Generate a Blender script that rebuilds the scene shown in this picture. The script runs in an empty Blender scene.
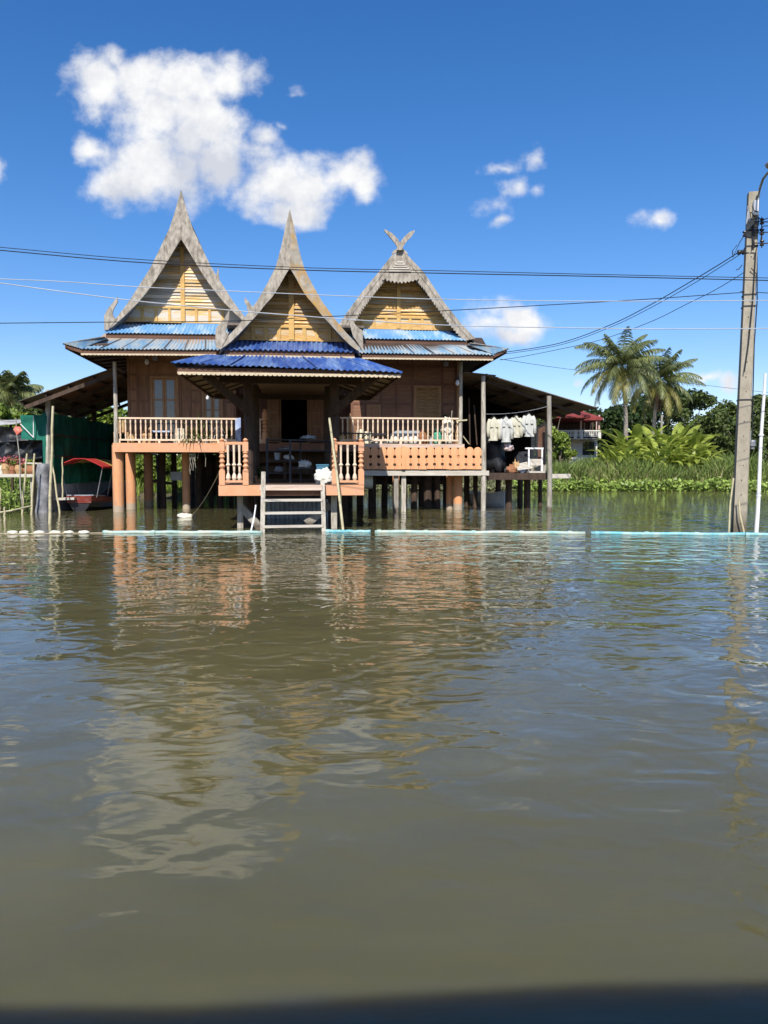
import bpy, math, random
import numpy as np
from mathutils import Vector, Matrix, noise as mnoise
random.seed(7)
rng = np.random.default_rng(11)
R = math.radians
scene = bpy.context.scene
col = scene.collection

# ------------------------------------------------------------------ camera
FPX = 1024*26/36
CAMZ = 1.65
PITCH = math.atan(44/FPX)
cam_d = bpy.data.cameras.new('camera')
cam = bpy.data.objects.new('camera', cam_d)
col.objects.link(cam)
cam.location = (0, 0, CAMZ)
cam.rotation_euler = (math.pi/2 - PITCH, 0, 0)
cam_d.sensor_width = 36
cam_d.sensor_fit = 'AUTO'
cam_d.lens = 26
cam_d.clip_start = 0.05
cam_d.clip_end = 6000
scene.camera = cam


def ray(px, py):
    dx = (px-384)/FPX
    dy = (512-py)/FPX
    c, s = math.cos(PITCH), math.sin(PITCH)
    return Vector((dx, c+dy*s, dy*c-s))


class Frame:
    """a ground frame turned by yaw about the camera's foot: u across, v away"""
    def __init__(self, yaw):
        self.yaw = yaw
        self.w = Vector((math.cos(yaw), math.sin(yaw), 0))
        self.d = Vector((-math.sin(yaw), math.cos(yaw), 0))

    def loc(self, p):                  # world -> frame
        return Vector((p.dot(self.w), p.dot(self.d), p.z))

    def P(self, px, py, v):            # a photo point at depth v
        r = ray(px, py)
        t = v/r.dot(self.d)
        return self.loc(Vector((0, 0, CAMZ))+r*t)

    def G(self, px, py, z=0.0):        # a photo point at height z
        r = ray(px, py)
        t = (z-CAMZ)/r.z
        return self.loc(Vector((0, 0, CAMZ))+r*t)

    def world(self, p):
        return self.w*p[0]+self.d*p[1]+Vector((0, 0, p[2]))


H = Frame(R(6.47))
W = Frame(0.0)

# ------------------------------------------------------------------ materials
MATS = {}


def nodes(name):
    m = bpy.data.materials.new(name)
    m.use_nodes = True
    nt = m.node_tree
    nt.nodes.clear()
    return m, nt


def lnk(nt, a, b):
    nt.links.new(a, b)


def mat(name, c1, c2=None, scale=3.0, stretch=(1, 1, 1), rough=0.75, bump=0.0, bscale=None, spec=0.3,
        c3=None, s3=1.2, t3=0.55, w3=0.12, detail=6, metal=0.0, sub=0.0, trans=0.0, alpha=None, isl=0.0):
    """two colours over stretched noise, a third in patches, with bump"""
    m, nt = nodes(name)
    N = nt.nodes
    out = N.new('ShaderNodeOutputMaterial')
    bs = N.new('ShaderNodeBsdfPrincipled')
    lnk(nt, bs.outputs[0], out.inputs[0])
    tc = N.new('ShaderNodeTexCoord')
    mp = N.new('ShaderNodeMapping')
    mp.inputs['Scale'].default_value = stretch
    lnk(nt, tc.outputs['Object'], mp.inputs[0])
    ns = N.new('ShaderNodeTexNoise')
    ns.inputs['Scale'].default_value = scale
    ns.inputs['Detail'].default_value = detail
    ns.inputs['Roughness'].default_value = 0.65
    lnk(nt, mp.outputs[0], ns.inputs['Vector'])
    c2 = c2 or tuple(x*0.7 for x in c1)
    cr = N.new('ShaderNodeValToRGB')
    cr.color_ramp.elements[0].position = 0.35
    cr.color_ramp.elements[1].position = 0.65
    cr.color_ramp.elements[0].color = (*c2, 1)
    cr.color_ramp.elements[1].color = (*c1, 1)
    lnk(nt, ns.outputs[0], cr.inputs[0])
    colr = cr.outputs[0]
    if c3:
        n3 = N.new('ShaderNodeTexNoise')
        n3.inputs['Scale'].default_value = s3
        n3.inputs['Detail'].default_value = 8
        n3.inputs['Roughness'].default_value = 0.7
        lnk(nt, mp.outputs[0], n3.inputs['Vector'])
        r3 = N.new('ShaderNodeMapRange')
        r3.inputs[1].default_value = t3-w3
        r3.inputs[2].default_value = t3+w3
        lnk(nt, n3.outputs[0], r3.inputs[0])
        mx = N.new('ShaderNodeMix')
        mx.data_type = 'RGBA'
        lnk(nt, r3.outputs[0], mx.inputs[0])
        lnk(nt, colr, mx.inputs[6])
        mx.inputs[7].default_value = (*c3, 1)
        colr = mx.outputs[2]
    if isl:
        ge = N.new('ShaderNodeNewGeometry')
        mr = N.new('ShaderNodeMapRange')
        mr.inputs[3].default_value = 1-isl
        mr.inputs[4].default_value = 1+isl
        lnk(nt, ge.outputs['Random Per Island'], mr.inputs[0])
        vm = N.new('ShaderNodeVectorMath')
        vm.operation = 'SCALE'
        lnk(nt, colr, vm.inputs[0])
        lnk(nt, mr.outputs[0], vm.inputs['Scale'])
        colr = vm.outputs[0]
    lnk(nt, colr, bs.inputs['Base Color'])
    bs.inputs['Roughness'].default_value = rough
    bs.inputs['Specular IOR Level'].default_value = spec
    bs.inputs['Metallic'].default_value = metal
    if bump:
        nb = N.new('ShaderNodeTexNoise')
        nb.inputs['Scale'].default_value = bscale or scale*2.5
        nb.inputs['Detail'].default_value = 5
        lnk(nt, mp.outputs[0], nb.inputs['Vector'])
        bp = N.new('ShaderNodeBump')
        bp.inputs['Strength'].default_value = 1
        bp.inputs['Distance'].default_value = bump
        lnk(nt, nb.outputs[0], bp.inputs['Height'])
        lnk(nt, bp.outputs[0], bs.inputs['Normal'])
    if trans:
        tr = N.new('ShaderNodeBsdfTranslucent')
        lnk(nt, colr, tr.inputs[0])
        ms = N.new('ShaderNodeMixShader')
        ms.inputs[0].default_value = trans
        lnk(nt, bs.outputs[0], ms.inputs[1])
        lnk(nt, tr.outputs[0], ms.inputs[2])
        lnk(nt, ms.outputs[0], out.inputs[0])
    MATS[name] = m
    return m


# weathered grey teak, with and without the remains of yellow stain
mat('grey_wood', (0.47, 0.42, 0.345), (0.22, 0.185, 0.145), 5.5, (1.6, 1, 0.7), 0.85, 0.01, c3=(0.10, 0.085, 0.065), s3=2.2, t3=0.62, detail=9)
mat('grey_wood_ochre', (0.42, 0.385, 0.32), (0.20, 0.17, 0.13), 3.5, (1, 1, 1), 0.85, 0.01, c3=(0.42, 0.25, 0.08), s3=1.1, t3=0.56, w3=0.06, detail=9)
mat('ochre_siding', (0.68, 0.42, 0.14), (0.42, 0.235, 0.07), 3.5, (0.7, 1, 5), 0.75, 0.006, c3=(0.56, 0.47, 0.33), s3=1.3, t3=0.56, w3=0.06, detail=10, isl=0.32)
mat('ochre_siding_pale', (0.68, 0.47, 0.20), (0.50, 0.31, 0.11), 3.0, (0.7, 1, 5), 0.75, 0.006, c3=(0.56, 0.51, 0.43), s3=1.3, t3=0.49, w3=0.06, detail=10, isl=0.28)
mat('ochre_trim', (0.64, 0.40, 0.13), (0.50, 0.30, 0.10), 4.0, (1, 1, 1), 0.7, 0.004)
mat('brown_fascia', (0.15, 0.075, 0.045), (0.09, 0.045, 0.028), 3.0, (0.4, 1, 3), 0.7, 0.003)
mat('cream_trim', (0.62, 0.52, 0.36), (0.5, 0.4, 0.26), 6.0, rough=0.7)
mat('teak_wall', (0.27, 0.135, 0.068), (0.16, 0.08, 0.042), 3.0, (2.5, 2.5, 0.5), 0.55, 0.004, c3=(0.25, 0.13, 0.06), s3=0.7, t3=0.58)
mat('teak_panel', (0.35, 0.18, 0.09), (0.21, 0.105, 0.052), 3.0, (3, 3, 0.4), 0.55, 0.004, isl=0.15)
mat('teak_frame', (0.42, 0.23, 0.11), (0.28, 0.15, 0.07), 4.0, (3, 3, 0.5), 0.5, 0.003)
mat('teak_red', (0.21, 0.098, 0.06), (0.13, 0.06, 0.038), 3.0, (2.5, 2.5, 0.5), 0.55, 0.004)
mat('teak_red_panel', (0.28, 0.14, 0.08), (0.17, 0.085, 0.05), 3.0, (0.5, 3, 6), 0.55, 0.004, isl=0.15)
mat('shutter_wood', (0.38, 0.23, 0.10), (0.25, 0.145, 0.065), 3.0, (1, 1, 5), 0.6, 0.004)
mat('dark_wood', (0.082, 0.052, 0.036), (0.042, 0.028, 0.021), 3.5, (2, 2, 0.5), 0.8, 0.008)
mat('pile_wood', (0.10, 0.065, 0.045), (0.045, 0.03, 0.022), 4.0, (2, 2, 0.5), 0.85, 0.01)
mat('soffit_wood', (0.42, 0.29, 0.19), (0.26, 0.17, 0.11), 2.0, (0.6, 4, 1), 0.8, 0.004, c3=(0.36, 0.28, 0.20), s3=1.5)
mat('orange_paint', (0.72, 0.37, 0.20), (0.62, 0.30, 0.155), 3.0, rough=0.65, bump=0.003, c3=(0.48, 0.27, 0.18), s3=3.0, t3=0.63)
mat('picket_paint', (0.80, 0.40, 0.20), (0.70, 0.32, 0.15), 2.5, (1, 1, 0.5), rough=0.65, bump=0.003, isl=0.08, c3=(0.5, 0.28, 0.16), s3=2.2, t3=0.68)
mat('cream_paint', (0.78, 0.63, 0.47), (0.66, 0.50, 0.36), 5.0, rough=0.6, c3=(0.75, 0.45, 0.28), s3=2.5, t3=0.62)
mat('pale_post', (0.58, 0.54, 0.46), (0.32, 0.28, 0.22), 4.0, (3, 3, 0.5), 0.85, 0.006, c3=(0.16, 0.13, 0.10), s3=2.5, t3=0.62)
mat('grey_post', (0.42, 0.39, 0.33), (0.24, 0.21, 0.17), 5.0, (3, 3, 0.5), 0.88, 0.008, c3=(0.12, 0.10, 0.08), s3=2.5, t3=0.64)
mat('white_plank', (0.62, 0.58, 0.50), (0.45, 0.40, 0.33), 4.0, (0.5, 2, 4), 0.8, 0.005, c3=(0.28, 0.23, 0.18), s3=2.0, t3=0.64)
mat('pink_plank', (0.66, 0.50, 0.40), (0.48, 0.33, 0.25), 3.0, (0.5, 2, 6), 0.8, 0.005, c3=(0.66, 0.60, 0.50), s3=2.0, t3=0.6)
mat('bamboo', (0.62, 0.56, 0.36), (0.44, 0.38, 0.22), 3.0, (3, 3, 1.5), 0.5, 0.003)
mat('blue_sheet_grey', (0.28, 0.41, 0.50), (0.17, 0.31, 0.44), 1.6, (1.6, 0.5, 0.5), 0.5, 0.0, c3=(0.40, 0.42, 0.41), s3=1.6, t3=0.52, w3=0.08, spec=0.5)
mat('blue_sheet_pale', (0.19, 0.39, 0.60), (0.11, 0.29, 0.54), 1.2, (1.6, 0.5, 0.5), 0.45, 0.0, c3=(0.38, 0.47, 0.52), s3=1.2, t3=0.54, w3=0.06, spec=0.5)
mat('blue_sheet', (0.038, 0.105, 0.33), (0.022, 0.062, 0.23), 1.8, (1.6, 0.5, 0.5), 0.45, 0.0, c3=(0.15, 0.23, 0.40), s3=1.7, t3=0.54, w3=0.10, spec=0.5, detail=9)
mat('old_tin', (0.20, 0.175, 0.15), (0.11, 0.085, 0.065), 1.5, (1, 1, 1), 0.55, 0.003, c3=(0.16, 0.085, 0.05), s3=1.2, t3=0.6, metal=0.2)
mat('steep_roof', (0.30, 0.27, 0.24), (0.17, 0.14, 0.12), 2.0, (1, 1, 1), 0.8, 0.01)
mat('glass_dark', (0.035, 0.05, 0.065), (0.02, 0.03, 0.04), 2.0, rough=0.06, spec=0.8)
mat('deep_shade', (0.012, 0.009, 0.008), (0.008, 0.006, 0.005), 2.0, rough=0.9, spec=0.05)  # near-black: darkness of unlit interiors and holes put into the colour
mat('concrete', (0.40, 0.355, 0.275), (0.28, 0.245, 0.185), 6.0, (1, 1, 0.6), 0.92, 0.006, c3=(0.16, 0.135, 0.10), s3=3.0, t3=0.66, detail=10)
mat('grey_wall', (0.30, 0.31, 0.33), (0.22, 0.23, 0.24), 2.0, rough=0.9, bump=0.003)
mat('grey_cloth', (0.30, 0.30, 0.31), (0.12, 0.12, 0.13), 3.5, (1, 1, 0.7), 0.8, 0.05, bscale=5)
mat('black_tarp', (0.022, 0.024, 0.028), (0.012, 0.013, 0.015), 2.0, rough=0.5, bump=0.05, bscale=3, spec=0.4)
mat('silver_tarp', (0.42, 0.42, 0.42), (0.28, 0.28, 0.29), 3.0, rough=0.6, bump=0.02)
mat('green_net', (0.022, 0.21, 0.125), (0.009, 0.10, 0.062), 1.6, (1, 1, 0.5), 0.8, 0.04, trans=0.35)
mat('green_net_lit', (0.035, 0.27, 0.19), (0.02, 0.18, 0.125), 2.0, (1, 1, 1), 0.8, 0.02, trans=0.4)
mat('pipe_blue', (0.15, 0.48, 0.54), (0.10, 0.37, 0.44), 2.0, (1, 1, 1), 0.45, 0.0, c3=(0.46, 0.56, 0.50), s3=2.2, t3=0.55, detail=9)
mat('pipe_pale', (0.30, 0.53, 0.50), (0.18, 0.38, 0.37), 3.0, (1, 1, 1), 0.6, 0.0, c3=(0.50, 0.53, 0.43), s3=2.6, t3=0.48, detail=9)
mat('foam_white', (0.72, 0.70, 0.58), (0.58, 0.55, 0.43), 5.0, rough=0.8, bump=0.004)
mat('white_pvc', (0.80, 0.80, 0.80), (0.68, 0.68, 0.66), 3.0, rough=0.4)
mat('white_cloth', (0.78, 0.76, 0.68), (0.62, 0.60, 0.52), 4.0, rough=0.9, bump=0.02, bscale=6, c3=(0.45, 0.42, 0.36), s3=3.0, t3=0.68)
mat('pale_cloth', (0.58, 0.58, 0.54), (0.46, 0.46, 0.43), 3.0, (2, 2, 1), rough=0.9, bump=0.03, bscale=5)
mat('cream_cloth', (0.62, 0.59, 0.47), (0.50, 0.47, 0.36), 3.0, (2, 2, 1), rough=0.9, bump=0.02, bscale=5)
mat('pink_cloth', (0.62, 0.42, 0.40), (0.7, 0.62, 0.58), 5.0, rough=0.9, bump=0.01)
mat('boat_red', (0.22, 0.035, 0.025), (0.12, 0.022, 0.016), 3.0, (0.5, 0.5, 3), 0.35, 0.003, c3=(0.30, 0.20, 0.14), s3=2.5, t3=0.64)
mat('boat_dark', (0.03, 0.03, 0.035), (0.018, 0.018, 0.022), 2.0, rough=0.4)
mat('canopy_red', (0.55, 0.045, 0.04), (0.42, 0.03, 0.028), 2.5, rough=0.7, bump=0.01, trans=0.15)
mat('canopy_yellow', (0.72, 0.50, 0.12), (0.6, 0.38, 0.08), 2.5, rough=0.7, bump=0.01, trans=0.15)
mat('boat_white', (0.72, 0.74, 0.74), (0.56, 0.58, 0.60), 2.5, rough=0.5)
mat('dark_metal', (0.05, 0.055, 0.06), (0.03, 0.03, 0.035), 4.0, rough=0.5, metal=0.4)
mat('grey_metal', (0.36, 0.37, 0.38), (0.24, 0.25, 0.26), 4.0, rough=0.45, metal=0.5)
mat('insulator', (0.045, 0.035, 0.032), (0.03, 0.025, 0.022), 4.0, rough=0.25)
mat('cable_black', (0.02, 0.02, 0.022), (0.014, 0.014, 0.015), 2.0, rough=0.5)
mat('cable_white', (0.45, 0.48, 0.52), (0.36, 0.39, 0.43), 2.0, rough=0.5)
mat('green_tank', (0.10, 0.42, 0.28), (0.06, 0.30, 0.20), 4.0, rough=0.5, c3=(0.42, 0.55, 0.45), s3=3.0, t3=0.58)
mat('blue_plastic', (0.10, 0.26, 0.36), (0.06, 0.17, 0.26), 3.0, rough=0.4)
mat('clear_plastic', (0.42, 0.46, 0.50), (0.30, 0.34, 0.38), 3.0, rough=0.3)
mat('pale_blue', (0.48, 0.58, 0.78), (0.38, 0.48, 0.68), 3.0, rough=0.5)
mat('blue_cloth', (0.05, 0.14, 0.45), (0.6, 0.65, 0.72), 2.2, (4, 4, 0.3), rough=0.9)
mat('yellow_plastic', (0.70, 0.60, 0.28), (0.6, 0.5, 0.2), 3.0, rough=0.5)
mat('cream_plastic', (0.78, 0.74, 0.58), (0.66, 0.62, 0.46), 3.0, rough=0.5)
mat('brown_clay', (0.38, 0.17, 0.085), (0.25, 0.11, 0.055), 4.0, rough=0.8, bump=0.01)
mat('tan_wood', (0.55, 0.36, 0.18), (0.36, 0.21, 0.10), 4.0, (3, 3, 1), 0.75, 0.004)
mat('red_sign', (0.60, 0.13, 0.08), (0.45, 0.09, 0.06), 8.0, rough=0.6, c3=(0.7, 0.45, 0.35), s3=6, t3=0.6)
mat('red_tile', (0.27, 0.05, 0.045), (0.17, 0.035, 0.03), 2.0, rough=0.7, bump=0.02)
mat('white_wall', (0.72, 0.70, 0.64), (0.60, 0.58, 0.52), 0.8, rough=0.85)
mat('pink_wall', (0.62, 0.42, 0.38), (0.5, 0.34, 0.30), 0.8, rough=0.85)
mat('bark', (0.22, 0.18, 0.14), (0.12, 0.095, 0.07), 3.0, (1, 1, 3), 0.9, 0.02)
mat('palm_bark', (0.34, 0.30, 0.25), (0.20, 0.17, 0.14), 2.0, (0.5, 0.5, 5), 0.9, 0.03)
mat('leaf_dark', (0.045, 0.075, 0.018), (0.022, 0.042, 0.010), 0.6, rough=0.55, trans=0.25, isl=0.5, spec=0.3)
mat('leaf_mid', (0.12, 0.155, 0.04), (0.06, 0.09, 0.024), 0.6, rough=0.55, trans=0.28, isl=0.5, spec=0.3)
mat('leaf_bright', (0.25, 0.32, 0.05), (0.15, 0.22, 0.035), 0.8, rough=0.5, trans=0.35, isl=0.4, spec=0.4)
mat('leaf_yellow', (0.40, 0.38, 0.15), (0.20, 0.22, 0.07), 0.8, rough=0.55, trans=0.3, isl=0.5)
mat('banana_leaf', (0.42, 0.47, 0.085), (0.28, 0.35, 0.06), 0.8, rough=0.4, trans=0.4, isl=0.25, spec=0.4)
mat('banana_stem', (0.22, 0.24, 0.09), (0.14, 0.11, 0.05), 2.0, (1, 1, 0.5), rough=0.6)
mat('palm_leaf', (0.21, 0.235, 0.085), (0.12, 0.145, 0.05), 0.7, rough=0.45, trans=0.25, isl=0.5, spec=0.5)
mat('palm_leaf_yellow', (0.30, 0.27, 0.07), (0.16, 0.17, 0.045), 0.7, rough=0.5, trans=0.25, isl=0.4, spec=0.4)
mat('palm_dead', (0.30, 0.21, 0.14), (0.19, 0.12, 0.08), 1.0, rough=0.85, isl=0.4)
mat('reed', (0.27, 0.34, 0.09), (0.13, 0.19, 0.045), 0.5, rough=0.55, trans=0.3, isl=0.5)
mat('dead_reed', (0.42, 0.36, 0.20), (0.28, 0.22, 0.11), 0.5, rough=0.8, isl=0.4)
mat('dry_grass', (0.26, 0.26, 0.13), (0.14, 0.15, 0.07), 0.5, rough=0.6, trans=0.25, isl=0.5)
mat('hyacinth', (0.33, 0.43, 0.09), (0.19, 0.28, 0.055), 0.7, rough=0.45, trans=0.3, isl=0.4, spec=0.4)
mat('flower_pink', (0.55, 0.16, 0.18), (0.42, 0.10, 0.12), 4.0, rough=0.8, isl=0.3)
mat('dry_root', (0.40, 0.37, 0.30), (0.28, 0.25, 0.20), 4.0, rough=0.9)
mat('soil', (0.13, 0.10, 0.06), (0.075, 0.075, 0.035), 0.3, rough=0.95, bump=0.05)
M = MATS


def stain(m, z0, z1, c):
    """a waterline stain at a fixed height above the thing's base"""
    nt = m.node_tree
    bs = [n for n in nt.nodes if n.type == 'BSDF_PRINCIPLED'][0]
    src = bs.inputs['Base Color'].links[0].from_socket
    tc = nt.nodes.new('ShaderNodeNewGeometry')
    sx = nt.nodes.new('ShaderNodeSeparateXYZ')
    lnk(nt, tc.outputs['Position'], sx.inputs[0])
    nz = nt.nodes.new('ShaderNodeTexNoise')
    nz.inputs['Scale'].default_value = 6
    ad = nt.nodes.new('ShaderNodeMath')
    ad.operation = 'MULTIPLY_ADD'
    lnk(nt, nz.outputs[0], ad.inputs[0])
    ad.inputs[1].default_value = 0.12
    lnk(nt, sx.outputs[2], ad.inputs[2])
    mr = nt.nodes.new('ShaderNodeMapRange')
    mr.inputs[1].default_value = z1+0.06
    mr.inputs[2].default_value = z0+0.06
    lnk(nt, ad.outputs[0], mr.inputs[0])
    mx = nt.nodes.new('ShaderNodeMix')
    mx.data_type = 'RGBA'
    lnk(nt, mr.outputs[0], mx.inputs[0])
    lnk(nt, src, mx.inputs[6])
    mx.inputs[7].default_value = (*c, 1)
    lnk(nt, mx.outputs[2], bs.inputs['Base Color'])


mat('orange_column', (0.72, 0.35, 0.17), (0.58, 0.27, 0.125), 2.5, (1, 1, 0.4), rough=0.7, bump=0.004, c3=(0.46, 0.26, 0.16), s3=2.2, t3=0.60)
stain(M['orange_column'], 0.20, 0.28, (0.42, 0.33, 0.24))
stain(M['concrete'], 0.15, 0.6, (0.13, 0.11, 0.08))
stain(M['grey_post'], 0.12, 0.2, (0.15, 0.12, 0.09))

# ------------------------------------------------------------------ mesh helpers
ORG = {}


class MB:
    def __init__(self):
        self.v = []
        self.f = []

    def add(self, vs, fs):
        o = len(self.v)
        self.v += [tuple(p) for p in vs]
        self.f += [tuple(i+o for i in f) for f in fs]
        return self

    def box(self, a, b):
        x0, x1 = sorted((a[0], b[0]))
        y0, y1 = sorted((a[1], b[1]))
        z0, z1 = sorted((a[2], b[2]))
        vs = [(x0, y0, z0), (x1, y0, z0), (x1, y1, z0), (x0, y1, z0), (x0, y0, z1), (x1, y0, z1), (x1, y1, z1), (x0, y1, z1)]
        return self.add(vs, [(0, 3, 2, 1), (4, 5, 6, 7), (0, 1, 5, 4), (1, 2, 6, 5), (2, 3, 7, 6), (3, 0, 4, 7)])

    def bar(self, p0, p1, w, h=None, up=(0, 0, 1)):
        """a squared timber from p0 to p1"""
        h = h or w
        p0, p1 = Vector(p0), Vector(p1)
        d = (p1-p0).normalized()
        up = Vector(up)
        if abs(d.dot(up)) > 0.95:
            up = Vector((0, 1, 0))
        s = d.cross(up).normalized()
        t = s.cross(d).normalized()
        s *= w/2
        t *= h/2
        vs = [p+a*s+b*t for p in (p0, p1) for a, b in ((-1, -1), (1, -1), (1, 1), (-1, 1))]
        return self.add(vs, [(0, 1, 2, 3), (7, 6, 5, 4), (0, 4, 5, 1), (1, 5, 6, 2), (2, 6, 7, 3), (3, 7, 4, 0)])

    def tube(self, pts, r, n=8, cap=True, wob=0.0):
        pts = [Vector(p) for p in pts]
        if not hasattr(r, '__len__'):
            r = [r]*len(pts)
        rings = []
        for i, p in enumerate(pts):
            d = (pts[min(i+1, len(pts)-1)]-pts[max(i-1, 0)]).normalized()
            a = Vector((0, 0, 1)) if abs(d.z) < 0.9 else Vector((1, 0, 0))
            s = d.cross(a).normalized()
            t = d.cross(s).normalized()
            rr = r[i]*(1+random.uniform(-wob, wob))
            rings.append([p+(s*math.cos(k/n*2*math.pi)+t*math.sin(k/n*2*math.pi))*rr for k in range(n)])
        vs = [q for g in rings for q in g]
        fs = []
        for i in range(len(pts)-1):
            for k in range(n):
                a, b = i*n+k, i*n+(k+1) % n
                fs.append((a, b, b+n, a+n))
        if cap:
            fs.append(tuple(range(n))[::-1])
            fs.append(tuple((len(pts)-1)*n+k for k in range(n)))
        return self.add(vs, fs)

    def lathe(self, x, y, prof, n=10):
        """prof: (r, z) from bottom to top"""
        vs = [(x+r*math.cos(k/n*2*math.pi), y+r*math.sin(k/n*2*math.pi), z) for r, z in prof for k in range(n)]
        fs = []
        for i in range(len(prof)-1):
            for k in range(n):
                a, b = i*n+k, i*n+(k+1) % n
                fs.append((a, b, b+n, a+n))
        fs.append(tuple(range(n))[::-1])
        fs.append(tuple((len(prof)-1)*n+k for k in range(n)))
        return self.add(vs, fs)

    def prism(self, pts, dv):
        """outline (list of Vector, in the u-z plane mostly) pushed by vector dv"""
        dv = Vector(dv)
        n = len(pts)
        vs = [Vector(p) for p in pts]+[Vector(p)+dv for p in pts]
        fs = [tuple(range(n)), tuple(range(2*n-1, n-1, -1))]
        for i in range(n):
            j = (i+1) % n
            fs.append((i, i+n, j+n, j))
        return self.add(vs, fs)

    def strip(self, A, B, dv):
        """a solid band between two equal-length lines A and B, thickness dv"""
        dv = Vector(dv)
        n = len(A)
        vs = [Vector(p) for p in A]+[Vector(p) for p in B]+[Vector(p)+dv for p in A]+[Vector(p)+dv for p in B]
        fs = []
        for i in range(n-1):
            fs.append((i, i+1, n+i+1, n+i))
            fs.append((2*n+i, 3*n+i, 3*n+i+1, 2*n+i+1))
            fs.append((i, 2*n+i, 2*n+i+1, i+1))
            fs.append((n+i, n+i+1, 3*n+i+1, 3*n+i))
        fs.append((0, n, 3*n, 2*n))
        fs.append((n-1, 3*n-1, 4*n-1, 2*n-1))
        return self.add(vs, fs)

    def quad(self, a, b, c, d):
        return self.add([a, b, c, d], [(0, 1, 2, 3)])

    def sheet(self, a, b, c, d, waves, amp, rows=1, t=0.012, sag=0.0, per=6):
        """corrugated sheet: a-b across the waves, a-d and b-c down the slope; a solid of thickness t"""
        a, b, c, d = map(Vector, (a, b, c, d))
        n = (b-a).cross(d-a).normalized()
        if n.z < 0:
            n = -n
        nu = max(2, int(waves*per))
        vs = []
        for lay in (0, 1):
            for j in range(rows+1):
                s = j/rows
                for i in range(nu+1):
                    q = i/nu
                    p = (a*(1-q)+b*q)*(1-s)+(d*(1-q)+c*q)*s
                    hh = amp*math.sin(q*waves*2*math.pi)
                    jit = sag*mnoise.noise(Vector((p.x*0.9, p.y*0.9, 3.1)))
                    vs.append(p+n*(hh+jit-lay*t))
        L = (rows+1)*(nu+1)
        fs = []
        for j in range(rows):
            for i in range(nu):
                k = j*(nu+1)+i
                fs.append((k, k+1, k+nu+2, k+nu+1))
                fs.append((L+k, L+k+nu+1, L+k+nu+2, L+k+1))
        for i in range(nu):
            for j in (0, rows):
                k = j*(nu+1)+i
                fs.append((k, L+k, L+k+1, k+1))
        for j in range(rows):
            for i in (0, nu):
                k = j*(nu+1)+i
                fs.append((k, k+nu+1, L+k+nu+1, L+k))
        return self.add(vs, fs)

    def lump(self, c, r, seed=0, amp=0.25, n=12, m=8, freq=1.6):
        """an uneven soft bundle"""
        c = Vector(c)
        vs = []
        for j in range(m+1):
            th = math.pi*j/m
            for k in range(n):
                ph = 2*math.pi*k/n
                d = Vector((math.sin(th)*math.cos(ph), math.sin(th)*math.sin(ph), math.cos(th)))
                s = 1+amp*mnoise.noise(d*freq+Vector((seed*3.7, seed*1.3, 0)))*2
                zz = d.z*r[2]*s
                if zz < -r[2]*0.7:
                    zz = -r[2]*0.7
                vs.append(c+Vector((d.x*r[0]*s, d.y*r[1]*s, zz)))
        fs = []
        for j in range(m):
            for k in range(n):
                a, b = j*n+k, j*n+(k+1) % n
                fs.append((a, a+n, b+n, b))
        return self.add(vs, fs)

    def build(self, name, m, parent=None, fr=W, origin=None, smooth=False):
        me = bpy.data.meshes.new(name)
        if parent is not None:
            o0 = ORG[parent.name]
        else:
            if origin is None:
                xs = [p[0] for p in self.v]
                ys = [p[1] for p in self.v]
                zs = [p[2] for p in self.v]
                origin = ((min(xs)+max(xs))/2, (min(ys)+max(ys))/2, min(zs))
            o0 = Vector(origin)
        me.from_pydata([(p[0]-o0[0], p[1]-o0[1], p[2]-o0[2]) for p in self.v], [], self.f)
        me.update()
        if smooth:
            me.polygons.foreach_set('use_smooth', [True]*len(me.polygons))
        me.materials.append(M[m])
        ob = bpy.data.objects.new(name, me)
        col.objects.link(ob)
        if parent is not None:
            ob.parent = parent
        else:
            ob.location = fr.world(o0)
            ob.rotation_euler = (0, 0, fr.yaw)
        ORG[ob.name] = o0
        return ob


def tag(o, label=None, cat=None, group=None, kind=None):
    if label:
        o['label'] = label
    if cat:
        o['category'] = cat
    if group:
        o['group'] = group
    if kind:
        o['kind'] = kind
    return o


def thing(name, origin, label, cat, fr=W, group=None):
    o = bpy.data.objects.new(name, None)
    col.objects.link(o)
    o.empty_display_size = 0.3
    o0 = Vector(origin)
    o.location = fr.world(o0)
    o.rotation_euler = (0, 0, fr.yaw)
    ORG[o.name] = o0
    return tag(o, label, cat, group)


def dup_part(src, parent, off):
    """a copy of a part, moved by off inside the same thing"""
    c = src.copy()
    col.objects.link(c)
    c.parent = parent
    c.location = Vector(src.location)+Vector(off)
    if src.name.startswith('baluster'):
        c.location.x += random.uniform(-.008, .008)
    return c


def npmesh(name, V, m, nper=4, parent=None, loc=(0, 0, 0)):
    """many small polygons of nper corners: V is (n, nper, 3)"""
    V = np.asarray(V, dtype=np.float32)
    n = V.shape[0]
    me = bpy.data.meshes.new(name)
    me.vertices.add(n*nper)
    me.vertices.foreach_set('co', V.reshape(-1))
    me.loops.add(n*nper)
    me.loops.foreach_set('vertex_index', np.arange(n*nper, dtype=np.int32))
    me.polygons.add(n)
    me.polygons.foreach_set('loop_start', np.arange(0, n*nper, nper, dtype=np.int32))
    me.polygons.foreach_set('loop_total', np.full(n, nper, dtype=np.int32))
    me.update(calc_edges=True)
    me.materials.append(M[m])
    ob = bpy.data.objects.new(name, me)
    col.objects.link(ob)
    ob.location = loc
    if parent is not None:
        ob.parent = parent
    ORG[ob.name] = Vector((0, 0, 0))
    return ob

# ================================================================== HOUSE
def pxl(L, v, fr=H):
    return [fr.P(x, y, v) for x, y in L]


def lerp(a, b, t):
    return a+(b-a)*t


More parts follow.
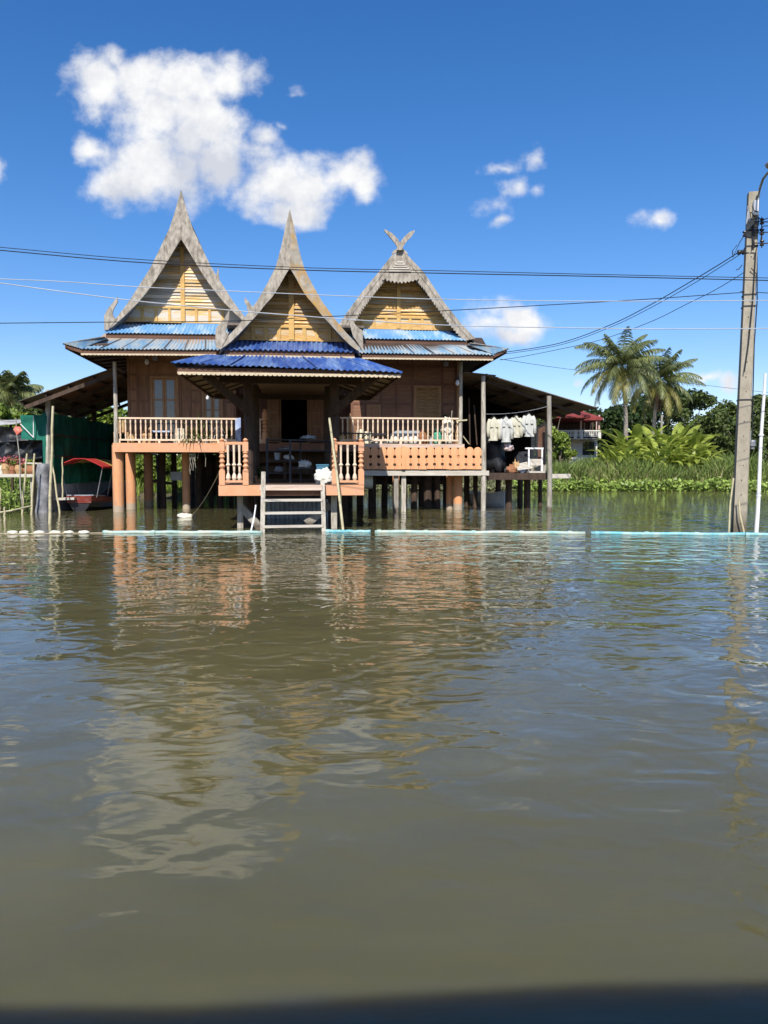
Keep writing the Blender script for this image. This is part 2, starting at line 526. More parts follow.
def resample(L, n):
    """n points evenly along a pixel polyline"""
    d = [0]
    for i in range(1, len(L)):
        d.append(d[-1]+math.hypot(L[i][0]-L[i-1][0], L[i][1]-L[i-1][1]))
    out = []
    for k in range(n):
        s = d[-1]*k/(n-1)
        for i in range(1, len(L)):
            if s <= d[i]+1e-9:
                t = (s-d[i-1])/(d[i]-d[i-1])
                out.append((lerp(L[i-1][0], L[i][0], t), lerp(L[i-1][1], L[i][1], t)))
                break
    return out


def mirror(L, cx, dy=0.0):
    return [(2*cx-x, y+dy*abs(x-cx)) for x, y in L]


def gable_roof(root, outer_l, outer_r, vb, vback, mname='steep_roof'):
    """the steep roof behind the bargeboards: two concave slopes with thickness"""
    for L in (outer_l, outer_r):
        pts = resample(L, 9)
        A = [H.P(x, y, vb+0.10) for x, y in pts]
        A = [p+Vector((0, 0, -0.14)) for p in A]
        B = [p+Vector((0, vback-vb, 0)) for p in A]
        MB().strip(A, B, (0, 0, -0.07)).build('steep_roof', mname, root, H)


def gable_wall(root, v, cx, apex_y, base_y, xl, xr, m_board, rows=20, panels=4, pale=False):
    """ochre gable of lapped boards with a centre post and a row of base panels"""
    a = H.P(cx, apex_y, v)
    bl = H.P(xl, base_y, v)
    br = H.P(xr, base_y, v)
    mb = MB()
    zt, zb = a.z, (bl.z+br.z)/2
    hpan = (zt-zb)*0.17
    zz = zb+hpan
    n = rows
    for i in range(n):
        z0 = zz+(zt-zz)*i/n
        z1 = zz+(zt-zz)*(i+1)/n
        f0 = (z0-zb)/(zt-zb)
        f1 = (z1-zb)/(zt-zb)
        x0l, x0r = lerp(bl.x, a.x, f0), lerp(br.x, a.x, f0)
        x1l, x1r = lerp(bl.x, a.x, f1), lerp(br.x, a.x, f1)
        for s0, s1, t0, t1 in ((x0l, a.x, x1l, a.x), (a.x, x0r, a.x, x1r)):
            y0, y1 = v-0.036-0.016*((i*7) % 3), v-0.006
            vs = [(s0, y0, z0), (s1, y0, z0), (t1, y1, z1), (t0, y1, z1), (s0, v+0.04, z0), (s1, v+0.04, z0), (t1, v+0.04, z1), (t0, v+0.04, z1)]
            mb.add(vs, [(0, 1, 2, 3), (0, 4, 5, 1), (4, 7, 6, 5), (0, 3, 7, 4), (1, 5, 6, 2), (3, 2, 6, 7)])
    mb.build('gable_boards', m_board, root, H)
    t = MB()
    f0 = (zz-zb)/(zt-zb)
    tl_, tr2_ = lerp(bl.x, a.x, f0), lerp(br.x, a.x, f0)
    t.prism([Vector((bl.x, v-0.02, zb)), Vector((br.x, v-0.02, zb)), Vector((tr2_, v-0.02, zz-0.003)), Vector((tl_, v-0.02, zz-0.003))], (0, 0.06, 0))
    t.build('base_panel', m_board, root, H)
    t = MB()
    t.box((a.x-0.075, v-0.085, zb+0.004), (a.x+0.075, v-0.037, zt-0.35))
    t.box((tl_+0.05, v-0.07, zz-0.035), (a.x-0.077, v-0.038, zz+0.03))
    t.box((a.x+0.077, v-0.07, zz-0.035), (tr2_-0.05, v-0.038, zz+0.03))
    t.box((bl.x, v-0.066, zb-0.03), (br.x, v-0.024, zb+0.002))
    for k in range(1, panels*2):
        if k == panels:
            continue
        x = lerp(tl_, tr2_, k/(panels*2))
        t.box((x-0.05, v-0.062, zb+0.004), (x+0.05, v-0.022, zz-0.037))
    t.build('gable_trim', 'ochre_trim', root, H)


def eave(root, pl, pr, ql, qr, mname, waves, rows=2, fas=(0, 6), scal=0.03, scalm='cream_trim', fin=1.5):
    """a corrugated skirt roof: top line pl-pr, eave line ql-qr (frame points), with a fascia and a scalloped edge"""
    amp = 0.022
    MB().sheet(pl, pr, qr, ql, waves, amp, rows, sag=0.02).build('roof_sheet', mname, root, H)


def fascia(root, a, b, h, th=0.04, m='brown_fascia', scallop=None, zoff=0.0):
    """board hung under an eave from a to b, with a scalloped cream lip"""
    a, b = Vector(a), Vector(b)
    up = Vector((0, 0, 1))
    d = (b-a).normalized()
    n = Vector((d.y, -d.x, 0)).normalized()*th
    vs = [a, b, b-up*h, a-up*h]
    ob = MB().prism(vs, -n).build('fascia', m, root, H)
    if scallop:
        s, depth, off = scallop
        mb = MB()
        L = (b-a).length
        k = max(3, int(L/s))
        for i in range(k):
            p = a+(b-a)*(i/k)-up*(h-off)+n*0.6
            q = a+(b-a)*((i+1)/k)-up*(h-off)+n*0.6
            m_ = (p+q)/2
            pts = [p+up*0.035, q+up*0.035, q-up*depth*0.15, lerp(q, m_, 0.3)-up*depth*0.8, m_-up*depth, lerp(p, m_, 0.3)-up*depth*0.8, p-up*depth*0.15]
            mb.prism(pts, n*0.35)
        mb.build('scalloped_edge', 'cream_trim', root, H)
    return ob


# ---------------------------------------------------------------- left and right gabled houses
def panel_wall(root, u0, u1, v, z0, z1, m_wall, m_panel, cols, rows_z, holes=(), horizontal=False):
    """a wall with raised rails and sunk panels; holes = (u0,u1,z0,z1) left open for windows"""
    zs = rows_z
    us = cols
    back = MB()
    pan = MB()
    rail = MB()

    def in_hole(u, z):
        return any(h[0] < u < h[1] and h[2] < z < h[3] for h in holes)
    for i in range(len(us)-1):
        for j in range(len(zs)-1):
            uc, zc = (us[i]+us[i+1])/2, (zs[j]+zs[j+1])/2
            if in_hole(uc, zc):
                continue
            pan.box((us[i]+0.052, v+0.012, zs[j]+0.052), (us[i+1]-0.052, v+0.06, zs[j+1]-0.052))
            back.box((us[i]+0.001, v+0.035, zs[j]+0.001), (us[i+1]-0.001, v+0.1, zs[j+1]-0.001))
    for u in us:
        for j in range(len(zs)-1):
            zc = (zs[j]+zs[j+1])/2
            if any(h[0]+0.06 < u < h[1]-0.06 and h[2] < zc < h[3] for h in holes):
                continue
            rail.box((u-0.05, v-0.012, zs[j]), (u+0.05, v+0.033, zs[j+1]-0.002))
    for z in zs:
        for i in range(len(us)-1):
            uc = (us[i]+us[i+1])/2
            if any(h[0] < uc < h[1] and h[2]+0.06 < z < h[3]-0.06 for h in holes):
                continue
            rail.box((us[i]+0.052, v-0.006, z-0.05), (us[i+1]-0.052, v+0.033, z+0.05))
    back.build('front_wall', m_wall, root, H)
    pan.build('wall_panel', m_panel, root, H)
    rail.build('wall_rail', m_wall, root, H)


def window_pair(root, u0, u1, v, z0, z1, glass=True, frame_m='teak_frame', leaf_m='shutter_wood'):
    f = MB()
    w = 0.09
    f.box((u0, v-0.05, z0), (u0+w, v+0.05, z1))
    f.box((u1-w, v-0.05, z0), (u1, v+0.05, z1))
    f.box((u0+w+0.002, v-0.047, z1-w), (u1-w-0.002, v+0.047, z1))
    f.box((u0-0.04, v-0.08, z0-0.06), (u1+0.04, v+0.047, z0-0.002))
    fr = f.build('window', frame_m, root, H)
    mid = (u0+u1)/2
    for a, b in ((u0+w+0.004, mid-0.004), (mid+0.004, u1-w-0.004)):
        s = MB()
        e = 0.075
        s.box((a, v-0.03, z0+0.01), (a+e, v+0.01, z1-w-0.01))
        s.box((b-e, v-0.03, z0+0.01), (b, v+0.01, z1-w-0.01))
        nb = 3 if glass else 2
        for k in range(nb+1):
            z = lerp(z0+0.01, z1-w-0.01-e*0.7, k/nb)
            s.box((a+e+0.001, v-0.026, z), (b-e-0.001, v+0.006, z+e*0.7))
        if glass:
            s.build('sash', frame_m, fr, H)
            MB().box((a+e*0.5, v-0.012, z0+0.05), (b-e*0.5, v-0.006, z1-w-0.05)).build('pane', 'glass_dark', fr, H)
        else:
            s.build('shutter', leaf_m, fr, H)
            sl = MB()
            nn = 16
            for k in range(nn):
                z = lerp(z0+0.07, z1-w-0.07, k/nn)
                dz = (z1-z0-0.3)/nn
                sl.add([(a+e, v-0.014, z), (b-e, v-0.014, z), (b-e, v-0.002, z+dz*0.95), (a+e, v-0.002, z+dz*0.95),
                        (a+e, v+0.005, z), (b-e, v+0.005, z), (b-e, v+0.005, z+dz*0.95), (a+e, v+0.005, z+dz*0.95)],
                       [(0, 1, 2, 3), (0, 4, 5, 1), (4, 7, 6, 5), (3, 2, 6, 7)])
            sl.build('slats', leaf_m, fr, H)
    return fr


VP = 28.3           # depth of the deck front
ZF = H.P(119, 443, VP).z     # deck level
VW = 29.95          # main walls
VB = 28.25          # bargeboards of the two big gables
VG = 29.05          # gable boards

# ---- left house
cl = 181
Lo = [(180.7, 190), (176.3, 207), (170, 227), (160.5, 247), (150.3, 268), (140, 284), (128.5, 302), (117, 317), (107, 330)]
Li = [(181.3, 238.5), (176.5, 246), (170.5, 256), (163.5, 267.5), (156.3, 279), (147.5, 291), (137.5, 303), (124.5, 316), (112, 327)]
left = thing('thai_house', H.P(170, 443, 31)*1.0, 'teak house at the left with blue and grey corrugated skirt roof and pointed grey gable', 'house', H)
ORG[left.name] = ORG[left.name]


def barge(root, outer, inner, v, m, th=0.09):
    mb = MB()
    a = resample(outer, 17)
    b = resample(inner, 17)
    mb.strip(pxl(a, v), pxl(b, v), (0, th, 0))
    # a raised moulding along the inner edge
    c = [(lerp(q[0], p[0], 0.22), lerp(q[1], p[1], 0.22)) for p, q in zip(a, b)]
    mb.strip(pxl(c, v-0.028), pxl(b, v-0.028), (0, 0.026, 0))
    return mb.build('bargeboard', m, root, H)


barge(left, Lo, Li, VB, 'grey_wood')
barge(left, mirror(Lo, cl), mirror(Li, cl), VB+0.003, 'grey_wood')
FIN = [(104.2, 330), (104.0, 316), (107.5, 309), (112.5, 303), (117.3, 297), (117.6, 302), (113.8, 308), (112.4, 313), (114, 317.5), (117.5, 318), (108, 330)]
MB().prism(pxl(FIN, VB-0.02), (0, 0.07, 0)).build('finial', 'grey_wood', left, H)
MB().prism(pxl(mirror(FIN, cl)[::-1], VB-0.02), (0, 0.07, 0)).build('finial', 'grey_wood', left, H)
MB().prism(pxl([(216, 276), (218.4, 267), (218.8, 276), (221, 286), (219, 286)], VB+0.05), (0, 0.06, 0)).build('spur', 'grey_wood', left, H)
gable_roof(left, Lo[1:], mirror(Lo[1:], cl), VB, VB+8.2)
gable_wall(left, VG, 182, 238, 322.5, 118, 247, 'ochre_siding_pale', rows=22)
# sheets
za = H.P(104, 325, 28.9)
MB().sheet(H.P(110, 324.0, 28.95), H.P(238, 324.8, 28.95), H.P(237, 334.2, 28.15), H.P(103.5, 332.6, 28.15), 36, 0.02, 2, sag=0.015).build('upper_sheet', 'blue_sheet_pale', left, H)
a, b = H.P(106, 333.6, 28.22), H.P(216, 334.5, 28.22)
fascia(left, a, b+(b-a)*0.18, 0.22)
MB().sheet(H.P(104, 339.2, 28.15), H.P(222, 340.0, 28.15), H.P(226, 349.6, 26.95), H.P(79, 348.4, 26.95), 38, 0.022, 2, sag=0.03).build('skirt_sheet', 'blue_sheet_grey', left, H)
a, b = H.P(81, 349.8, 27.02), H.P(216, 350.6, 27.02)
fascia(left, a, b, 0.16, scallop=(0.13, 0.03, 0.0))
# the side skirt: runs back along the left wall
c0 = H.P(62.5, 343.5, 27.1)
MB().sheet(c0+Vector((0, 9, 0)), c0, H.P(104, 336.5, 27.35), H.P(104, 336.5, 27.35)+Vector((0, 9, 0)), 60, 0.02, 2, sag=0.03).build('side_sheet', 'steep_roof', left, H)
MB().sheet(H.P(100, 336.9, 27.5), H.P(106, 339.0, 27.5), H.P(80.5, 348.3, 27.0), c0+Vector((0, -0.02, 0.01)), 7, 0.02, 2).build('hip_sheet', 'blue_sheet_grey', left, H)
MB().prism([H.P(64.5, 345.5, 27.05), H.P(82, 350.0, 27.0), H.P(83, 353.6, 27.0), H.P(68.5, 349.0, 27.05)], (0, 0.05, 0)).build('hip_board', 'brown_fascia', left, H)
MB().bar(c0+Vector((0.1, 0, -0.1)), c0+Vector((0.1, 9, -0.1)), 0.04, 0.16).build('side_fascia', 'brown_fascia', left, H)
sof = MB()
for k in range(10):
    sof.bar((c0.x+0.15, c0.y+0.2+k*0.85, c0.z-0.14), (H.P(127, 400, VW).x, c0.y+0.2+k*0.85, c0.z+0.02), 0.05, 0.09)
sof.build('rafters', 'dark_wood', left, H)
MB().strip([c0+Vector((0.1, 0.1, -0.09)), c0+Vector((0.1, 9, -0.09))], [Vector((H.P(127, 400, VW).x, 27.4, c0.z+0.07)), Vector((H.P(127, 400, VW).x, 36, c0.z+0.07))], (0, 0, 0.02)).build('side_soffit', 'soffit_wood', left, H)
uL0 = H.P(127.5, 400, VW).x
uL1 = H.P(236, 400, VW).x
ZT = H.P(127, 345, VW).z+0.35
sq = lambda px: H.P(px, 400, VW).x
sz = lambda py: H.P(180, py, VW).z
colsL = [uL0+0.05, sq(137.5), sq(149), sq(180), sq(190), sq(201), sq(212), sq(224), uL1-0.05]
rowsL = [ZF+0.06, sz(423), sz(401.5), sz(390), sz(375), sz(362), ZT-0.05]
holesL = [(sq(149), sq(180), ZF+0.06, sz(375)), (sq(201), sq(224), ZF+0.06, sz(390))]
panel_wall(left, uL0, uL1, VW, ZF, ZT, 'teak_wall', 'teak_panel', colsL, rowsL, holesL)
window_pair(left, sq(150.3), sq(178.8), VW, ZF+0.12, sz(376.5))
window_pair(left, sq(202), sq(223), VW, ZF+0.12, sz(391))
sw = MB()
sw.box((uL0, VW+0.102, ZF), (uL0+0.1, VW+6.5, ZT))
sw.box((uL1-0.1, VW+0.102, ZF), (uL1, VW+6.5, ZT))
sw.box((uL0+0.1, VW+6.4, ZF), (uL1-0.1, VW+6.5, ZT))
sw.build('side_wall', 'teak_wall', left, H)
MB().box((uL0+0.1, VW+1.2, ZF+0.02), (uL1-0.1, VW+1.3, ZT-0.02)).build('inner_wall', 'deep_shade', left, H)
MB().box((uL0-0.0, VW-0.9, ZT+0.003), (uL1+0.2, VW+6.5, ZT+0.05)).build('ceiling', 'soffit_wood', left, H)
MB().strip([H.P(84, 351, 27.1)+Vector((0, 0, 0.05)), H.P(214, 352, 27.1)+Vector((0, 0, 0.05))], [Vector((uL0-0.4, VW-0.91, ZT+0.02)), Vector((uL1, VW-0.91, ZT+0.02))], (0, 0, 0.02)).build('soffit', 'soffit_wood', left, H)

def laps(root, tl, tr, br_, bl_, n, m):
    """side laps of the roofing sheets"""
    mb = MB()
    for k in range(1, n):
        t = k/n
        p, q = lerp(Vector(tl), Vector(tr), t), lerp(Vector(bl_), Vector(br_), t)
        mb.bar(p+Vector((0, 0, .03)), q+Vector((0, 0, .03)), .035, .012)
    mb.build('sheet_lap', m, root, H)


laps(left, H.P(104, 339.2, 28.15), H.P(222, 340.0, 28.15), H.P(226, 349.6, 26.95), H.P(79, 348.4, 26.95), 7, 'old_tin')
# ---- right house (straight boards, crossed finials, arched eyebrow)
right = thing('thai_house', H.P(415, 443, 31), 'red-brown teak house at the right with crossed carved finials on its straight grey gable', 'house', H)
ar = (399.3, 246.5)
Ro_l = [(398.6, 247), (379.5, 271), (361.2, 293), (347, 312.5), (338, 326)]
Ri_l = [(386.6, 278.5), (377, 290.5), (366, 305), (358.5, 316.5), (349, 330)]
Ro_r = [(400, 247), (424, 272.5), (445, 303.5), (463, 325.5), (475.5, 338.5)]
Ri_r = [(414.5, 278.5), (424.5, 290), (436, 306.5), (449, 324), (463.5, 341)]


def carved(root, outer, inner, v, m):
    """straight bargeboard with a toothed inner edge"""
    n = 45
    a, b = resample(outer, n), resample(inner, n)
    bb = []
    for i, (p, q) in enumerate(zip(a, b)):
        k = 0.10 if i % 2 else -0.06
        bb.append((lerp(q[0], p[0], k), lerp(q[1], p[1], k)))
    mb = MB()
    mb.strip(pxl(a, v), pxl(bb, v), (0, 0.08, 0))
    c = [(lerp(p[0], q[0], 0.45), lerp(p[1], q[1], 0.45)) for p, q in zip(a, b)]
    c2 = [(lerp(p[0], q[0], 0.02), lerp(p[1], q[1], 0.02)) for p, q in zip(a, b)]
    mb.strip(pxl(c2, v-0.022), pxl(c, v-0.022), (0, 0.02, 0))
    return mb.build('bargeboard', m, root, H)


carved(right, [(395.5, 250.5)]+Ro_l[1:], Ri_l, VB, 'grey_wood')
carved(right, [(402.8, 250)]+Ro_r[1:], Ri_r, VB+0.003, 'grey_wood')
# the closed triangle at the top with its small louvre, and the scalloped collar
MB().prism(pxl([(398.6, 246.5), (400.2, 246.5), (417, 276), (384, 276)], VB-0.01), (0, 0.07, 0)).build('gable_peak', 'grey_wood', right, H)
lv = MB()
for k in range(5):
    y = 262+k*2.2
    wdt = 3+k*2.0
    A, B_ = H.P(400-wdt, y, VB-0.05), H.P(400+wdt, y, VB-0.05)
    lv.bar(A, B_, 0.03, 0.05)
lv.build('louvre', 'white_plank', right, H)
sc = [(383, 274), (418, 274), (419, 279)]
for k in range(10):
    x = 418.5-k*3.7
    sc += [(x, 278.0+3.5*math.sin((k+0.5)/10*math.pi)), (x-1.8, 280+3.5*math.sin((k+0.5)/10*math.pi))]
sc += [(382, 279)]
MB().prism(pxl(sc, VB-0.06), (0, 0.045, 0)).build('collar_board', 'grey_wood', right, H)
for L in ([(399, 250), (395, 243), (389, 236), (384.5, 231), (384.6, 229), (387.5, 230.5), (392, 233), (397.5, 238.5), (402, 246), (404, 250)],
          [(396, 250), (399.5, 243), (404, 237), (409.5, 232), (414.8, 230), (414.5, 232), (411, 237), (406, 242), (403, 247), (402, 250)]):
    o = MB().prism(pxl(L, VB-0.10 if L[0][0] == 399 else VB-0.175), (0, 0.07, 0)).build('crossed_finial', 'grey_wood', right, H)
MB().prism(pxl([(391.5, 254), (393, 251), (398, 248), (402, 248), (407, 252), (408, 255), (404, 253), (399.5, 250.5), (395, 253)], VB-0.03), (0, 0.02, 0)).build('scroll', 'grey_wood', right, H)
gable_roof(right, [(399.3, 249)]+Ro_l[1:], [(399.3, 249)]+Ro_r[1:], VB, VB+8.2)
gable_wall(right, VG, 398.5, 262, 329, 340, 455, 'ochre_siding', rows=18, panels=4)
MB().sheet(H.P(350, 329.8, 28.95), H.P(449, 331, 28.95), H.P(466, 340.2, 28.15), H.P(348, 338, 28.15), 32, 0.02, 2, sag=0.015).build('upper_sheet', 'blue_sheet_pale', right, H)
a, b = H.P(350, 339.4, 28.22), H.P(467, 340.6, 28.22)
fascia(right, a, b, 0.20)
MB().sheet(H.P(352, 344.6, 28.15), H.P(470, 345.4, 28.15), H.P(494.5, 354.6, 26.95), H.P(352, 352.6, 26.95), 40, 0.022, 2, sag=0.03).build('skirt_sheet', 'blue_sheet_grey', right, H)
a, b = H.P(362, 354.0, 27.02), H.P(493, 355.6, 27.02)
fascia(right, a, b, 0.16, scallop=(0.13, 0.03, 0.0))
c1 = H.P(509, 348.5, 27.1)
MB().sheet(c1, c1+Vector((0, 9, 0)), H.P(470, 343, 27.35)+Vector((0, 9, 0)), H.P(470, 343, 27.35), 60, 0.02, 2, sag=0.03).build('side_sheet', 'steep_roof', right, H)
MB().sheet(H.P(468, 344.6, 27.5), H.P(474, 342.9, 27.5), c1+Vector((0, -0.02, 0.01)), H.P(493.5, 354.0, 27.0), 7, 0.02, 2).build('hip_sheet', 'blue_sheet_grey', right, H)
MB().prism([H.P(491.5, 355.6, 27.0), H.P(507.0, 350.2, 27.05), H.P(503, 353.5, 27.05), H.P(491.0, 359.2, 27.0)], (0, 0.05, 0)).build('hip_board', 'brown_fascia', right, H)
MB().bar(c1+Vector((-0.1, 0, -0.1)), c1+Vector((-0.1, 9, -0.1)), 0.04, 0.16).build('side_fascia', 'brown_fascia', right, H)
laps(right, H.P(352, 344.6, 28.15), H.P(470, 345.4, 28.15), H.P(494.5, 354.6, 26.95), H.P(352, 352.6, 26.95), 7, 'old_tin')
uR0, uR1 = sq(352), H.P(457, 400, VW).x
szr = lambda py: H.P(415, py, VW).z
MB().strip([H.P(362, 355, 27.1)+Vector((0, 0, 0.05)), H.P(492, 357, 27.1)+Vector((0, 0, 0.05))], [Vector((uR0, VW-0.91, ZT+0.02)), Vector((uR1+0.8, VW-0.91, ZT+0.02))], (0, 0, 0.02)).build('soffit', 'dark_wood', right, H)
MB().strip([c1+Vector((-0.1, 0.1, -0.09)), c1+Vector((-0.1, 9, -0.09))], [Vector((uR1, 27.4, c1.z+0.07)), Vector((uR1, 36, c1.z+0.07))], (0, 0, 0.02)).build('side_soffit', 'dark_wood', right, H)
colsR = [uR0, sq(366), sq(381), sq(397), sq(412.5), sq(442), uR1-0.05]
rowsR = [ZF+0.06, szr(424), szr(404), szr(384), szr(366), ZT-0.05]
panel_wall(right, uR0, uR1, VW, ZF, ZT, 'teak_red', 'teak_red_panel', colsR, rowsR, [(sq(412.5), sq(442), ZF+0.06, szr(384)), (sq(366), sq(381), ZF+0.06, szr(404))])
window_pair(right, sq(413.5), sq(441), VW, ZF+0.12, szr(385.5), glass=False)
window_pair(right, sq(366.5), sq(380.5), VW, ZF+0.12, szr(405), glass=False, leaf_m='teak_frame')
sw = MB()
sw.box((uR0, VW+0.102, ZF), (uR0+0.1, VW+6.5, ZT))
sw.box((uR1-0.1, VW+0.102, ZF), (uR1, VW+6.5, ZT))
sw.box((uR0+0.1, VW+6.4, ZF), (uR1-0.1, VW+6.5, ZT))
sw.build('side_wall', 'teak_red', right, H)
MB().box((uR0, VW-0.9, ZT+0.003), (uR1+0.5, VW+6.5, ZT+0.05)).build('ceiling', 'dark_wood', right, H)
tr = MB()
tr.box((uR1-0.02, VW-0.06, ZF), (uR1+0.1, VW+0.1, ZT))
tr.build('corner_post', 'teak_frame', right, H)

# ---- the hall between them, with the open doorway
VH = 31.2
hall = thing('entrance_hall', H.P(295, 443, 32), 'dark middle room with an open double doorway between the two gabled houses', 'building', H)
hq = lambda px: H.P(px, 400, VH).x
hz = lambda py: H.P(295, py, VH).z
h0, h1 = H.P(237, 400, VH).x-0.1, H.P(352, 400, VH).x+0.2
d0, d1, dzt = hq(281), hq(307), hz(398)
hw = MB()
hw.box((h0, VH, ZF+0.02), (d0-0.08, VH+0.1, ZT))
hw.box((d1+0.08, VH, ZF+0.02), (h1, VH+0.1, ZT))
hw.box((d0-0.078, VH, dzt+0.08), (d1+0.078, VH+0.1, ZT))
hw.build('front_wall', 'teak_red', hall, H)
hr = MB()
for px in (241, 254, 268, 324, 338):
    hr.box((hq(px)-0.04, VH-0.03, ZF+0.1), (hq(px)+0.04, VH-0.002, ZT-0.1))
for py in (420, 396, 374):
    hr.box((h0+0.05, VH-0.026, hz(py)-0.04), (d0-0.6, VH-0.002, hz(py)+0.04))
    hr.box((d1+0.6, VH-0.026, hz(py)-0.04), (h1, VH-0.002, hz(py)+0.04))
hr.build('wall_rail', 'teak_red_panel', hall, H)
df = MB()
df.box((d0-0.078, VH-0.05, ZF+0.02), (d0, VH+0.098, dzt+0.078))
df.box((d1, VH-0.05, ZF+0.02), (d1+0.078, VH+0.098, dzt+0.078))
df.box((d0+0.001, VH-0.047, dzt), (d1-0.001, VH+0.095, dzt+0.078))
df.box((d0-0.1, VH-0.15, ZF+0.022), (d1+0.1, VH-0.052, ZF+0.14))
df.build('door_frame', 'teak_frame', hall, H)
for a_, b_ in ((hq(267.5), d0-0.09), (d1+0.09, hq(323))):
    dl = MB()
    dl.box((a_, VH-0.10, ZF+0.16), (b_, VH-0.06, dzt+0.03))
    dl2 = dl.build('door', 'teak_panel', hall, H)
    r_ = MB()
    for k in range(4):
        z = lerp(ZF+0.2, dzt-0.07, k/3)
        r_.box((a_+0.07, VH-0.118, z), (b_-0.07, VH-0.102, z+0.07))
    r_.box((a_, VH-0.12, ZF+0.16), (a_+0.068, VH-0.102, dzt+0.03))
    r_.box((b_-0.068, VH-0.12, ZF+0.16), (b_, VH-0.102, dzt+0.03))
    r_.build('door_rail', 'teak_frame', dl2, H)
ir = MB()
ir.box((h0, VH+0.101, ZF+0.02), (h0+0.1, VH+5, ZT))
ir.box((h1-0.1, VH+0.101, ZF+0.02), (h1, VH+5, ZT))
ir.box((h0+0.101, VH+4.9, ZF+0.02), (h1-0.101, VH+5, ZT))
ir.build('inner_wall', 'deep_shade', hall, H)
MB().box((h0, 27.6, ZT+0.06), (h1, VH+5, ZT+0.14)).build('roof', 'old_tin', hall, H)

# ---- deck on piles
deck = thing('house_platform', (H.P(290, 443, 31).x, 31, 0), 'raised timber deck on round orange and dark piles with cream railings', 'platform', H)
xl, xr = H.P(115.5, 443, VP).x, H.P(464, 443, VP).x
zb = H.P(119, 452, VP).z
gapl, gapr = H.P(228, 443, VP).x, H.P(362, 443, VP).x
db = MB()
nb = 44
for k in range(nb):
    v0 = VP+0.02+k*0.18
    db.box((xl, v0, ZF-0.05), (xr, v0+0.172, ZF))
db.build('deck_boards', 'dark_wood', deck, H)
ub = MB()
for v0 in (29.5, 31, 33, 35):
    ub.box((xl+0.2, v0, ZF-0.28), (xr-0.2, v0+0.14, ZF-0.053))
ub.build('underbeam', 'pile_wood', deck, H)
ob = MB()
ob.box((xl, VP-0.08, zb), (gapl, VP+0.018, ZF+0.004))
ob.box((xl-0.08, VP-0.08, zb), (xl-0.002, VP+7.8, ZF+0.004))
ob.build('edge_beam', 'orange_paint', deck, H)
MB().box((gapl+0.002, VP-0.06, H.P(290, 451.5, VP).z), (gapr, VP+0.016, ZF+0.002)).build('edge_beam', 'teak_red', deck, H)
MB().box((gapr+0.002, VP-0.08, ZF-0.14), (xr, VP+0.016, ZF+0.004)).build('edge_beam', 'pink_plank', deck, H)
for px, py, r in ((119, 512, 0.205), (131.5, 509, 0.195), (149, 505.5, 0.2), (186.5, 509, 0.155), (396, 509.4, 0.14), (449.5, 509.3, 0.14), (457.8, 509.8, 0.18)):
    g = H.G(px, py)
    MB().tube([(g.x, g.y, -1.2), (g.x, g.y, ZF-0.29 if g.y > 28.7 else ZF-0.055)], r, 20).build('column', 'orange_column', deck, H, smooth=False)
random.seed(3)
for px, py, r in ((163.5, 507, .14), (174.5, 505, .12), (200, 506, .15), (211, 503.5, .12), (220, 506, .14), (231, 503, .12), (238, 505, .12), (272, 502, .13), (318, 502, .13), (330, 504, .13), (344, 508, .12), (360, 505, .16), (372, 507, .17), (384, 505, .14),
                  (413.5, 508, .13), (421, 505, .13), (428, 508, .16), (438, 508, .12), (467, 505, .12), (475, 507, .1), (159, 502, .12), (193, 500.5, .15), (350, 501, .15), (405, 501, .13), (433, 501, .13), (445, 501, .12)):
    g = H.G(px, py)
    MB().tube([(g.x, g.y, -1.0), (g.x+random.uniform(-.05, .05), g.y, 1.2), (g.x, g.y, ZF-0.29)], r, 10, wob=0.05).build('pile', 'pile_wood', deck, H)
cb = MB()
for (x0, y0, x1, y1, v) in ((153, 481, 176, 484, 32.5), (345, 482, 372, 484, 31), (405, 480, 447, 482, 32)):
    cb.bar(H.P(x0, y0, v), H.P(x1, y1, v), 0.1, 0.12)
cb.build('cross_beam', 'pile_wood', deck, H)


def railing(root, pa, pb, ytop, ybot, v, n, m='cream_paint', post=True, r=0.032):
    a, b = H.P(pa, ytop, v), H.P(pb, ytop, v)
    c, d = H.P(pa, ybot, v), H.P(pb, ybot, v)
    zt, zb_ = (a.z+b.z)/2, (c.z+d.z)/2
    mb = MB()
    mb.box((a.x, v-0.05, zt-0.03), (b.x, v+0.05, zt+0.03))
    mb.box((a.x, v-0.035, zb_-0.03), (b.x, v+0.035, zb_+0.03))
    rl = mb.build('railing', m, root, H)
    first = None
    for i in range(n):
        x = lerp(a.x, b.x, (i+0.5)/n)
        if first is None:
            prof = [(r*0.9, zb_+0.03), (r*0.9, zb_+0.12), (r*1.15, zb_+0.16), (r*0.75, zb_+0.24), (r*1.1, (zt+zb_)/2), (r*0.75, zt-0.22), (r*1.1, zt-0.15), (r*0.9, zt-0.12), (r*0.9, zt-0.03)]
            first = MB().lathe(x, v, prof, 8).build('baluster', m, rl, H)
            x0 = x
        else:
            dup_part(first, rl, (x-x0, 0, 0))
    feet = MB()
    k = max(2, n//4)
    for i in range(k+1):
        x = lerp(a.x+0.05, b.x-0.05, i/k)
        feet.box((x-0.04, v-0.03, ZF+0.005), (x+0.04, v+0.03, zb_-0.031))
    feet.build('railing_foot', m, root, H)
    return rl


railing(deck, 117.5, 239, 418.5, 440, VP+0.06, 24)
railing(deck, 340, 460, 418.3, 440.3, VP+0.06, 24)
railing(deck, 257, 263.5, 419.5, 440, VP+0.06, 1)


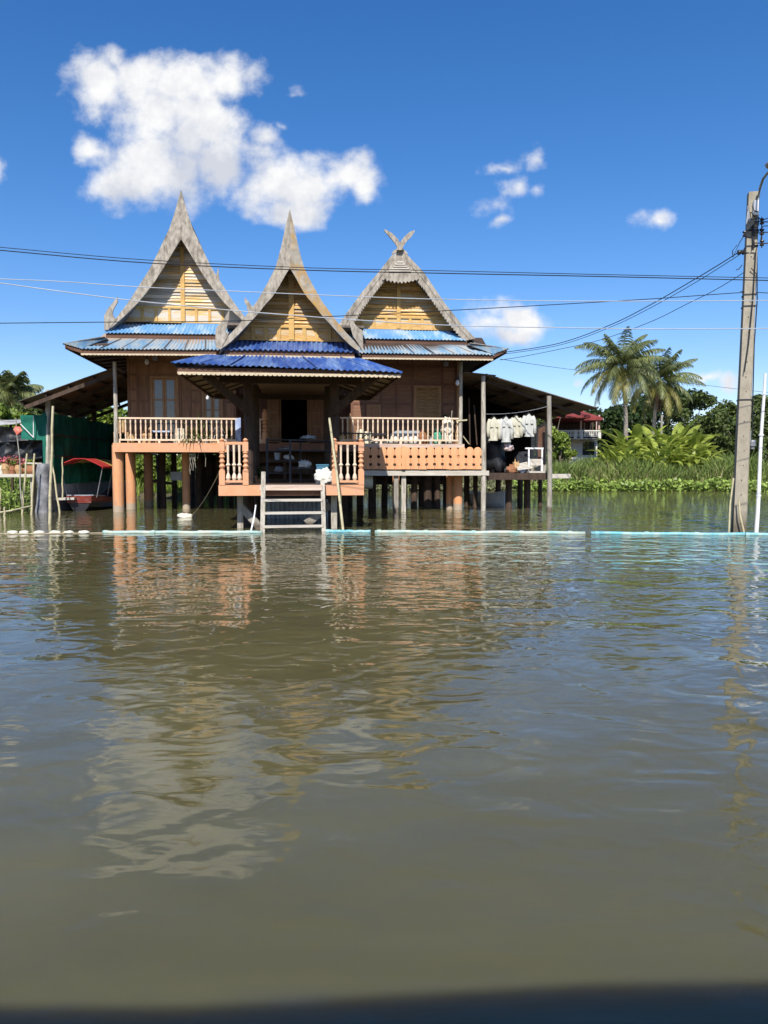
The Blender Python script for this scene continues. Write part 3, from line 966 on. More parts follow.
def newel_profile(z0, z1, r=0.085):
    h = z1-z0
    return [(r, z0), (r, z0+0.32*h), (r*.6, z0+0.34*h), (r*1.1, z0+0.40*h), (r*.55, z0+0.45*h), (r*1.05, z0+0.50*h), (r*.55, z0+0.55*h), (r*1.05, z0+0.60*h), (r*.6, z0+0.66*h), (r, z0+0.68*h), (r, z0+0.90*h), (r*.5, z0+0.92*h), (r*.95, z0+0.96*h), (r*.3, z0+h)]


g = H.P(265, 445, VP-0.02)
MB().lathe(g.x, VP+0.05, newel_profile(ZF, H.P(265, 409, VP).z, 0.1), 12).build('newel_post', 'orange_paint', deck, H)
g = H.P(329.5, 445, VP)
MB().lathe(g.x, VP+0.05, newel_profile(ZF, H.P(265, 411, VP).z, 0.09), 12).build('newel_post', 'orange_paint', deck, H)
for px, m in ((116.2, 'pale_post'), (460.3, 'pale_post')):
    a = H.P(px, 443, VP-0.02)
    top = H.P(px, 362, VP-0.02)
    MB().tube([(a.x, a.y, ZF), (a.x+0.01, a.y, 4.0), (a.x, a.y, top.z)], [0.075, 0.07, 0.065], 10).build('eave_post', m, deck, H)

sk = MB()  # dark sheets added to stand in for the shade under the deck
a_, b_ = H.P(196, 460, 35.2), H.P(330, 460, 35.2)
sk.box((a_.x, 35.2, 0.35), (b_.x, 35.26, ZF-0.3))
sk.build('added_shade_panel', 'dark_wood', deck, H)
sk = MB()
a_, b_ = H.P(333, 460, 35.2), H.P(462, 460, 35.2)
sk.box((a_.x, 35.2, 0.85), (b_.x, 35.26, ZF-0.3))
sk.build('added_shade_panel', 'dark_wood', deck, H)
# ---------------------------------------------------------------- porch pavilion
porch = thing('porch_pavilion', (H.P(290, 480, 22).x, 22, 0), 'gabled landing porch in front with dark blue roof, orange platform edge and turned railings', 'pavilion', H)
V0 = 19.75
zp1, zp0 = H.P(292, 485, V0).z, H.P(292, 495.5, V0).z
pl_, pr_ = H.P(218.5, 490, V0).x, H.P(364, 490, V0).x
pf = MB()
k = 0
v = V0+0.08
while v < 27.6:
    pf.box((pl_+0.05, v, zp1-0.05), (pr_-0.05, v+0.152, zp1-0.004))
    v += 0.16
pf.build('platform_boards', 'dark_wood', porch, H)
ap = MB()
ap.box((pl_, V0, zp0), (pr_, V0+0.07, zp1))
ap.box((pl_, V0+0.072, zp0), (pl_+0.06, 24, zp1+0.003))
ap.box((pr_-0.06, V0+0.072, zp0), (pr_, 24, zp1+0.003))
ap.build('apron', 'orange_paint', porch, H)
MB().box((H.P(263, 490, V0).x, V0-0.03, zp0+0.02), (H.P(322, 490, V0).x, V0-0.003, zp0+0.12)).build('apron_board', 'teak_red', porch, H)
jb = MB()
for x in np.linspace(pl_+0.3, pr_-0.3, 6):
    jb.box((x-0.05, V0+0.1, zp0-0.03), (x+0.05, 27.5, zp1-0.052))
jb.build('joists', 'dark_wood', porch, H)


def turned_rail(pa, pb, ytop, ybot, nbal):
    a, b = H.P(pa, ytop, V0), H.P(pb, ytop, V0)
    zt = H.P(pa, 441.8, V0).z
    zb_ = H.P(pa, 481.5, V0).z
    vv = V0+0.06
    mb = MB()
    mb.box((a.x+0.08, vv-0.045, zt-0.07), (b.x-0.08, vv+0.045, zt))
    mb.box((a.x+0.08, vv-0.04, zb_-0.03), (b.x-0.08, vv+0.04, zb_+0.03))
    rl = mb.build('railing', 'orange_paint', porch, H)
    for x, pt in ((a.x, ytop), (b.x, ytop)):
        t = MB()
        zz0, zz1 = zp1+0.004, H.P(pa, pt, V0).z
        t.box((x-0.075, vv-0.075, zz0), (x+0.075, vv+0.075, zz0+(zz1-zz0)*0.30))
        t.box((x-0.075, vv-0.075, zz0+(zz1-zz0)*0.72), (x+0.075, vv+0.075, zz0+(zz1-zz0)*0.92))
        t.lathe(x, vv, newel_profile(zz0, zz1, 0.075), 12)
        t.build('newel_post', 'orange_paint', rl, H)
    first = None
    for i in range(nbal):
        x = lerp(a.x+0.08, b.x-0.08, (i+0.5)/nbal)
        if first is None:
            h = zt-zb_-0.1
            z0 = zb_+0.03
            r = 0.042
            prof = [(r, z0), (r*1.5, z0+.06*h), (r*1.2, z0+.14*h), (r*.6, z0+.2*h), (r*.75, z0+.38*h), (r*1.5, z0+.43*h), (r*.7, z0+.48*h), (r*.65, z0+.75*h), (r*.8, z0+.9*h), (r, z0+h)]
            first = MB().lathe(x, vv, prof, 10).build('baluster', 'cream_paint', rl, H)
            x0 = x
        else:
            dup_part(first, rl, (x-x0, 0, 0))
    return rl


turned_rail(221.5, 245.2, 438, 481, 3)
turned_rail(334.5, 361.2, 438, 481, 3)
zpe = H.P(290, 378, 20.5).z
for px, v, zbt in ((248, 21.7, -1), (334.3, 21.7, -1)):
    a = H.P(px, 420, v)
    MB().tube([(a.x, v, -1.0), (a.x+0.02, v, 2), (a.x, v, zpe+0.25)], [0.15, 0.135, 0.125], 14).build('column', 'dark_wood', porch, H)
for px, v in ((256, 25.2), (327.5, 25.2)):
    a = H.P(px, 420, v)
    MB().tube([(a.x, v, -1.0), (a.x, v, zpe+0.3)], [0.12, 0.10], 12).build('column', 'dark_wood', porch, H)
for (xa, ya), (xb, yb) in (((250, 413), (205, 374)), ((333, 413), (377, 375))):
    MB().bar(H.P(xa, ya, 21.6), H.P(xb, yb, 20.2), 0.10, 0.22).build('brace', 'dark_wood', porch, H)
for (xa, ya), (xb, yb) in (((240, 505), (262, 530)), ((330, 505), (306, 524))):
    MB().bar(H.P(xa, ya, 20.6), H.P(xb, yb, 20.3), 0.08, 0.2).build('knee_brace', 'grey_post', porch, H)
for px in (240.5, 334):
    a = H.G(px, 528)
    MB().bar((a.x, a.y, -1), (a.x, a.y, zp0), 0.16, 0.16).build('platform_post', 'pale_post', porch, H)
# roof: corners of the eave
e_fl, e_fr = H.P(170.5, 362.5, 19.55), H.P(402.5, 372.0, 19.55)
e_fl.z, e_fr.z = e_fl.z-0.0, e_fr.z
t_l, t_r = H.P(208, 354.5, 20.75), H.P(357, 357.5, 20.75)
e_bl = Vector((e_fl.x+0.15, 26.7, e_fl.z))
e_br = Vector((e_fr.x-0.1, 26.7, e_fr.z))
tb_l = Vector((t_l.x, 26.7, t_l.z))
tb_r = Vector((t_r.x, 26.7, t_r.z))
MB().sheet(t_l, t_r, e_fr, e_fl, 38, 0.019, 3, sag=0.03).build('skirt_sheet', 'blue_sheet', porch, H)
MB().sheet(tb_l, t_l, e_fl, e_bl, 40, 0.022, 2).build('skirt_sheet', 'blue_sheet', porch, H)
MB().sheet(t_r, tb_r, e_br, e_fr, 40, 0.022, 2).build('skirt_sheet', 'blue_sheet', porch, H)
MB().sheet(H.P(226, 339.8, 21.35), H.P(354, 341.5, 21.35), H.P(357, 351.5, 20.65), H.P(222, 349.0, 20.65), 26, 0.024, 2, sag=0.02).build('upper_sheet', 'blue_sheet', porch, H)
laps(porch, t_l, t_r, e_fr, e_fl, 8, 'blue_sheet')
a, b = H.P(224, 349.8, 20.72), H.P(354.5, 351.8, 20.72)
fascia(porch, a, b, 0.20, scallop=(0.11, 0.025, 0.03))
a, b = H.P(177.5, 367.5, 19.68), H.P(401, 372.0, 19.68)
b.z = lerp(a.z, b.z, 0.55)
a.z = b.z = H.P(290, 369.0, 19.68).z
FH = a.z-H.P(290, 375.5, 19.68).z
fascia(porch, a, b, FH, scallop=(0.12, 0.045, 0.02))
fb = a-Vector((0, 0, 0.0))
for c_, d_ in ((a, Vector((e_bl.x+0.1, 26.6, a.z))), (b, Vector((e_br.x-0.1, 26.6, b.z)))):
    MB().bar(Vector(c_)+Vector((0, 0.05, -FH/2)), Vector(d_)+Vector((0, 0, -FH/2)), 0.04, FH*0.9).build('side_fascia', 'brown_fascia', porch, H)
# underside: boarded soffit that rises to the middle
zs_ = a.z-FH*0.55
zin = zs_+0.55
q = [Vector((a.x+0.04, 19.74, zs_)), Vector((b.x-0.04, 19.74, zs_)), Vector((b.x-0.04, 26.6, zs_)), Vector((a.x+0.04, 26.6, zs_))]
iq = [Vector((a.x+1.6, 21.4, zin)), Vector((b.x-1.6, 21.4, zin)), Vector((b.x-1.6, 26.6, zin)), Vector((a.x+1.6, 26.6, zin))]
sf = MB()
for i, j in ((0, 1), (1, 2), (3, 0)):
    n = 14
    A = [lerp(q[i], iq[i], t/n) for t in range(n+1)]
    B = [lerp(q[j], iq[j], t/n) for t in range(n+1)]
    sf.strip(A, B, (0, 0, 0.02))
sf.strip([iq[0], iq[3]], [iq[1], iq[2]], (0, 0, 0.02))
sf.strip([iq[3], iq[3]+Vector((0, 4.4, 0))], [iq[2], iq[2]+Vector((0, 4.4, 0))], (0, 0, 0.02))  # ceiling carried farther back, added to keep sun off the doors
sf.build('soffit', 'soffit_wood', porch, H)
rf = MB()
for i in range(7):
    t = i/6
    rf.bar(lerp(q[0], q[3], t)+Vector((0, 0, -.03)), lerp(iq[0], iq[3], t)+Vector((0, 0, -.03)), 0.04, 0.04)
    rf.bar(lerp(q[1], q[2], t)+Vector((0, 0, -.03)), lerp(iq[1], iq[2], t)+Vector((0, 0, -.03)), 0.04, 0.04)
rf.build('rafters', 'dark_wood', porch, H)
tb = MB()
tb.box((H.P(248, 380, 21.7).x-0.8, 21.6, zpe-0.02), (H.P(334, 380, 21.7).x+0.8, 21.8, zpe+0.2))
tb.build('tie_beam', 'dark_wood', porch, H)
tb = MB()
tb.box((a.x+0.2, 26.2, zs_-0.1), (b.x-0.2, 26.35, zs_+0.06))
tb.build('rear_beam', 'dark_wood', porch, H)
# gable
cc = 289.8
Co = [(289.7, 209), (284.5, 231), (280.5, 249.5), (275.5, 267.5), (267.5, 283), (258.5, 299), (248, 313), (236.5, 327.5), (226, 338), (219.5, 346)]
Ci = [(289.8, 268), (284, 277), (278, 288.5), (271.5, 298), (265, 304.5), (258, 314), (252, 320), (239, 334), (229, 343.5), (220.5, 349)]
VC = 20.55
barge(porch, Co, Ci, VC, 'grey_wood')
bo = barge(porch, mirror(Co, cc, 0.035), mirror(Ci, cc, 0.035), VC+0.003, 'grey_wood_ochre')
F2 = [(216.5, 348.5), (215, 340), (215.6, 329), (219, 324), (224, 319), (229.3, 310), (229.3, 319), (226.8, 327), (225.5, 332.5), (229, 332), (227, 337.5), (220.5, 349)]
MB().prism(pxl(F2, VC-0.02), (0, 0.06, 0)).build('finial', 'grey_wood', porch, H)
MB().prism(pxl([(363, 351.5), (358.5, 344), (353, 336), (350.5, 327), (348.5, 318), (354, 323), (358.5, 328), (362.5, 330.5), (363, 340), (363.3, 351)], VC-0.02), (0, 0.06, 0)).build('finial', 'grey_wood', porch, H)
MB().prism(pxl([(246.8, 309), (247.3, 303), (249, 300.5), (249.8, 304), (251.5, 309), (249, 312)], VC+0.05), (0, 0.05, 0)).build('spur', 'grey_wood', porch, H)
gable_roof(porch, Co[1:], mirror(Co[1:], cc, 0.03), VC, 30.6, 'steep_roof')
gable_wall(porch, 21.32, 291, 262, 340.2, 230, 352, 'ochre_siding', rows=18, panels=4)

# ---------------------------------------------------------------- ladder
lad = thing('ladder', H.G(293, 533), 'weathered wooden ladder reaching from the orange platform down into the water', 'ladder', H)
g1, g2 = H.G(262.5, 532), H.G(323.8, 531)
tl, tr_ = H.P(263.5, 472, 19.62), H.P(322.5, 481, 19.62)
for p, q in ((g1, tl), (g2, tr_)):
    MB().bar(p+(p-q)*0.35, q, 0.11, 0.09, up=(0, 1, 0)).build('stile', 'pale_post', lad, H)
for y0, h in ((500.5, .07), (513.3, .07), (526.8, .07)):
    fa = (532-y0)/(532-472)
    pA, pB = lerp(g1, tl, fa), lerp(g2, tr_, (531-y0)/(531-481))
    pB.z = pA.z
    MB().bar(pA+Vector((0.02, -0.02, 0)), pB+Vector((-0.02, -0.02, 0.0)), 0.10, 0.065).build('rung', 'white_plank', lad, H)
A, B_ = H.P(260, 487.5, 19.6), H.P(322, 487.5, 19.6)
MB().bar(A, B_, 0.2, 0.14).build('top_step', 'pink_plank', lad, H)

# ---------------------------------------------------------------- boardwalk and picket fence
walk = thing('boardwalk', (H.P(425, 475, 28).x, 28, 0), 'low grey boardwalk on posts in front of the right house', 'walkway', H)
zwk = H.P(425, 470.5, 27.75).z
w0, w1 = H.P(361, 472, 27.75).x, H.P(488.5, 472, 27.75).x
wb = MB()
v = 27.72
for k in range(5):
    wb.box((w0, v+0.05+k*0.19, zwk-0.005), (w1-0.2, v+0.05+k*0.19+0.18, zwk+0.04))
wb.build('deck_boards', 'grey_post', walk, H)
MB().box((w0, 27.66, zwk-0.19), (w1, 27.75, zwk-0.007)).build('edge_beam', 'white_plank', walk, H)
for px in (403.5, 396):
    a = H.P(px, 490, 27.85)
    MB().bar((a.x, a.y, -1), (a.x, a.y, zwk-0.007 if px < 400 else zwk+0.3), 0.17, 0.14).build('post', 'pale_post' if px > 400 else 'grey_post', walk, H)
pk = thing('picket_fence', (H.P(421, 470, 27.7).x, 27.65, zwk+0.04), 'low orange fence of close round-topped boards with square slots', 'fence', H)
npk = 15
x0_, x1_ = H.P(362.5, 458, 27.62).x, H.P(481.5, 458, 27.62).x
pw = (x1_-x0_)/npk
zt_, zb2 = H.P(421, 446.8, 27.62).z, H.P(421, 469.2, 27.62).z


def picket(x, z0, z1, w):
    h = z1-z0
    hw = w/2-0.006
    nw = 0.05
    z = lambda f: z0+f*h
    out = []
    prof = [(0, hw), (.15, hw), (.152, hw-nw), (.26, hw-nw), (.262, hw), (.50, hw), (.502, hw-nw), (.62, hw-nw), (.622, hw), (.86, hw), (.93, hw*.82), (.98, hw*.5), (1.0, 0.001)]
    left_ = [Vector((x-q, 27.60, z(f))) for f, q in prof]
    right_ = [Vector((x+q, 27.60, z(f))) for f, q in prof]
    return MB().strip(left_, right_, (0, 0.03, 0))


first = None
for i in range(npk):
    x = x0_+pw*(i+0.5)
    dz = random.uniform(-0.012, 0.012)
    if first is None:
        first = picket(x, zb2, zt_, pw).build('picket', 'picket_paint', pk, H)
        xx = x
    else:
        c = dup_part(first, pk, (x-xx, random.uniform(0, .004), dz))
rl = MB()
rl.box((x0_, 27.635, zb2+0.12), (x1_, 27.68, zb2+0.2))
rl.box((x0_, 27.635, zb2+0.50), (x1_, 27.68, zb2+0.56))
rl.build('rail', 'dark_wood', pk, H)
a = H.P(403.5, 458, 27.55)
MB().box((a.x-0.06, 27.55, zb2+0.0), (a.x+0.06, 27.597, zt_+0.02)).build('post', 'picket_paint', pk, H)

# ---------------------------------------------------------------- right lean-to shed
shed = thing('lean_to_shed', (H.P(515, 475, 30).x, 30, 0), 'open lean-to with dark tin roof and pale posts at the right of the houses', 'shed', H)
VS = 27.95
zsf = H.P(515, 473, VS).z
for px, pt, m in ((483.3, 376, 'pale_post'), (549.3, 396, 'grey_post')):
    g = H.G(px, 511)
    t = H.P(px+(0 if px < 500 else -0.3), pt, g.y)
    MB().tube([(g.x, g.y, -1), (g.x, g.y, 1.5), (t.x, g.y, t.z)], [0.10, 0.10, 0.08], 9, wob=0.08).build('post', m, shed, H)
rA, rB = H.P(486, 374.0, VS-0.15), H.P(597.5, 408, VS-0.15)
rA2, rB2 = rA+Vector((0, 6.5, 0)), rB+Vector((0, 6.5, 0))
MB().sheet(rA, rA2, rB2, rB, 44, 0.025, 3, sag=0.05).build('roof', 'old_tin', shed, H)
pu = MB()
for t in (0.04, 0.3, 0.55, 0.8):
    p = lerp(rA, rB, t)+Vector((0, 0.25, -0.09))
    pu.bar(p, p+Vector((0, 6, 0)), 0.06, 0.1)
for k in (0.5, 2.2, 4.2, 6.1):
    pu.bar(rA+Vector((0.1, k, -0.2)), rB+Vector((-0.5, k, -0.2)), 0.08, 0.12)
pu.build('rafters', 'dark_wood', shed, H)
fl = MB()
s0, s1 = H.P(485, 475, VS).x, H.P(549, 475, VS).x
for k in range(26):
    fl.box((s0, VS+0.15+k*0.2, zsf-0.04), (s1, VS+0.34+k*0.2, zsf))
fl.build('floor_boards', 'pile_wood', shed, H)
MB().box((s0-0.1, VS+0.0, zsf-0.26), (s1, VS+0.12, zsf-0.01)).build('floor_beam', 'dark_wood', shed, H)
a_, b_ = H.P(551, 476, VS), H.P(570.5, 476, VS)
MB().box((a_.x, VS-0.02, a_.z-0.09), (b_.x, VS+0.12, a_.z+0.08)).build('beam_end', 'white_plank', shed, H)
for px, py in ((508.5, 509), (527, 508.5), (498, 505), (520, 504), (540, 505)):
    g = H.G(px, py)
    MB().tube([(g.x, g.y, -1), (g.x, g.y, zsf-0.05)], 0.13 if px < 530 else 0.09, 9, wob=.06).build('leg', 'pile_wood', shed, H)
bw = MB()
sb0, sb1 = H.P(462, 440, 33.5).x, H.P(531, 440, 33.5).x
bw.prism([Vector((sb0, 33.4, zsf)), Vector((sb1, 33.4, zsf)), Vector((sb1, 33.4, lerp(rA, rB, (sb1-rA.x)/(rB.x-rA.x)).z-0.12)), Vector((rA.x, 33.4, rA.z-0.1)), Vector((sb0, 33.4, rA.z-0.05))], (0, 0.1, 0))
bw.build('back_wall', 'deep_shade', shed, H)
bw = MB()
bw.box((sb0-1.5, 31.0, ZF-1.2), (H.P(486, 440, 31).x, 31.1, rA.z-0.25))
bw.build('side_wall', 'deep_shade', shed, H)
pkk = MB()
for k, px in enumerate((533, 537.5, 541.5, 545)):
    a = H.P(px, 440, 30.5)
    pkk.box((a.x-0.08, 30.5+k*0.01, zsf), (a.x+0.085, 30.54+k*0.01, H.P(px, 428-k*2, 30.5).z))
pkk.build('side_planks', 'grey_post', shed, H)
a, b = H.P(463, 376, 28.3), H.P(486, 376, 28.3)
MB().sheet(Vector((a.x, 27.9, a.z+0.1)), Vector((a.x, 34, a.z+.1)), Vector((b.x+.3, 34, b.z-.02)), Vector((b.x+.3, 27.9, b.z-.02)), 30, 0.02, 1).build('roof_infill', 'old_tin', shed, H)

# ---------------------------------------------------------------- left boat shed
bsh = thing('boat_shed', (H.P(80, 500, 31).x, 31, 0), 'sloping tin lean-to over the mooring at the left, hung with dark green netting', 'shed', H)
VS2 = 28.45
rA, rB = H.P(18, 401.5, VS2), H.P(116, 366.5, VS2)
MB().sheet(rA+Vector((0, 8, 0)), rA, rB, rB+Vector((0, 8, 0)), 52, 0.02, 3, sag=0.05).build('roof', 'old_tin', bsh, H)
pu = MB()
for t in (0.03, 0.27, 0.5, 0.75, 0.97):
    p = lerp(rA, rB, t)+Vector((0, 0.1, -0.09))
    pu.bar(p, p+Vector((0, 7.8, 0)), 0.07, 0.11)
for k in (0.15, 2.0, 4.0, 6.0, 7.8):
    pu.bar(rA+Vector((0.2, k, -0.2)), rB+Vector((0, k, -0.2)), 0.08, 0.14)
pu.build('rafters', 'pile_wood', bsh, H)
for px, py, m in ((48.5, 512, 'pale_post'),):
    g = H.G(px, 511)
    t = H.P(px-0.3, 390, g.y)
    MB().tube([(g.x, g.y, -1), (g.x+0.03, g.y, 2.2), (t.x, g.y, t.z)], [0.12, 0.11, 0.09], 9, wob=.08).build('post', m, bsh, H)
for px, py in ((76.5, 507), (96, 504.5), (60, 503)):
    g = H.G(px, py)
    MB().tube([(g.x, g.y, -1), (g.x, g.y, 4.0+(px-60)*0.02)], 0.11, 9).build('post', 'pile_wood', bsh, H)
# netting along the left side, running back
n0 = H.P(50, 413.5, 28.9)
n1 = H.P(114, 424.5, 35.5)


def cloth_sheet(a, b, z0a, z1a, z0b, z1b, nu, nv, amp, fr, seed=0, freq=1.3):
    """hung cloth between two plan points with folds; returns MB"""
    mb = MB()
    a, b = Vector(a), Vector(b)
    d = (b-a)
    d.z = 0
    nrm = Vector((d.y, -d.x, 0)).normalized()
    vs = []
    for lay in (0, 1):
        for j in range(nv+1):
            for i in range(nu+1):
                s, t = i/nu, j/nv
                z = lerp(lerp(z0a, z1a, t), lerp(z0b, z1b, t), s)
                p = Vector((lerp(a.x, b.x, s), lerp(a.y, b.y, s), z))
                f = mnoise.noise(Vector((s*d.length*freq, t*1.2, seed*5.1)))+0.5*mnoise.noise(Vector((s*d.length*freq*2.7, t*2.9, seed*3.3)))
                p += nrm*(amp*f+lay*0.012)
                p.z += 0.06*mnoise.noise(Vector((s*d.length*0.9, t, seed+9)))
                vs.append(p)
    L = (nu+1)*(nv+1)
    fs = []
    for j in range(nv):
        for i in range(nu):
            k = j*(nu+1)+i
            fs.append((k, k+1, k+nu+2, k+nu+1))
            fs.append((L+k, L+k+nu+1, L+k+nu+2, L+k+1))
    mb.add(vs, fs)
    return mb


cloth_sheet(n0, n1, 1.05, n0.z, 1.05, n1.z, 60, 14, 0.20, H, 1, 1.9).build('netting', 'green_net', bsh, H)
bk = H.P(113, 424, 35.6)
cloth_sheet(n1, n1+Vector((0.9, 0, 0)), 1.05, n1.z-0.1, 1.05, n1.z-0.2, 6, 10, 0.04, H, 4).build('netting', 'green_net', bsh, H)
lw = MB()
lw.box((n0.x-0.1, n0.y+0.3, -0.5), (n0.x+0.0, n1.y, 1.1))
lw.add([], [])
lw2 = MB()
lw2.strip([Vector((n0.x-0.06, n0.y+0.2, -0.5)), Vector((n1.x-0.06, n1.y, -0.5))], [Vector((n0.x-0.06, n0.y+0.2, 1.07)), Vector((n1.x-0.06, n1.y, 1.07))], (-0.1, 0, 0))
lw2.box((n1.x+0.02, n1.y+0.1, -0.5), (n1.x+0.9, n1.y+0.2, 1.04))
lw2.build('low_wall', 'grey_wall', bsh, H)
nb_ = MB()
for f in (0.4, 0.7):
    z = lerp(1.05, n0.z, f)
    z2 = lerp(1.05, n1.z, f)
    nb_.bar((n0.x+0.1, n0.y, z), (n1.x+0.1, n1.y, z2), 0.03, 0.05)
nb_.build('batten', 'dark_wood', bsh, H)

# ================================================================== THINGS ABOUT THE HOUSE
def single(mb, name, m, label, cat, group=None, fr=H, smooth=False, kind=None):
    return tag(mb.build(name, m, None, fr, smooth=smooth), label, cat, group, kind)


def at(px, v, z):
    p = H.P(px, 440, v)
    return Vector((p.x, v, z))


# --- left balcony
p = at(122, 29.0, ZF)
t = thing('wooden_chair', p, 'light brown slatted chair at the far left end of the left balcony', 'chair', H)
b_ = MB()
for k in range(5):
    b_.box((p.x-0.22+k*0.095, p.y+0.16, ZF+0.42), (p.x-0.15+k*0.095, p.y+0.19, ZF+0.95))
b_.box((p.x-0.25, p.y+0.155, ZF+0.93), (p.x+0.3, p.y+0.2, ZF+0.99))
b_.build('backrest', 'tan_wood', t, H)
MB().box((p.x-0.25, p.y-0.25, ZF+0.38), (p.x+0.3, p.y+0.2, ZF+0.418)).build('seat', 'tan_wood', t, H)
for sx in (-.22, .27):
    for sy in (-.22, .17):
        MB().box((p.x+sx-.025, p.y+sy-.025, ZF+0.003), (p.x+sx+.025, p.y+sy+.025, ZF+0.379)).build('leg', 'tan_wood', t, H)
p = at(131.5, 28.85, ZF)
b_ = MB()
b_.lathe(p.x, p.y, [(.12, ZF+0.004), (.15, ZF+.1), (.16, ZF+.2), (.09, ZF+.28), (.07, ZF+.31), (.10, ZF+.34), (.085, ZF+.34)], 14)
single(b_, 'clay_jar', 'tan_wood', 'small light brown jar on the floor beside the slatted chair', 'jar', smooth=True)
for px, rr, hh, lab in ((144.5, .14, .50, 'tall pale brown carved stump nearest the slatted chair on the left balcony'), (150.5, .12, .62, 'slim pale brown carved stump beside the pale blue bench')):
    p = at(px, 28.9, ZF)
    b_ = MB()
    b_.lathe(p.x, p.y, [(rr*.9, ZF+.004), (rr*.7, ZF+.1*hh), (rr*.55, ZF+.4*hh), (rr*.8, ZF+.6*hh), (rr*.5, ZF+.8*hh), (rr*.6, ZF+.9*hh), (rr*.2, ZF+hh)], 9)
    single(b_, 'carved_stump', 'tan_wood', lab, 'carving', 'carved stumps on the left balcony')
p0_, p1_ = at(152, 29.3, ZF), at(171, 29.3, ZF)
t = thing('bench', (p0_+p1_)/2, 'bench with a pale blue top under the glass window of the left house', 'bench', H)
MB().box((p0_.x, 29.05, ZF+.44), (p1_.x, 29.5, ZF+.50)).build('seat', 'pale_blue', t, H)
for x in (p0_.x+.05, p1_.x-.05):
    for y in (29.08, 29.45):
        MB().box((x-.025, y-.025, ZF+.003), (x+.025, y+.025, ZF+.439)).build('leg', 'dark_metal', t, H)
# cream plastic armchair
p = at(181, 28.85, ZF)
t = thing('plastic_chair', p, 'cream plastic armchair with its rounded back to the left balcony railing', 'chair', H)
b_ = MB()
pts = []
A, B = [], []
for k in range(9):
    th = math.pi*(0.0+k/8)
    x = p.x+0.25*math.cos(th)
    y = p.y-0.1-0.12*math.sin(th)
    A.append(Vector((x, y, ZF+0.16)))
    B.append(Vector((x*0.9+p.x*0.1, y, ZF+0.50+0.09*math.sin(th))))
b_.strip(A, B, (0, 0.02, 0))
b_.build('backrest', 'cream_plastic', t, H)
MB().box((p.x-.22, p.y-.08, ZF+.34), (p.x+.22, p.y+.34, ZF+.37)).build('seat', 'cream_plastic', t, H)
for sx in (-.2, .2):
    for sy in (-.1, .3):
        MB().bar((p.x+sx*1.15, p.y+sy, ZF+.003), (p.x+sx, p.y+sy, ZF+.339), .045).build('leg', 'cream_plastic', t, H)
# plants on the railing


def leaf_blades(c, n, L, w, spread=1.0, up=0.6, seed=0, droop=0.6):
    """arching strap leaves from a point; returns (k,4,3)"""
    r = np.random.default_rng(seed)
    out = []
    for i in range(n):
        a = r.uniform(0, 2*math.pi)
        el = r.uniform(0.1, 1.0)*up
        l = L*r.uniform(.6, 1.15)
        d = np.array([math.cos(a)*spread, math.sin(a)*spread, 0])
        s = np.array([-math.sin(a), math.cos(a), 0])*w/2
        prev = None
        m = 5
        for k in range(m+1):
            f = k/m
            q = np.array(c)+d*l*f*(1-el*0.4)+np.array([0, 0, l*(el*1.4*f-droop*f*f)])
            ww = s*(math.sin(math.pi*min(0.97, 0.12+f*0.86)))
            cur = (q-ww, q+ww)
            if prev:
                out.append([prev[0], prev[1], cur[1], cur[0]])
            prev = cur
    return np.array(out)


def scatter_leaves(cs, rad, n, size, seed=0, flat=0.3, aspect=0.55):
    """small leaf quads around clump centres"""
    r = np.random.default_rng(seed)
    cs = np.asarray(cs)
    idx = r.integers(0, len(cs), n)
    d = r.normal(size=(n, 3))
    d /= np.linalg.norm(d, axis=1)[:, None]
    rr = np.asarray(rad)[idx] if hasattr(rad, '__len__') else np.full(n, rad)
    q = cs[idx]+d*(rr*(r.uniform(0.35, 1, n)**0.6))[:, None]*np.array([1, 1, .8])
    nrm = d*0.6+r.normal(size=(n, 3))*0.6+np.array([0, 0, flat])
    nrm /= np.linalg.norm(nrm, axis=1)[:, None]
    t = np.cross(nrm, r.normal(size=(n, 3)))
    t /= np.linalg.norm(t, axis=1)[:, None]
    b = np.cross(nrm, t)
    s = size*r.uniform(.6, 1.3, n)[:, None]
    return np.stack([q-t*s, q-b*s*aspect+nrm*s*.12, q+t*s, q+b*s*aspect+nrm*s*.12], axis=1)


def wpt(p):
    return tuple(H.world(p))


def pot_plant(px, v, z, label, leafm, n, L, w, seed, pot='brown_clay', potr=.11, poth=.2, roots=0, up=.7, droop=.6):
    p = H.world(at(px, v, z))
    t = thing('potted_plant', p, label, 'plant')
    MB().lathe(p.x, p.y, [(potr*.7, p.z+.003), (potr, p.z+poth), (potr*1.1, p.z+poth), (potr*1.1, p.z+poth+.02), (potr*.85, p.z+poth+.02), (potr*.8, p.z+poth-.03)], 12).build('pot', pot, t)
    V = leaf_blades((0, 0, poth), n, L, w, seed=seed, up=up, droop=droop)
    npmesh('leaves', V, leafm, parent=t)
    if roots:
        rr = random.Random(seed)
        b = MB()
        for k in range(roots):
            x, y = rr.uniform(-.12, .12), -0.18-rr.uniform(0, .06)
            pts = [Vector((p.x+x*.3, p.y-.05, p.z+.3))]
            zz = p.z+.25
            L_ = rr.uniform(.4, 1.5)
            for j in range(1, 8):
                pts.append(Vector((p.x+x+rr.uniform(-.03, .03), p.y+y, zz-L_*j/7)))
            b.tube(pts, 0.010, 4)
        b.build('hanging_roots', 'dry_root', t)
    return t


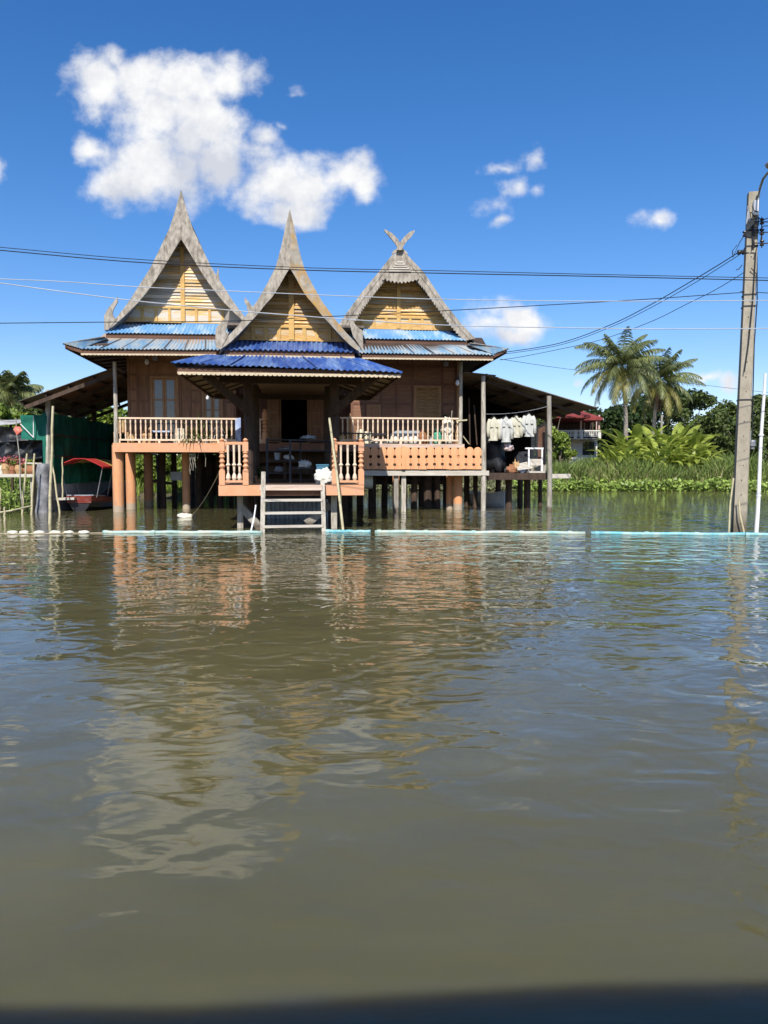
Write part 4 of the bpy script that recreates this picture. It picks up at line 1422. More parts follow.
pot_plant(193, 28.62, ZF+.01, 'pot plant with yellow-green arching leaves and pale roots trailing over the balcony edge', 'leaf_yellow', 26, .75, .06, 5, roots=9, up=1.0)
pot_plant(199, 28.66, ZF+.01, 'grey-potted dark spiky plant between the trailing plant and the round one', 'leaf_mid', 30, .85, .05, 9, pot='clear_plastic', roots=3, up=1.2)
pot_plant(206.5, 28.64, ZF+.01, 'round bushy grey-green pot plant beside the white wire hoop', 'leaf_yellow', 70, .36, .07, 12, pot='white_cloth', roots=2, up=1.2, droop=.8)
pot_plant(228.5, 28.7, ZF+.01, 'dark green pot plant between the wire hoop and the blue towel', 'leaf_dark', 60, .42, .07, 15, up=1.2)
# wire hoop
b_ = MB()
c = at(218.5, 28.62, ZF)
pts = [c+Vector((-.3*math.cos(k/14*math.pi), 0, .62*math.sin(k/14*math.pi)+0.02)) for k in range(15)]
b_.tube(pts, .013, 6)
pts = [c+Vector((-.2*math.cos(k/14*math.pi), 0.15, .47*math.sin(k/14*math.pi)+0.02)) for k in range(15)]
b_.tube(pts, .010, 6)
single(b_, 'wire_hoop', 'white_pvc', 'double white wire hoop standing on the left balcony among the plants', 'hoop')
# towel over the railing near the post
a, b = at(235.5, 28.28, 0), at(241, 28.28, 0)
cloth_sheet(a, b, ZF+0.12, ZF+.93, ZF+0.05, ZF+.95, 10, 10, .05, H, 8, 3).build('tmp', 'blue_cloth', None, H)
o = bpy.data.objects['tmp']
o.name = 'towel'
tag(o, 'blue and white striped cloth hung over the left railing by the dark porch column', 'towel')

# --- right balcony
p = at(350, 28.55, ZF)
b_ = MB()
b_.box((p.x-.07, 28.55, ZF+.01), (p.x+.06, 28.58, ZF+.93))
b_.prism([Vector((p.x-.07, 28.55, ZF+.932)), Vector((p.x+.06, 28.55, ZF+.932)), Vector((p.x+.03, 28.55, ZF+1.15)), Vector((p.x-.01, 28.55, ZF+1.2))], (0, .03, 0))
single(b_, 'upright_board', 'tan_wood', 'pale brown pointed board standing against the left end of the right railing', 'board')
p = at(341.5, 28.75, ZF)
b_ = MB()
b_.lathe(p.x, p.y, [(.13, ZF+.004), (.16, ZF+.3), (.17, ZF+.3), (.17, ZF+.33), (.14, ZF+.33)], 14)
single(b_, 'bucket', 'yellow_plastic', 'small yellow bucket behind the railing beside the pointed board', 'bucket', smooth=False)
for k, (px, w, h, v, m, lab) in enumerate(((360.5, .34, .56, 28.75, 'cream_plastic', 'upright cream plastic drum, the left one of two behind the right railing'), (367.5, .28, .50, 28.85, 'cream_plastic', 'narrower cream plastic drum, the right one of two behind the right railing'))):
    p = at(px, v, ZF)
    b_ = MB()
    r = w/2
    b_.lathe(p.x, p.y, [(r*.9, ZF+.004), (r, ZF+.05), (r, ZF+h*.45), (r*1.04, ZF+h*.48), (r, ZF+h*.51), (r, ZF+h*.9), (r*.8, ZF+h), (r*.3, ZF+h), (r*.3, ZF+h+.04)], 16)
    single(b_, 'drum', m, lab, 'drum', 'cream drums on the right balcony')
b_ = MB()
b_.bar(H.P(337, 433, 28.28), H.P(386, 434, 28.28), .05)
b_.bar(H.P(367, 434, 28.29), H.P(357, 442, 28.29), .04)
single(b_, 'iron_bracket', 'dark_metal', 'dark iron bar with a slanting strut across the left end of the right railing', 'bracket')
random.seed(21)
sacks = [(376, 'leftmost and flattest white sack on the floor of the right balcony'), (385, 'second white sack from the left on the right balcony floor'), (394.5, 'bulging white sack below the left end of the clear tub'),
         (404, 'white sack below the middle of the clear tub'), (413.5, 'rightmost white sack, next to the brown clay pot on the balcony')]
for k, (px, lab) in enumerate(sacks):
    p = at(px, 28.75, ZF)
    hh = .13 if k < 2 else .19
    single(MB().lump((p.x, p.y, ZF+hh*.7), (.22, .2, hh), seed=k+1, amp=.2), 'sack', 'white_cloth', lab, 'sack', 'white sacks on the right balcony', smooth=True)
a, b = at(391, 29.15, ZF), at(419, 29.15, ZF)
b_ = MB()
zt = ZF+.55
b_.prism([Vector((a.x+.05, 29.0, ZF+.004)), Vector((b.x-.05, 29.0, ZF+.004)), Vector((b.x, 29.0, zt-.04)), Vector((b.x, 29.0, zt)), Vector((a.x+.2, 29.0, zt)), Vector((a.x, 29.0, zt-.14))], (0, .5, 0))
single(b_, 'storage_tub', 'clear_plastic', 'long grey translucent tub behind the white sacks', 'tub')
p = at(422.5, 28.8, ZF)
b_ = MB()
b_.lathe(p.x, p.y, [(.12, ZF+.004), (.18, ZF+.12), (.19, ZF+.28), (.13, ZF+.44), (.08, ZF+.50), (.11, ZF+.55), (.09, ZF+.56)], 14)
single(b_, 'clay_pot', 'brown_clay', 'brown clay pot standing between the sacks and the green tank', 'pot')
pot_plant(428, 29.0, ZF, 'small tan pot with a sparse yellow plant behind the clay pot', 'leaf_yellow', 14, .32, .04, 31, pot='tan_wood', poth=.35, potr=.09, up=1)
p = at(431, 28.65, ZF)
b_ = MB()
b_.lathe(p.x, p.y, [(.05, ZF+.003), (.055, ZF+.2), (.02, ZF+.26), (.02, ZF+.3)], 10)
single(b_, 'water_bottle', 'clear_plastic', 'small clear bottle at the foot of the green tank', 'bottle')
p = at(437.5, 28.9, ZF)
t = thing('gas_tank', p, 'stout pale green gas tank with a collar on the right balcony', 'tank', H)
r = .18
MB().lathe(p.x, p.y, [(r*.8, ZF+.003), (r*.8, ZF+.04), (r, ZF+.07), (r, ZF+.40), (r*.9, ZF+.47), (r*.5, ZF+.51), (r*.2, ZF+.52)], 18).build('body', 'green_tank', t, H)
MB().lathe(p.x, p.y, [(r*.6, ZF+.49), (r*.62, ZF+.62), (r*.58, ZF+.62), (r*.5, ZF+.53)], 14).build('collar', 'green_tank', t, H)
MB().lathe(p.x, p.y, [(.02, ZF+.52), (.03, ZF+.57), (.02, ZF+.6)], 8).build('valve', 'dark_metal', t, H)
# white cloth bundled over a drying rack
p = at(447.5, 28.75, ZF)
b_ = MB()
b_.lump((p.x, p.y, ZF+.66), (.24, .16, .36), seed=41, amp=.35, n=16, m=12, freq=2.2)
b_.lump((p.x-.06, p.y, ZF+.30), (.08, .08, .38), seed=44, amp=.3)
b_.lump((p.x+.10, p.y, ZF+.28), (.09, .08, .36), seed=45, amp=.3)
single(b_, 'draped_laundry', 'white_cloth', 'heap of white laundry draped over a stand at the right end of the balcony', 'laundry', smooth=True)
p = at(445, 29.0, ZF)
t = thing('plant_stand', p, 'dark spiky plant on a tall thin stand behind the white laundry', 'plant', H)
MB().lathe(p.x, p.y, [(.14, ZF+.003), (.03, ZF+.05), (.03, ZF+.85), (.13, ZF+.9), (.12, ZF+1.0)], 10).build('stand', 'dark_metal', t, H)
o = npmesh('leaves', leaf_blades((0, 0, 1.0), 50, .32, .06, seed=3, up=1.2, droop=.7), 'leaf_dark', parent=t)
b_ = MB()
b_.tube([at(451.5, 28.7, ZF+.01), at(451.3, 28.7, ZF+1.0), at(451.8, 28.7, ZF+1.32)], [.012, .015, .02], 6)
single(b_, 'grey_stick', 'grey_post', 'thin grey stick leaning upright through the white laundry', 'stick')
p = at(457.2, 28.75, ZF)
b_ = MB()
b_.lathe(p.x, p.y, [(.08, ZF+.004), (.07, ZF+.2), (.09, ZF+.35), (.06, ZF+.5), (.08, ZF+.65), (.05, ZF+.78)], 7)
single(b_, 'carved_post', 'tan_wood', 'short tan carved stump against the right end post of the balcony', 'carving')
b_ = MB()
b_.bar(H.P(456, 421, 28.2), H.P(467, 420, 28.2), .05)
b_.tube([H.P(463, 436, 28.1), H.P(469, 444, 28.1)], .018, 6)
single(b_, 'tied_sticks', 'bamboo', 'grey sticks tied across the right balcony post', 'stick')

# --- lamps and boxes under the eaves
for px, py, v, lab in ((146.8, 361.5, 29.0, 'clear bulb lamp hanging under the eave of the left house'), (457.5, 382.5, 28.1, 'white bulb lamp fixed near the top of the right balcony post')):
    c = H.P(px, py, v)
    t = thing('bulb_lamp', c, lab, 'lamp', H)
    MB().lathe(c.x, c.y, [(.02, c.z-.12), (.07, c.z-.08), (.085, c.z-.01), (.05, c.z+.06), (.035, c.z+.09)], 12).build('bulb', 'white_pvc', t, H)
    MB().lathe(c.x, c.y, [(.04, c.z+.091), (.045, c.z+.15), (.012, c.z+.17), (.012, c.z+.5)], 8).build('holder', 'dark_metal', t, H)
for px, py, v, lab in ((155, 358.5, 29.7, 'small grey junction box under the left eave'), (446, 364, 29.6, 'small square white speaker box under the right eave')):
    c = H.P(px, py, v)
    b_ = MB()
    b_.box((c.x-.09, v-.05, c.z-.08), (c.x+.09, v+.1, c.z+.08))
    b_.tube([(c.x, v-.052, c.z), (c.x, v-.07, c.z)], .05, 12)
    b_.bar((c.x, v+.1, c.z), (c.x, v+.27, c.z), .04)
    single(b_, 'eave_box', 'grey_metal', lab, 'box')
for (px, py, v, lab) in ((207.5, 398, 26.5, 'small white lamp hanging from the left corner of the porch roof'), (344.5, 400.3, 27.9, 'small round white lamp behind the right porch column')):
    c = H.P(px, py, v)
    b_ = MB()
    b_.lathe(c.x, c.y, [(.02, c.z-.07), (.05, c.z-.04), (.055, c.z+.03), (.02, c.z+.07), (.008, c.z+.08), (.008, c.z+.22)], 10)
    single(b_, 'small_lamp', 'white_pvc', lab, 'lamp')

# --- on the landing
p = H.P(324, 478, 20.35)
b_ = MB()
b_.lump((p.x, p.y, zp1+.19), (.26, .2, .24), seed=51, amp=.22, n=30, m=22, freq=3.4)
single(b_, 'plastic_bag', 'white_cloth', 'large crumpled white plastic bag at the head of the ladder', 'bag', smooth=True)


def rack(p, w, d, hts, h, label, name='shelf_rack'):
    t = thing(name, p, label, 'rack', H)
    for sx in (-1, 1):
        for sy in (0, 1):
            MB().box((p.x+sx*w/2-.03, p.y+sy*d-.03, p.z+.003), (p.x+sx*w/2+.03, p.y+sy*d+.03, p.z+h)).build('leg', 'dark_metal', t, H)
    for z in hts:
        MB().box((p.x-w/2+.031, p.y-.02, p.z+z-.03), (p.x+w/2-.031, p.y+d+.02, p.z+z)).build('shelf', 'dark_metal', t, H)
    return t


rp = H.P(284, 480, 23.5)
rp.z = zp1
rack(rp, 1.05, .5, (.3, .7, 1.0, 1.35), 1.38, 'dark metal shelf rack on the landing, the left one of two')
rp2 = H.P(311, 480, 22.6)
rp2.z = zp1
rack(rp2, 1.25, .5, (.45, 1.0, 1.3), 1.32, 'dark metal shelf rack on the landing beside the blue box, the right one of two')
k = 0
for (px, z, w, h, m, lab) in ((279, .31, .30, .22, 'grey_cloth', 'grey bundle low on the left rack'), (289, .71, .34, .16, 'white_cloth', 'white folded bundle on the middle shelf of the left rack'),
                              (277.5, .71, .2, .2, 'clear_plastic', 'clear grey bin on the middle shelf of the left rack'), (285, 1.01, .5, .1, 'grey_cloth', 'flat grey cloth on the upper shelf of the left rack')):
    q = H.P(px, 470, 23.75)
    zz = zp1+z+.004
    if 'bin' in lab:
        b_ = MB()
        b_.lathe(q.x, q.y, [(w/2*.8, zz), (w/2, zz+h), (w/2*1.08, zz+h), (w/2*1.08, zz+h+.02), (w/2*.9, zz+h+.02)], 12)
        single(b_, 'bin', m, lab, 'bin')
    else:
        single(MB().lump((q.x, q.y, zz+h*.4), (w/2, .18, h*.58), seed=60+k, amp=.18), 'bundle', m, lab, 'bundle', smooth=True)
    k += 1
for (px, z, w, h, m, lab) in ((305, .46, .38, .22, 'white_cloth', 'white bundle on the lower shelf of the right rack'), (308.5, 1.325, .42, .12, 'clear_plastic', 'crumpled clear plastic sheet on top of the right rack')):
    q = H.P(px, 470, 22.85)
    zz = zp1+z+.004
    single(MB().lump((q.x, q.y, zz+h*.4), (w/2, .18, h*.58), seed=70+k, amp=.3, n=18, m=12, freq=3), 'bundle', m, lab, 'bundle', smooth=True)
    k += 1
q = H.P(322.5, 476, 21.9)
b_ = MB()
b_.box((q.x-.17, 21.9, zp1+.003), (q.x+.17, 22.3, zp1+.52))
b_.box((q.x-.19, 21.88, zp1+.522), (q.x+.19, 22.32, zp1+.56))
single(b_, 'plastic_box', 'blue_plastic', 'blue plastic box with a lid behind the white plastic bag', 'box')
q = H.P(252, 470, 22.5)
pot_plant(258, 22.6, zp1, 'dark spiky pot plant beside the left porch column', 'leaf_dark', 34, .5, .04, 77, up=1.1)
# slitted dark boards, added to give the under-deck darkness behind the racks
t = thing('added_shade_boards', (H.P(296, 470, 29.9).x, 29.9, .5), 'added dark boards with open slits, giving the shade behind the racks under the doorway', 'screen', H)
xa_, xb_ = H.P(256, 470, 29.9).x, H.P(336, 470, 29.9).x
for z0, z1 in ((.35, 1.22), (1.42, 1.72), (1.86, 2.28)):
    MB().box((xa_, 29.9, z0), (xb_, 29.94, z1)).build('board', 'dark_wood', t, H)
for f in (0, .36, .7, 1):
    x = lerp(xa_, xb_, f)
    MB().box((x-.06, 29.84, -.5), (x+.06, 29.897, 2.3)).build('upright', 'dark_wood', t, H)
# corrugated screen under the landing
a, b = H.P(266, 497, 24.5), H.P(328, 497, 24.5)
b_ = MB()
b_.sheet(Vector((a.x, 24.5, .62)), Vector((b.x, 24.5, .62)), Vector((b.x, 24.55, -.4)), Vector((a.x, 24.55, -.4)), 14, .035, 2)
single(b_, 'corrugated_screen', 'clear_plastic', 'pale grey corrugated screen standing in the water under the landing', 'screen')

# --- poles around the landing
for (x0, y0, v0, x1, y1, v1, r, m, lab) in ((343.2, 531, 19.0, 329.3, 418, 19.55, .035, 'bamboo', 'long pale bamboo pole leaning on the right side of the landing'),
                                            (251, 531, 19.0, 255.8, 505, 19.3, .022, 'white_pvc', 'short white stick leaning out of the water left of the ladder')):
    p, q = H.P(x0, y0, v0), H.P(x1, y1, v1)
    e = p+(p-q)*.2
    single(MB().tube([e, p, lerp(p, q, .5)+Vector((.015, 0, 0)), q], [r, r, r*.95, r*.85], 8), 'leaning_pole', m, lab, 'pole')
# --- floating bottle bundle with its rope
g = H.G(185, 517.5)
t = thing('float_bundle', g, 'pale foam float with a rope tied up to the porch railing', 'float', H)
MB().lump((g.x, g.y, .05), (.24, .14, .1), seed=8, amp=.2).build('foam', 'foam_white', t, H)
q = H.P(219.5, 472, 19.8)
pts = [lerp(Vector((g.x+.2, g.y, .05)), q, k/8)+Vector((0, 0, -.12*math.sin(k/8*math.pi))) for k in range(9)]
MB().tube(pts, .012, 5).build('rope', 'cream_trim', t, H)
# barrel under the walkway
g = H.P(367, 482, 28.6)
b_ = MB()
b_.tube([Vector((g.x-.18, 28.5, g.z)), Vector((g.x+.2, 28.5, g.z))], [.26, .26], 16)
b_.tube([Vector((g.x-.19, 28.5, g.z)), Vector((g.x-.181, 28.5, g.z))], [.2, .2], 16)
b_.bar(Vector((g.x, 28.5, g.z+.25)), Vector((g.x, 28.5, zwk-.01)), .05)
single(b_, 'hanging_barrel', 'cream_plastic', 'cream barrel slung under the left end of the boardwalk', 'barrel')
g = H.P(377, 484, 31)
q = H.P(164, 479, 33)
b_ = MB()
q1, q2 = H.P(171, 480.3, 32.3), H.P(182, 480.3, 32.3)
b_.box((q1.x, 32.2, q1.z), (q2.x, 32.6, q1.z+.33))
b_.box((q1.x-.02, 32.18, q1.z+.332), (q2.x+.02, 32.62, q1.z+.36))
single(b_, 'cool_box', 'clear_plastic', 'grey box resting on a beam under the left balcony', 'box')

# --- shed contents: shirts on a line
la, lb_ = H.P(485, 414, 28.25), H.P(549, 406, 28.25)
lmid = lerp(la, lb_, .5)-Vector((0, 0, .10))
pts = []
for k in range(13):
    t_ = k/12
    pts.append(lerp(la, lb_, t_)-Vector((0, 0, .40*t_*(1-t_))))
single(MB().tube(pts, .006, 5), 'clothes_line', 'cable_white', 'thin clothes line strung between the two front posts of the lean-to', 'clothes line')


def lz(px):
    t_ = (px-485)/64
    return lerp(la, lb_, t_).z-.40*t_*(1-t_)


def shirt(px, seed, label, tilt=0.0, w=.38, L=.92, cm='cream_cloth'):
    c = H.P(px, 410, 28.25)
    zt = lz(px)-.11
    t = thing('shirt', (c.x, 28.25, zt-L), label, 'shirt', H, 'pale shirts drying on the line in the lean-to')
    rr = random.Random(seed)
    hw = w/2
    out = [(-.07, 0), (-hw*.95, -.09), (-hw*1.32, -.30), (-hw*1.45, -.62), (-hw*1.12, -.66), (-hw*.98, -.36), (-hw*.92, -.45), (-hw*.98, -L), (hw*.98, -L+.02), (hw*.92, -.45), (hw*.98, -.36), (hw*1.12, -.64), (hw*1.45, -.60), (hw*1.32, -.30), (hw*.95, -.09), (.07, 0), (0, -.05)]
    N, Mr = 15, 18
    # body: a slightly bulged double sheet, sleeves: tapered flattened tubes
    b = MB()
    for face in (-1, 1):
        vs, fs = [], []
        for j in range(Mr+1):
            f = j/Mr
            z = -L*f
            half = lerp(.10, hw*.95, min(1, f/.12)) if f < .12 else lerp(hw*.95, hw*1.02, (f-.12)/.88)
            for i in range(N+1):
                s = i/N*2-1
                x = s*half
                fold = .022*math.sin(s*7+seed)*f+.018*mnoise.noise(Vector((s*3, f*4, seed)))
                bul = (.05+.03*f)*math.sqrt(max(0, 1-s*s))*face
                vs.append((c.x+x+tilt*f, 28.25+bul+fold, zt+z-abs(s)*.10*max(0, 1-f*4)))
        for j in range(Mr):
            for i in range(N):
                k = j*(N+1)+i
                fs.append((k, k+1, k+N+2, k+N+1))
        b.add(vs, fs)
    b.build('body', cm, t, H, smooth=True)
    for sg in (-1, 1):
        s = MB()
        sl = rr.uniform(.50, .62)
        pts = [(c.x+sg*hw*.78, 28.25, zt-.10), (c.x+sg*hw*1.08, 28.24, zt-.26), (c.x+sg*(hw*1.16)+tilt*.3, 28.22, zt-.26-sl*.5), (c.x+sg*(hw*1.14)+tilt*.5, 28.2, zt-.26-sl)]
        s.tube(pts, [.07, .085, .075, .07], 8, wob=.1)
        s.build('sleeve', cm, t, H, smooth=True)
    pk_ = MB()
    for sg in (-1, 1):
        pk_.box((c.x+sg*.10-.055, 28.14, zt-.40), (c.x+sg*.10+.055, 28.16, zt-.27))
    pk_.build('pocket', cm, t, H)
    hg = MB()
    hg.tube([(c.x-.15, 28.25, zt-.06), (c.x, 28.25, zt+.03), (c.x+.15, 28.25, zt-.06)], .008, 5)
    hg.tube([(c.x, 28.25, zt+.03), (c.x, 28.25, zt+.09), (c.x+.02, 28.25, zt+.12)], .007, 5)
    hg.build('hanger', 'dark_metal', t, H)


shirt(494, 1, 'cream long-sleeved shirt hanging nearest the left post of the lean-to', -.02)
shirt(506, 2, 'cream shirt hanging second from the left, with pink cloth below it', .02, .38, 1.0, 'pale_cloth')
shirt(516.3, 3, 'narrow cream shirt hanging third from the left, its arms touching both neighbours', .03, .32, .86)
shirt(528.8, 4, 'cream shirt hanging at the right end of the clothes line, dark clothing showing below', .03, .38, .90, 'pale_cloth')
c = H.P(508, 448, 28.5)
single(MB().lump((c.x, c.y, c.z), (.20, .14, .16), seed=81, amp=.4, n=18, m=12, freq=2.4), 'folded_cloth', 'pink_cloth', 'crumpled pink and white cloth just under the second shirt', 'cloth', smooth=True)
c = H.P(496, 455, 29.2)
b_ = MB()
b_.lump((c.x, 29.2, zsf+.62), (.42, .4, .95), seed=82, amp=.3, n=18, m=14, freq=2)
single(b_, 'tarp_heap', 'black_tarp', 'tall black tarpaulin heap behind the left post of the lean-to', 'tarpaulin', smooth=True)
c = H.P(523, 458, 28.9)
b_ = MB()
b_.prism([Vector((c.x-.28, 28.75, zsf+.3)), Vector((c.x+.26, 28.75, zsf+.3)), Vector((c.x+.24, 28.75, zsf+.85)), Vector((c.x-.2, 28.75, zsf+.85)), Vector((c.x-.32, 28.75, zsf+.6))], (0, .5, 0))
b_.box((c.x-.2, 28.8, zsf+.003), (c.x+.2, 29.1, zsf+.297))
single(b_, 'machine_box', 'dark_metal', 'bulky dark metal case in the middle of the lean-to floor', 'box')
random.seed(33)
b_ = MB()
for k in range(5):
    q = H.P(517+k*.3, 466, 28.4)
    b_.tube([(q.x, 28.35+k*.07, zsf+.12+k*.05), (q.x+.62, 28.4+k*.07, zsf+.2+k*.06)], .035, 7)
single(b_, 'log_pile', 'white_plank', 'few pale logs stacked in front of the dark metal case', 'logs')
for k, (px, rx, rz_, m, lab) in enumerate(((511.5, .2, .18, 'brown_clay', 'brown cloth bundle at the left of the pale logs'), (516, .13, .28, 'tan_wood', 'tan bundle standing behind the brown cloth bundle'), (508, .12, .14, 'grey_cloth', 'small grey bundle by the black tarpaulin heap'))):
    q = H.P(px, 466, 28.5+k*.12)
    single(MB().lump((q.x, q.y, zsf+rz_*.7), (rx, .16, rz_), seed=90+k, amp=.4, n=16, m=10, freq=2.4), 'bundle', m, lab, 'bundle', smooth=True)
q = H.P(522.3, 471, 28.3)
b_ = MB()
b_.lathe(q.x, 28.3, [(.07, zsf+.003), (.15, zsf+.1), (.16, zsf+.1), (.14, zsf+.09), (.06, zsf+.02)], 14)
single(b_, 'wash_bowl', 'pale_blue', 'pale blue bowl at the front edge of the lean-to floor', 'bowl')
# white framed chair
p = H.P(535, 470, 28.5)
p.z = zsf
t = thing('frame_chair', p, 'white-framed chair at the right end of the lean-to floor', 'chair', H)
fr_ = MB()
for (x0, x1) in ((-.30, -.24), (.24, .30)):
    fr_.box((p.x+x0, 28.45, zsf+.07), (p.x+x1, 28.5, zsf+1.0))
fr_.box((p.x-.42, 28.448, zsf+.94), (p.x+.32, 28.502, zsf+1.0))
fr_.build('back_frame', 'white_pvc', t, H)
MB().box((p.x-.24, 28.46, zsf+.3), (p.x+.24, 28.49, zsf+.55)).build('backrest', 'white_plank', t, H)
MB().box((p.x-.34, 28.15, zsf+.004), (p.x+.34, 28.7, zsf+.068)).build('base', 'white_plank', t, H)
MB().box((p.x-.28, 28.51, zsf+.40), (p.x+.28, 28.95, zsf+.44)).build('seat', 'white_plank', t, H)
b_ = cloth_sheet(H.P(538, 440, 28.9), H.P(545, 440, 28.9), zsf+.5, zsf+1.75, zsf+.3, zsf+1.9, 8, 10, .06, H, 5, 3)
o = b_.build('dark_cloth', 'pink_cloth', None, H)
o.data.materials[0] = M['brown_fascia']
tag(o, 'dark brown cloth hanging against the grey planks behind the white-framed chair', 'cloth')
for k, (x0, y0, x1, y1) in enumerate(((474, 405, 477, 445), (469, 398, 470, 445))):
    single(MB().tube([H.P(x1, y1, 28.9), H.P(x0, y0, 28.9)], .03, 6), 'dark_pole', 'pile_wood', ('slim dark pole leaning inside the lean-to by the left post', 'upright dark pole between the balcony post and the lean-to')[k], 'pole')


# --- boats
def hull(root, c, ang, L, Wd, Hh, m, sheer=.25, parent_fr=W, inner='boat_dark'):
    """an open boat: c = centre on the water, ang = heading of the bow"""
    n = 15
    vs, fs = [], []
    ax = Vector((math.cos(ang), math.sin(ang), 0))
    sd = Vector((-math.sin(ang), math.cos(ang), 0))
    for lay, (shr, up) in enumerate(((1, 0), (.86, .05))):
        for i in range(n+1):
            s = i/n*2-1
            wd = Wd/2*(1-abs(s)**3.2*(.95 if s > 0 else .35))*shr
            zt = Hh+sheer*abs(s)**2.2*(1.6 if s > 0 else .6)
            zb_ = -.12+.3*max(0, abs(s)-.55)**1.3+up
            prof = [(-1, zt), (-.82, zb_+(zt-zb_)*.35), (-.45, zb_), (.45, zb_), (.82, zb_+(zt-zb_)*.35), (1, zt)]
            for q, z in prof:
                vs.append(c+ax*s*L/2+sd*q*wd+Vector((0, 0, z)))
    K = 6
    o2 = (n+1)*K
    for i in range(n):
        for k in range(K-1):
            a = i*K+k
            fs.append((a, a+1, a+K+1, a+K))
            fs.append((o2+a, o2+a+K, o2+a+K+1, o2+a+1))
        for k in (0, K-1):
            a = i*K+k
            fs.append((a, a+K, o2+a+K, o2+a))
    for i in (0, n):
        fs.append(tuple(i*K+k for k in range(K)))
    return MB().add(vs, fs).build('hull', m, root, parent_fr)


c = H.G(79.5, 511.0)
ang = R(88)
bt = thing('canopy_boat', c, 'long red and dark wooden boat with a red and yellow canopy moored under the netting', 'boat', H)
ax = Vector((math.cos(ang), math.sin(ang), 0))
sd = Vector((-math.sin(ang), math.cos(ang), 0))
cc_ = c+ax*2.8
hull(bt, cc_, ang, 5.6, 1.3, .42, 'boat_dark', .22, H)
u = MB()
n = 15
for sgn in (-1, 1):
    A, B = [], []
    for i in range(n+1):
        s = i/n*2-1
        wd = 1.34/2*(1-abs(s)**3.2*(.95 if s > 0 else .35))
        zt = .42+.22*abs(s)**2.2*(1.6 if s > 0 else .6)
        q = cc_+ax*s*2.82+sd*sgn*wd
        A.append(q+Vector((0, 0, zt+.05)))
        B.append(q+Vector((0, 0, zt-.17)))
    u.strip(A, B, sd*sgn*.03)
s0_ = cc_-ax*2.8
u.bar(s0_-sd*.45+Vector((0, 0, .45)), s0_+sd*.45+Vector((0, 0, .45)), .06, .28)
u.build('gunwale', 'boat_red', bt, H)
MB().bar(s0_+Vector((-1.0, -.15, .47)), s0_+Vector((-.1, -.15, .49)), .3, .09).build('stern_plank', 'white_plank', bt, H)
dk = MB()
dk.strip([s0_+ax*.1-sd*.5+Vector((0, 0, .62)), s0_+ax*1.3-sd*.6+Vector((0, 0, .56))], [s0_+ax*.1+sd*.5+Vector((0, 0, .62)), s0_+ax*1.3+sd*.6+Vector((0, 0, .56))], (0, 0, -.04))
dk.build('stern_deck', 'clear_plastic', bt, H)
zc = H.P(90, 467.5, c.y).z
zc2 = H.P(90, 459.5, c.y).z
e0, e1 = s0_+ax*.15, s0_+ax*3.4
cv = MB()
cy = MB()
prof = [(-.85, zc), (-.55, zc+.16), (-.2, zc2), (.2, zc2), (.55, zc+.16), (.85, zc)]
A = [e0+sd*q+Vector((0, 0, z)) for q, z in prof]
B = [e0+ax*1.25+sd*q+Vector((0, 0, z+.03)) for q, z in prof]
C_ = [e1+sd*q+Vector((0, 0, z)) for q, z in prof]
cv.strip(A, B, (0, 0, .025))
cp = cv.build('canopy', 'canopy_red', bt, H)
cy.strip(B, C_, (0, 0, .025))
cy.build('canopy_back', 'canopy_yellow', cp, H)
bd = MB()
for k in range(len(A)-1):
    bd.bar(A[k]+Vector((0, 0, .035)), A[k+1]+Vector((0, 0, .035)), .05, .03)
bd.bar(C_[0], A[0], .04, .07)
bd.bar(C_[-1], A[-1], .04, .07)
bd.build('canopy_border', 'canopy_red', cp, H)
for e in (e0+ax*.2, e0+ax*1.6, e1-ax*.1):
    for sg in (-1, 1):
        MB().tube([e+sd*sg*.55+Vector((0, 0, .5)), e+sd*sg*.8+Vector((0, 0, zc+.02))], .018, 6).build('canopy_pole', 'grey_metal', bt, H)
c = H.G(493, 506.5)
c += Vector((0, 1.0, 0))
bt = thing('dinghy', c, 'small pale grey boat floating under the floor of the lean-to', 'boat', H)
hull(bt, c, R(-70), 2.6, 1.15, .52, 'boat_white', .1, H)
MB().box((c.x-.45, c.y-.1, .36), (c.x+.45, c.y+.1, .39)).build('thwart', 'boat_white', bt, H)

# --- left bank furniture (world frame)
def WP(px, py, v):
    return W.P(px, py, v)


def wsingle(mb, name, m, label, cat, group=None, smooth=False, kind=None):
    return tag(mb.build(name, m, None, W, smooth=smooth), label, cat, group, kind)


